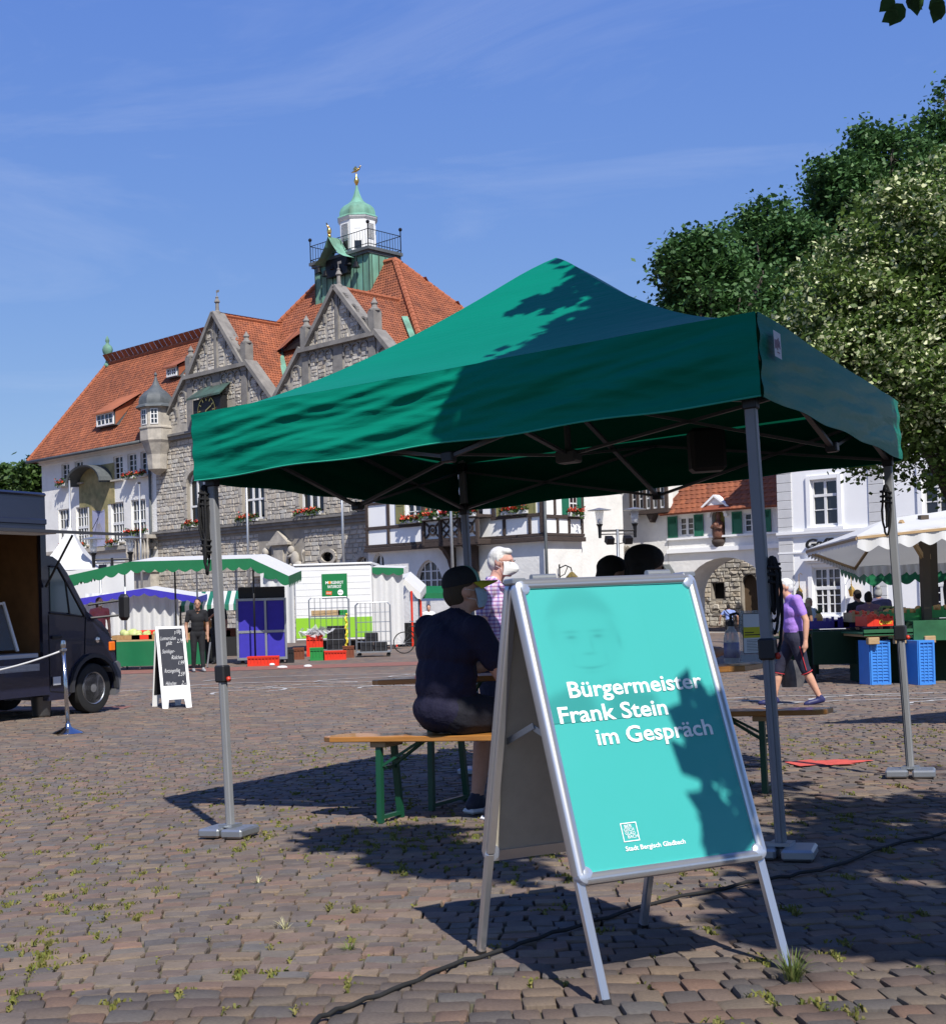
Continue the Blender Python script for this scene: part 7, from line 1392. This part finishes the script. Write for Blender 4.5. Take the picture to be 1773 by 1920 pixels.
# --- grey-haired man in the checked shirt
chk = mat('checked_shirt', (.62, .42, .50), .85); t_ = chk.node_tree; N_ = t_.nodes; tcn = N_.new('ShaderNodeTexCoord'); outs = []
for ax_, sc_ in (('Z', 34), ('X', 30), ('Y', 30)):
    wv_ = N_.new('ShaderNodeTexWave'); wv_.bands_direction = ax_; wv_.inputs['Scale'].default_value = sc_*.32; wv_.inputs['Distortion'].default_value = .3; t_.links.new(tcn.outputs['Object'], wv_.inputs[0]); r_ = N_.new('ShaderNodeValToRGB'); r_.color_ramp.elements[0].position = .55; r_.color_ramp.elements[1].position = .75; r_.color_ramp.elements[0].color = (1, 1, 1, 1); r_.color_ramp.elements[1].color = (.62, .40, .55, 1) if ax_ == 'Z' else (.55, .55, .85, 1); t_.links.new(wv_.outputs['Fac'], r_.inputs[0]); outs.append(r_.outputs[0])
pv = None
for k_, o_ in enumerate(outs):
    m_ = N_.new('ShaderNodeMixRGB'); m_.blend_type = 'MULTIPLY'; m_.inputs[0].default_value = 1 if k_ < 2 else .6
    if pv is None: m_.inputs[1].default_value = (.74, .60, .68, 1)
    else: t_.links.new(pv, m_.inputs[1])
    t_.links.new(o_, m_.inputs[2]); pv = m_.outputs[0]
t_.links.new(pv, N_['Principled BSDF'].inputs['Base Color'])
hp_ = at(940, 1075, 10.35); gp = onground(hp_.x-.12, 10.35)
J = dict(chest=(.02, 0, .715), neck=(.04, 0, .835), head=(.075, 0, .92), shL=(.02, .108, .80), shR=(.02, -.108, .80), elR=(.0, -.14, .63), wrR=(.10, -.12, .50), elL=(.03, .135, .62), wrL=(.16, .08, .52))
o, hf, HM, h, V = person('grey haired man in pink checked shirt and white mask standing behind the table', gp, -.32, J, 1.70, chk, cl('dark_jeans', (.02, .02, .04)), skin('pink', (.60, .33, .26)), mat('grey_hair', (.55, .54, .52), .7, var=.25, scale=60), None, vox=.0105, girth=1.08, hairstyle='grey', headpitch=-.1, headyaw=-.12, fingers=True)
face_mask(o, hf, HM, h, mask_w, .022)
mb = MB()
for s in (-1, 1): mb.tube([hf(.055, s*.008, .006), hf(.056, s*.012, .012), hf(.054, s*.03, .012), hf(.046, s*.038, .004), hf(.052, s*.03, -.008), hf(.057, s*.012, -.006), hf(.055, s*.008, .006)], .0016, 5).tube([hf(.047, s*.038, .008), hf(-.004, s*.048, .008)], .0014, 5)
mb.obj('glasses', M['metal_black'], o)
mb = MB()
for s in (-1, 1): mb.tube([tuple(Vector(V['neck'])+Vector((-.055, s*.02, .015))), tuple(Vector(V['neck'])+Vector((-.02, s*.075, .0))), tuple(Vector(V['neck'])+Vector((.05, s*.055, -.04))), tuple(Vector(V['neck'])+Vector((.085, s*.01, -.075)))], [.02, .022, .022, .014], 8)
mb.obj('collar', chk, o, smooth=True)
# --- two people seated at the far bench behind the poster
sit = dict(pel=(-.02, 0, .31), chest=(.01, 0, .51), neck=(.02, 0, .63), head=(.045, 0, .715), hipL=(0, .055, .29), hipR=(0, -.055, .29), knL=(.23, .07, .28), knR=(.23, -.07, .28), anL=(.22, .07, .05), anR=(.22, -.07, .05), shL=(.01, .11, .595), shR=(.01, -.11, .595), elL=(.07, .15, .43), elR=(.07, -.15, .43), wrL=(.2, .09, .44), wrR=(.2, -.09, .44))
dkh = cl('dark_hair', (.012, .009, .007))
for (px_, top_py, lab, hs) in ((1128, 1046, 'dark haired seated person whose head shows left above the poster frame', 'short'), (1186, 1034, 'person with full dark hair seated beside, head showing above the poster', 'wavy')):
    t = 0 if px_ < 1150 else .32; b = Vector((1.40, 8.17))+Vector((ex_.x, ex_.y))*t; p = at(px_, top_py, b.y); Ht = (p.z-gz(p.x, b.y))/.775
    person(lab, onground(p.x, b.y), TYAW+.5, sit, Ht, blk_c, dark_c, SK2, dkh, vox=.016, hairstyle=hs, headyaw=.2)
# --- man in purple walking left with a bag
purple = cl('purple_shirt', (.36, .20, .62)); p = ground(1492, 1322); pr_ = Vector((p.x, p.y, p.z)); clog = mat('clog', (.02, .022, .09), .5)
J = dict(hipL=(.0, .05, .50), hipR=(0, -.05, .50), knL=(-.055, .055, .29), anL=(-.16, .055, .065), knR=(.10, -.055, .285), anR=(.15, -.055, .055), toeL=(-.075, .06, .016), toeR=(.235, -.06, .016), elL=(-.06, .14, .64), wrL=(-.05, .145, .49), elR=(.0, -.14, .63), wrR=(.06, -.135, .49), chest=(.012, 0, .70), neck=(.03, 0, .815), head=(.06, 0, .895))
hgt = (1322-1086)/2468*p.y/.955
o, hf, HM, h, V = person('man in purple shirt, dark shorts with red piping and blue clogs walking past', pr_, PI-.1, J, hgt, purple, cl('shorts', (.02, .02, .04)), skin('ruddy', (.56, .30, .20)), mat('white_hair', (.6, .6, .58), .8, var=.2, scale=60), clog, vox=.014, legs='short', girth=1.1, hairstyle='grey')
redp = mat('red_piping', (.5, .03, .04), .7)
for s in ('L', 'R'):
    k = Vector(V['kn'+s]); a = Vector(V['an'+s]); hq = Vector(V['hip'+s]); d = (a-k).normalized(); c = k+d*.045*h; q = d.to_track_quat('Z', 'Y').to_matrix()
    MB().tube([c+q @ Vector((.0735*math.cos(t), .0735*math.sin(t), 0)) for t in [2*PI*i/18 for i in range(19)]], .006, 6, cap=False).obj('piping', redp, o); sd = 1 if s == 'L' else -1
    MB().tube([hq.lerp(k, t)+Vector((0, sd*(.101-.027*t)*1.04 if sd > 0 else sd*(.101-.027*t)*1.04, 0)) for t in (.25, .5, .75, 1.0, 1.12)], .006, 6).obj('piping', redp, o)
MB().tube([(-.11, -.04, .53*h*1.0), (-.06, -.15, .50*h)], .002, 4).obj('pocket_seam', M['black'], o)
b = pr_+Vector((.05, .25, 0)); bag = thing('carrier_bag', 'dark shopping bag carried by the walking man in purple', 'bag', b+Vector((0, 0, .22)), .3)
def bagf(u, v):
    a = u*2*PI; k = 1+.25*math.sin(PI*v)+.06*math.sin(a*3+v*4); return (.15*k*math.copysign(abs(math.cos(a))**.7, math.cos(a)), .07*k*math.sin(a), v*.36)
grid(24, 10, bagf).obj('bag_body', mat('bag', (.05, .05, .055), .5, (.12, .11, .11), 6), bag, smooth=True)
for s in (-1, 1): MB().tube([(-.08, s*.05, .35), (-.05, s*.02, .5), (.05, s*.02, .5), (.08, s*.05, .35)], .008, 6).obj('bag_handle', M['black'], bag)
# --- young man at the vegetable stall
p = ground(372, 1260); hgt = (1260-1121)/2468*p.y
person('young man in black polo shirt standing at the green vegetable stall', p, R_(-75), dict(elR=(-.02, -.15, .63), wrR=(.05, -.15, .48), chest=(.03, 0, .71), neck=(.05, 0, .83), head=(.075, 0, .92), anL=(.05, .06, .05), anR=(-.03, -.06, .05)), hgt, blk_c, blk_c, SK2, dkh, mat('sneaker', (.3, .3, .3), .6), vox=.018, headyaw=-.2)
p = ground(407, 1246); person('dark clad trader standing in the shade beside the blue cart', Vector((p.x, 37.6, -.72)), R_(-100), dict(elR=(.08, -.13, .66), wrR=(.12, -.05, .72)), 1.9, blk_c, cl('dark_trousers', (.02, .022, .025)), SK2, dkh, vox=.022)
p = at(398, 1200, 38.2); person('trader in ochre shirt bending over the vegetable stall', Vector((p.x+.1, 38.4, -.72)), R_(165), dict(pel=(-.05, 0, .50), chest=(.12, 0, .64), neck=(.21, 0, .70), head=(.27, 0, .74), shL=(.15, .105, .69), shR=(.15, -.105, .69), elL=(.2, .12, .54), elR=(.2, -.12, .54), wrL=(.27, .1, .45), wrR=(.27, -.1, .45)), 1.75, cl('ochre', (.32, .14, .03)), blk_c, SK2, dkh, vox=.022)
# --- woman beside the van mirror
p = at(186, 1124, 38); Ht = (at(186, 1119, 38).z+.72)
o, hf, HM, h, V = person('woman in pink top and white mask behind the van mirror', Vector((p.x, 38, -.72)), R_(-60), {}, Ht, cl('pink', (.45, .12, .14)), dark_c, SK, cl('brown_hair_long', (.05, .025, .015)), vox=.02, hairstyle='long', headyaw=.3); face_mask(o, hf, HM, h, mask_w, .006)
# --- people by the white house
for px_, tp, Y, lab, rz, tp_m, hgt, hairm in ((1498, 1109, 27, 'man in black striped shirt seen from behind near the white house', 1.7, cl('black_striped', (.012, .012, .014)), 1.78, dkh), (1515, 1121, 28.5, 'blond person in pale blue shirt before the white house window', -1.2, cl('pale_blue', (.5, .6, .75)), 1.66, mat('blond', (.45, .3, .14), .8)), (1607, 1106, 25.5, 'man in black t shirt and flat cap before the white house', 1.8, blk_c, 1.76, dkh), (1627, 1110, 24.8, 'woman in mauve top with shoulder bag between two men', 1.4, cl('mauve', (.16, .09, .14)), 1.68, dkh), (1645, 1099, 25.6, 'tall man in slate blue shirt right of the woman', 1.3, cl('slate_blue', (.09, .085, .16)), 1.84, mat('grey_cap', (.3, .3, .3), .8))):
    p = at(px_, tp, Y); g0 = gz(p.x, Y); person(lab, (p.x, Y, p.z-hgt*.99), rz, dict(elL=(.0, .15, .63), wrL=(.06, .12, .5)), hgt, tp_m, dark_c, SK2, hairm, vox=.024, sleeve='short', hairstyle='bun' if 'woman' in lab else 'short', group=None) if False else person(lab, (p.x, Y, g0), rz, dict(elL=(.0, .15, .63), wrL=(.06, .12, .5)), (p.z-g0)/.99, tp_m, dark_c, SK2, hairm, vox=.024, hairstyle='bun' if 'woman' in lab else 'short')
p = at(1366, 1134, 43); o, hf, HM, h, V = person('stooping person in light blue shirt with black shoulder strap near the archway', (p.x, 43, gz(p.x, 43)), 1.35, dict(pel=(-.03, 0, .50), chest=(.08, 0, .67), neck=(.13, 0, .77), head=(.17, 0, .85), shL=(.09, .11, .74), shR=(.09, -.11, .74), elL=(.06, .2, .64), elR=(.06, -.2, .62), wrL=(.1, .22, .5), wrR=(.1, -.2, .48)), (p.z-gz(p.x, 43))/.91, cl('light_blue', (.20, .26, .50)), blk_c, SK2, dkh, vox=.022, legs='short')
MB().tube([(.02*h, .1*h, .8*h), (-.045*h, .0, .68*h), (-.1*h, -.1*h, .54*h)], .018, 6).obj('shoulder_strap', M['black'], o)
p = at(803, 1133, 44); person('small distant passer-by in white between the stalls', (p.x, 44, -.72), -1.5, {}, p.z+.72, cl('white_shirt', (.7, .7, .7)), dark_c, SK, dkh, vox=.026)
# ================================================================ trees
def crown_pts(blobs, n, seed, shell=.55, hole=.0, clump=None, cs=.35):
    """points through the volume of several lobes, gathered in clumps so that gaps stay between them"""
    q = np.random.default_rng(seed); out = []; vol = np.array([b[3]*b[4]*b[5] for b in blobs]); vol = vol/vol.sum(); ncl = clump or max(30, n//55)
    for b, f in zip(blobs, vol):
        m = max(3, int(ncl*f)); d = q.normal(size=(m, 3)); d /= np.linalg.norm(d, axis=1)[:, None]; r = shell+(1-shell)*q.random(m)**.6; r[q.random(m) < .25] *= .6
        c = d*r[:, None]*np.array(b[3:6])+np.array(b[:3]); k = max(3, int(n*f/m))
        out.append((np.repeat(c, k, 0)+q.normal(size=(m*k, 3))*cs*np.array([1, 1, .6]), np.repeat(q.random(m), k)))
    return np.concatenate([o[0] for o in out]), np.concatenate([o[1] for o in out])
def limbs(base, blobs, r, seed, trunk_h, m='bark', lean=(0, 0)):
    q = random.Random(seed); mb = MB(); b = Vector((0, 0, -.3)); t = Vector((lean[0], lean[1], trunk_h)); pts = [b.lerp(t, i/6)+Vector((q.uniform(-.06, .06), q.uniform(-.06, .06), 0)) for i in range(7)]; mb.tube(pts, [r*1.35, r*1.05, r, r*.95, r*.9, r*.85, r*.8], 10)
    for bl in blobs:
        c = Vector(bl[:3]); s = t-Vector((0, 0, q.uniform(0, trunk_h*.25))); pp = [s, s.lerp(c, .35)+Vector((q.uniform(-.3, .3), q.uniform(-.3, .3), .3)), s.lerp(c, .75)+Vector((q.uniform(-.2, .2), q.uniform(-.2, .2), .2)), c]; mb.tube(pp, [r*.5, r*.36, r*.22, r*.1], 7)
        for k in range(6):
            d = Vector((q.uniform(-1, 1)*bl[3], q.uniform(-1, 1)*bl[4], q.uniform(-.6, .9)*bl[5]))*.75; s2 = s.lerp(c, q.uniform(.55, 1)); mb.tube([s2, s2+d*.5+Vector((0, 0, .15)), s2+d], [r*.16, r*.1, r*.03], 5)
    return mb
def tree(name, label, loc, blobs, n, size, m, seed, r=.25, trunk_h=3, asp=1.5, cs=.35, up=.4, group=None, extra=None, shell=.55, clump=None, lean=(0, 0)):
    o = thing(name, label, 'tree', loc, 0, group); limbs(loc, blobs, r, seed, trunk_h, lean=lean).obj('trunk', M['bark'], o, smooth=True)
    P, cv = crown_pts(blobs, n, seed, shell, clump=clump, cs=cs); u, v = leaf_quads(P, size, up, asp, seed); q = np.random.default_rng(seed+1)
    link('crown', quads_mesh('crown', P, u, v, np.clip(.02+.6*cv+.36*q.random(len(P)), 0, .98), M[m]), o)
    if extra: extra(o, P, cv)
    return o
# linden with pale bracts on the right
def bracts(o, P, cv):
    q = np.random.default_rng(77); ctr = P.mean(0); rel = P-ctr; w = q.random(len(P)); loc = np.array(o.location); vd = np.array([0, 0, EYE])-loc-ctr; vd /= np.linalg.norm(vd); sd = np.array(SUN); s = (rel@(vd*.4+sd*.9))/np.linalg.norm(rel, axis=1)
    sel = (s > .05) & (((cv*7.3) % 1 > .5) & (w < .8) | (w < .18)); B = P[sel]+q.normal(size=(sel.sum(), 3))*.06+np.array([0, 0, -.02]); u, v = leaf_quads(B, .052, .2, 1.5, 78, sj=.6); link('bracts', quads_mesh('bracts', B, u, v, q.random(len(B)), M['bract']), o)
b0 = at(1800, 1150, 27); lin = [(0, 0, 6.2, 3.6, 3.2, 2.6), (-1.9, -.6, 6.1, 2.3, 2.1, 1.6), (.3, -.3, 8.4, 2.5, 2.4, 2.0), (-1.4, -.8, 7.2, 2.2, 2.0, 1.8), (.8, -1.0, 4.2, 1.9, 1.6, .8), (1.5, -.5, 4.4, 2.6, 2.4, 1.5), (.3, -1.3, 5.5, 2.2, 1.8, 1.6), (2.4, .3, 7.2, 2.3, 2.2, 2.2)]
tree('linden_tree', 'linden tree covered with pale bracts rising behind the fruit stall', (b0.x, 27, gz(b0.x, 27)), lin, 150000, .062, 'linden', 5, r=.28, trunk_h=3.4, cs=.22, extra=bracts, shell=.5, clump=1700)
# tall dark trees behind the white house
def bgtree(px_, py_top, py_bot, Y, wpx, label, seed, m='foliage_dark', n=60000, name='park_tree', sz=.155):
    k = 2468/Y; p = at(px_, 1100, Y); zt = at(px_, py_top, Y).z; zb = at(px_, py_bot, Y).z; g0 = gz(p.x, Y); R = wpx/k/2; q = random.Random(seed); Hh = (zt-zb)/2; zc = (zt+zb)/2-g0; bl = []
    for i in range(10):
        a = q.uniform(0, 2*PI); rr = q.uniform(.25, .62); t = q.uniform(-.62, .66); s = math.sqrt(max(.12, 1-t*t)); bl.append((math.cos(a)*R*rr*s, math.sin(a)*R*rr*s*.8, zc+t*Hh, R*q.uniform(.32, .48), R*q.uniform(.32, .48), Hh*q.uniform(.2, .32)))
    bl.append((0, 0, zc, R*.5, R*.5, Hh*.6)); bl.append((q.uniform(-.1, .1)*R, 0, zc+Hh*.72, R*.3, R*.3, Hh*.25))
    for i in range(18):
        a = q.uniform(0, 2*PI); t = q.uniform(-.7, .98); s = math.sqrt(max(.05, 1-t*t))*q.uniform(.8, 1.05); k_ = q.uniform(.1, .2); bl.append((math.cos(a)*R*s, math.sin(a)*R*s*.8, zc+t*Hh*q.uniform(.9, 1.08), R*k_, R*k_, R*k_*.6))
    return tree(name, label, (p.x, Y, g0), bl, n, sz, m, seed, r=.35, trunk_h=max(2.5, (zb-g0)*.9), cs=.5, shell=.62, clump=480)
bgtree(1345, 438, 720, 66, 220, 'dark leafy tree just right of the tent peak', 31)
bgtree(1460, 385, 760, 70, 250, 'taller dark tree with ragged crown behind the linden', 32)
bgtree(1650, 232, 760, 74, 300, 'tallest green tree with open top behind the linden', 33, n=75000)
bgtree(1800, 190, 700, 80, 260, 'tall green tree cut by the right picture edge', 34)
bgtree(1560, 385, 760, 78, 260, 'deep green tree filling in behind the linden crown', 35)
bgtree(10, 878, 960, 95, 110, 'light green tree at the far left behind the van roof', 36, m='foliage', n=14000, sz=.24); bgtree(72, 862, 960, 88, 60, 'small dark tree touching the white wing of the town hall', 37, m='foliage', n=9000, sz=.22)
# the tree above the photographer: its shade falls on tent, poster and paving
q = random.Random(91); qn = np.random.default_rng(92); pts = []; vals = []
def shade(t, L, n, sg):                                         # a leaf clump of the crown standing between the point t and the sun
    c = Vector(t)+SUN*L; pts.append(np.array(c)+qn.normal(size=(n, 3))*np.array([sg, sg, sg*.8])); vals.append(np.full(n, q.random()))
for _ in range(75): shade(tw(q.uniform(.16, 1.5), -1.5, q.uniform(hb, ze)), q.uniform(2.6, 4.4), 34, .075)
for _ in range(190):
    x, y = q.uniform(.1, 1.5), q.uniform(-1.5, -.15)
    if x > .16+(y+1.5)*.42 and abs(y) >= x*.9: t_ = 1-abs(y)/1.5; shade(tw(x, y, ze+hprof(t_)), q.uniform(2.5, 4.2), 34, .075)
for x, y in ((.12, -.5), (.2, -.46), (.3, -.42), (.05, -.55), (.38, -.5), (.25, -.6)): shade(tw(x, y, ze+hprof(1-abs(y)/1.5)), q.uniform(2.4, 3.0), 12, .05)
for _ in range(110): shade(tw(1.5, q.uniform(-1.5, 1.1), q.uniform(hb, ze)), q.uniform(2.6, 4.4), 34, .09)
for _ in range(90): x = q.uniform(.2, 1.5); shade(tw(x, q.uniform(-x, min(x, .9)), ze+hprof(1-x/1.5)), q.uniform(2.6, 4.2), 34, .09)
ML = Matrix.LocRotScale(AC, slope_rot(AY), None) @ leaf(-1)
for (u_, v_, n) in ((.96, .41, 5), (.88, .47, 5), (.97, .50, 7), (.86, .60, 5), (.94, .61, 8), (.80, .66, 5), (.88, .69, 7), (.97, .69, 8), (.95, .77, 5), (.84, .86, 5), (.92, .88, 7), (.81, .90, 4), (.88, .94, 5), (.76, .72, 3)): shade(ML @ Vector((-W2+.03+(2*W2-.06)*u_, -.03-(PH-.06)*v_, .01)), q.uniform(2.3, 2.8), n, .035)
for (a, b) in [(650, 1572), (720, 1590), (790, 1608), (850, 1618), (900, 1600), (800, 1570), (930, 1625), (1480, 1735), (1560, 1740), (1650, 1755), (1730, 1750), (1550, 1670), (1700, 1690), (1500, 1590), (1650, 1610), (1760, 1630), (1640, 1520), (1760, 1510), (1560, 1520), (1490, 1620), (1850, 1700), (1900, 1600), (1850, 1500), (1960, 1750), (2000, 1640), (1920, 1480), (1480, 1690), (1620, 1700), (1740, 1570), (1580, 1560)]:
    for _ in range(9): g0 = ground(a+q.uniform(-42, 42), b+q.uniform(-15, 15)); shade(g0, q.uniform(4.2, 6.6), 34, .085)
for k_ in range(14): shade(tw(1.435+q.uniform(-.03, .03), -1.435, k_*.145), q.uniform(2.6, 4.0), 26, .06)
for (a, b, Y_) in ((1400, 1180, 6.75), (1430, 1200, 6.75), (1415, 1240, 6.75), (1372, 1200, 6.9), (1372, 1235, 6.9), (1400, 1262, 6.7), (1450, 1255, 6.9), (1430, 1335, 7.4), (1480, 1335, 7.4), (1520, 1335, 7.4), (1450, 1400, 7.4), (1450, 1450, 7.4), (1550, 1332, 7.4)): shade(at(a, b, Y_), q.uniform(4.2, 5.4), 30, .07)
for _ in range(700):
    c = Vector((q.uniform(2.2, 11), q.uniform(-7.5, 2.2), q.uniform(4.4, 10))); n = 80; bad = False
    for zz in (0, .6, 1.2, 1.9, 2.6, 3.1):
        s_ = c-SUN*((c.z-zz)/SUN.z)
        if s_.y > 1.9 and -.35*s_.y-.6 < s_.x < .47*s_.y+.7: bad = True
    if bad: continue
    pts.append(np.array(c)+qn.normal(size=(n, 3))*.32); vals.append(np.full(n, q.random()))
P = np.concatenate(pts); cv = np.concatenate(vals)
keep = np.ones(len(P), bool)
rel = P-np.array([0, 0, EYE]); dep = rel@np.array(CF); pxx = PPX+FPX*(rel@np.array(CR))/np.maximum(dep, .01); pyy = PPY-FPX*(rel@np.array(CU))/np.maximum(dep, .01)
keep &= ~((dep > 0) & (pyy > -60) & (pxx < 1850))
P, cv = P[keep], cv[keep]; u, v = leaf_quads(P, .085, .6, 1.2, 93)
ot = thing('shade_tree', 'broad leafed tree overhead, a few leaves showing in the top right corner', 'tree', onground(7.2, -4.2))
off = np.array(ot.location); link('crown', quads_mesh('crown', P-off, u, v, np.clip(.02+.6*cv+.36*qn.random(len(P)), 0, .98), M['foliage_dark']), ot)
mb = MB(); T0 = Vector((0, 0, -.3)); mb.tube([T0, (.05, .02, 1.5), (-.05, .1, 3), (-.2, .3, 4.6)], [.42, .33, .29, .25], 12)
for k in range(16):
    j = q.randrange(len(P)); e = Vector(P[j])-ot.location; s = Vector((-.2, .3, 4.6)); mb.tube([s, s.lerp(e, .4)+Vector((0, 0, .5)), s.lerp(e, .8)+Vector((0, 0, .2)), e], [.12, .08, .04, .012], 6)
# twig with the leaves in the corner of the picture
tw0 = at(1735, -60, 5.6)-ot.location; e0 = Vector(P[P[:, 1].argmax()])-ot.location; mb.tube([e0.lerp(tw0, .0), e0.lerp(tw0, .6)+Vector((0, 0, .2)), tw0, at(1700, 8, 5.6)-ot.location], [.02, .012, .006, .002], 6); mb.obj('trunk', M['bark'], ot, smooth=True)
lf = MB()
for (a, b, ang, L) in ((1692, 6, 2.1, .10), (1700, -8, .6, .09), (1683, 20, 2.6, .075), (1752, -8, 1.2, .10), (1765, 2, 1.9, .09), (1715, -18, 1.4, .1), (1676, -6, 2.4, .08)):
    c = at(a, b, 5.6)-ot.location; dx = Vector((math.cos(ang), .25, -math.sin(ang))); dy = Vector((math.sin(ang), .1, math.cos(ang))); pr = [(0, 0), (.1, .32), (.35, .5), (.6, .42), (.8, .2), (1, 0), (.8, -.2), (.6, -.42), (.35, -.5), (.1, -.32)]
    lf.add([c+dx*x*L+dy*y*L*.8+Vector((0, .01*abs(y), 0)) for x, y in pr], [tuple(range(10))], 0, .3)
lf.obj('leaf_cluster', M['foliage_dark'], ot)
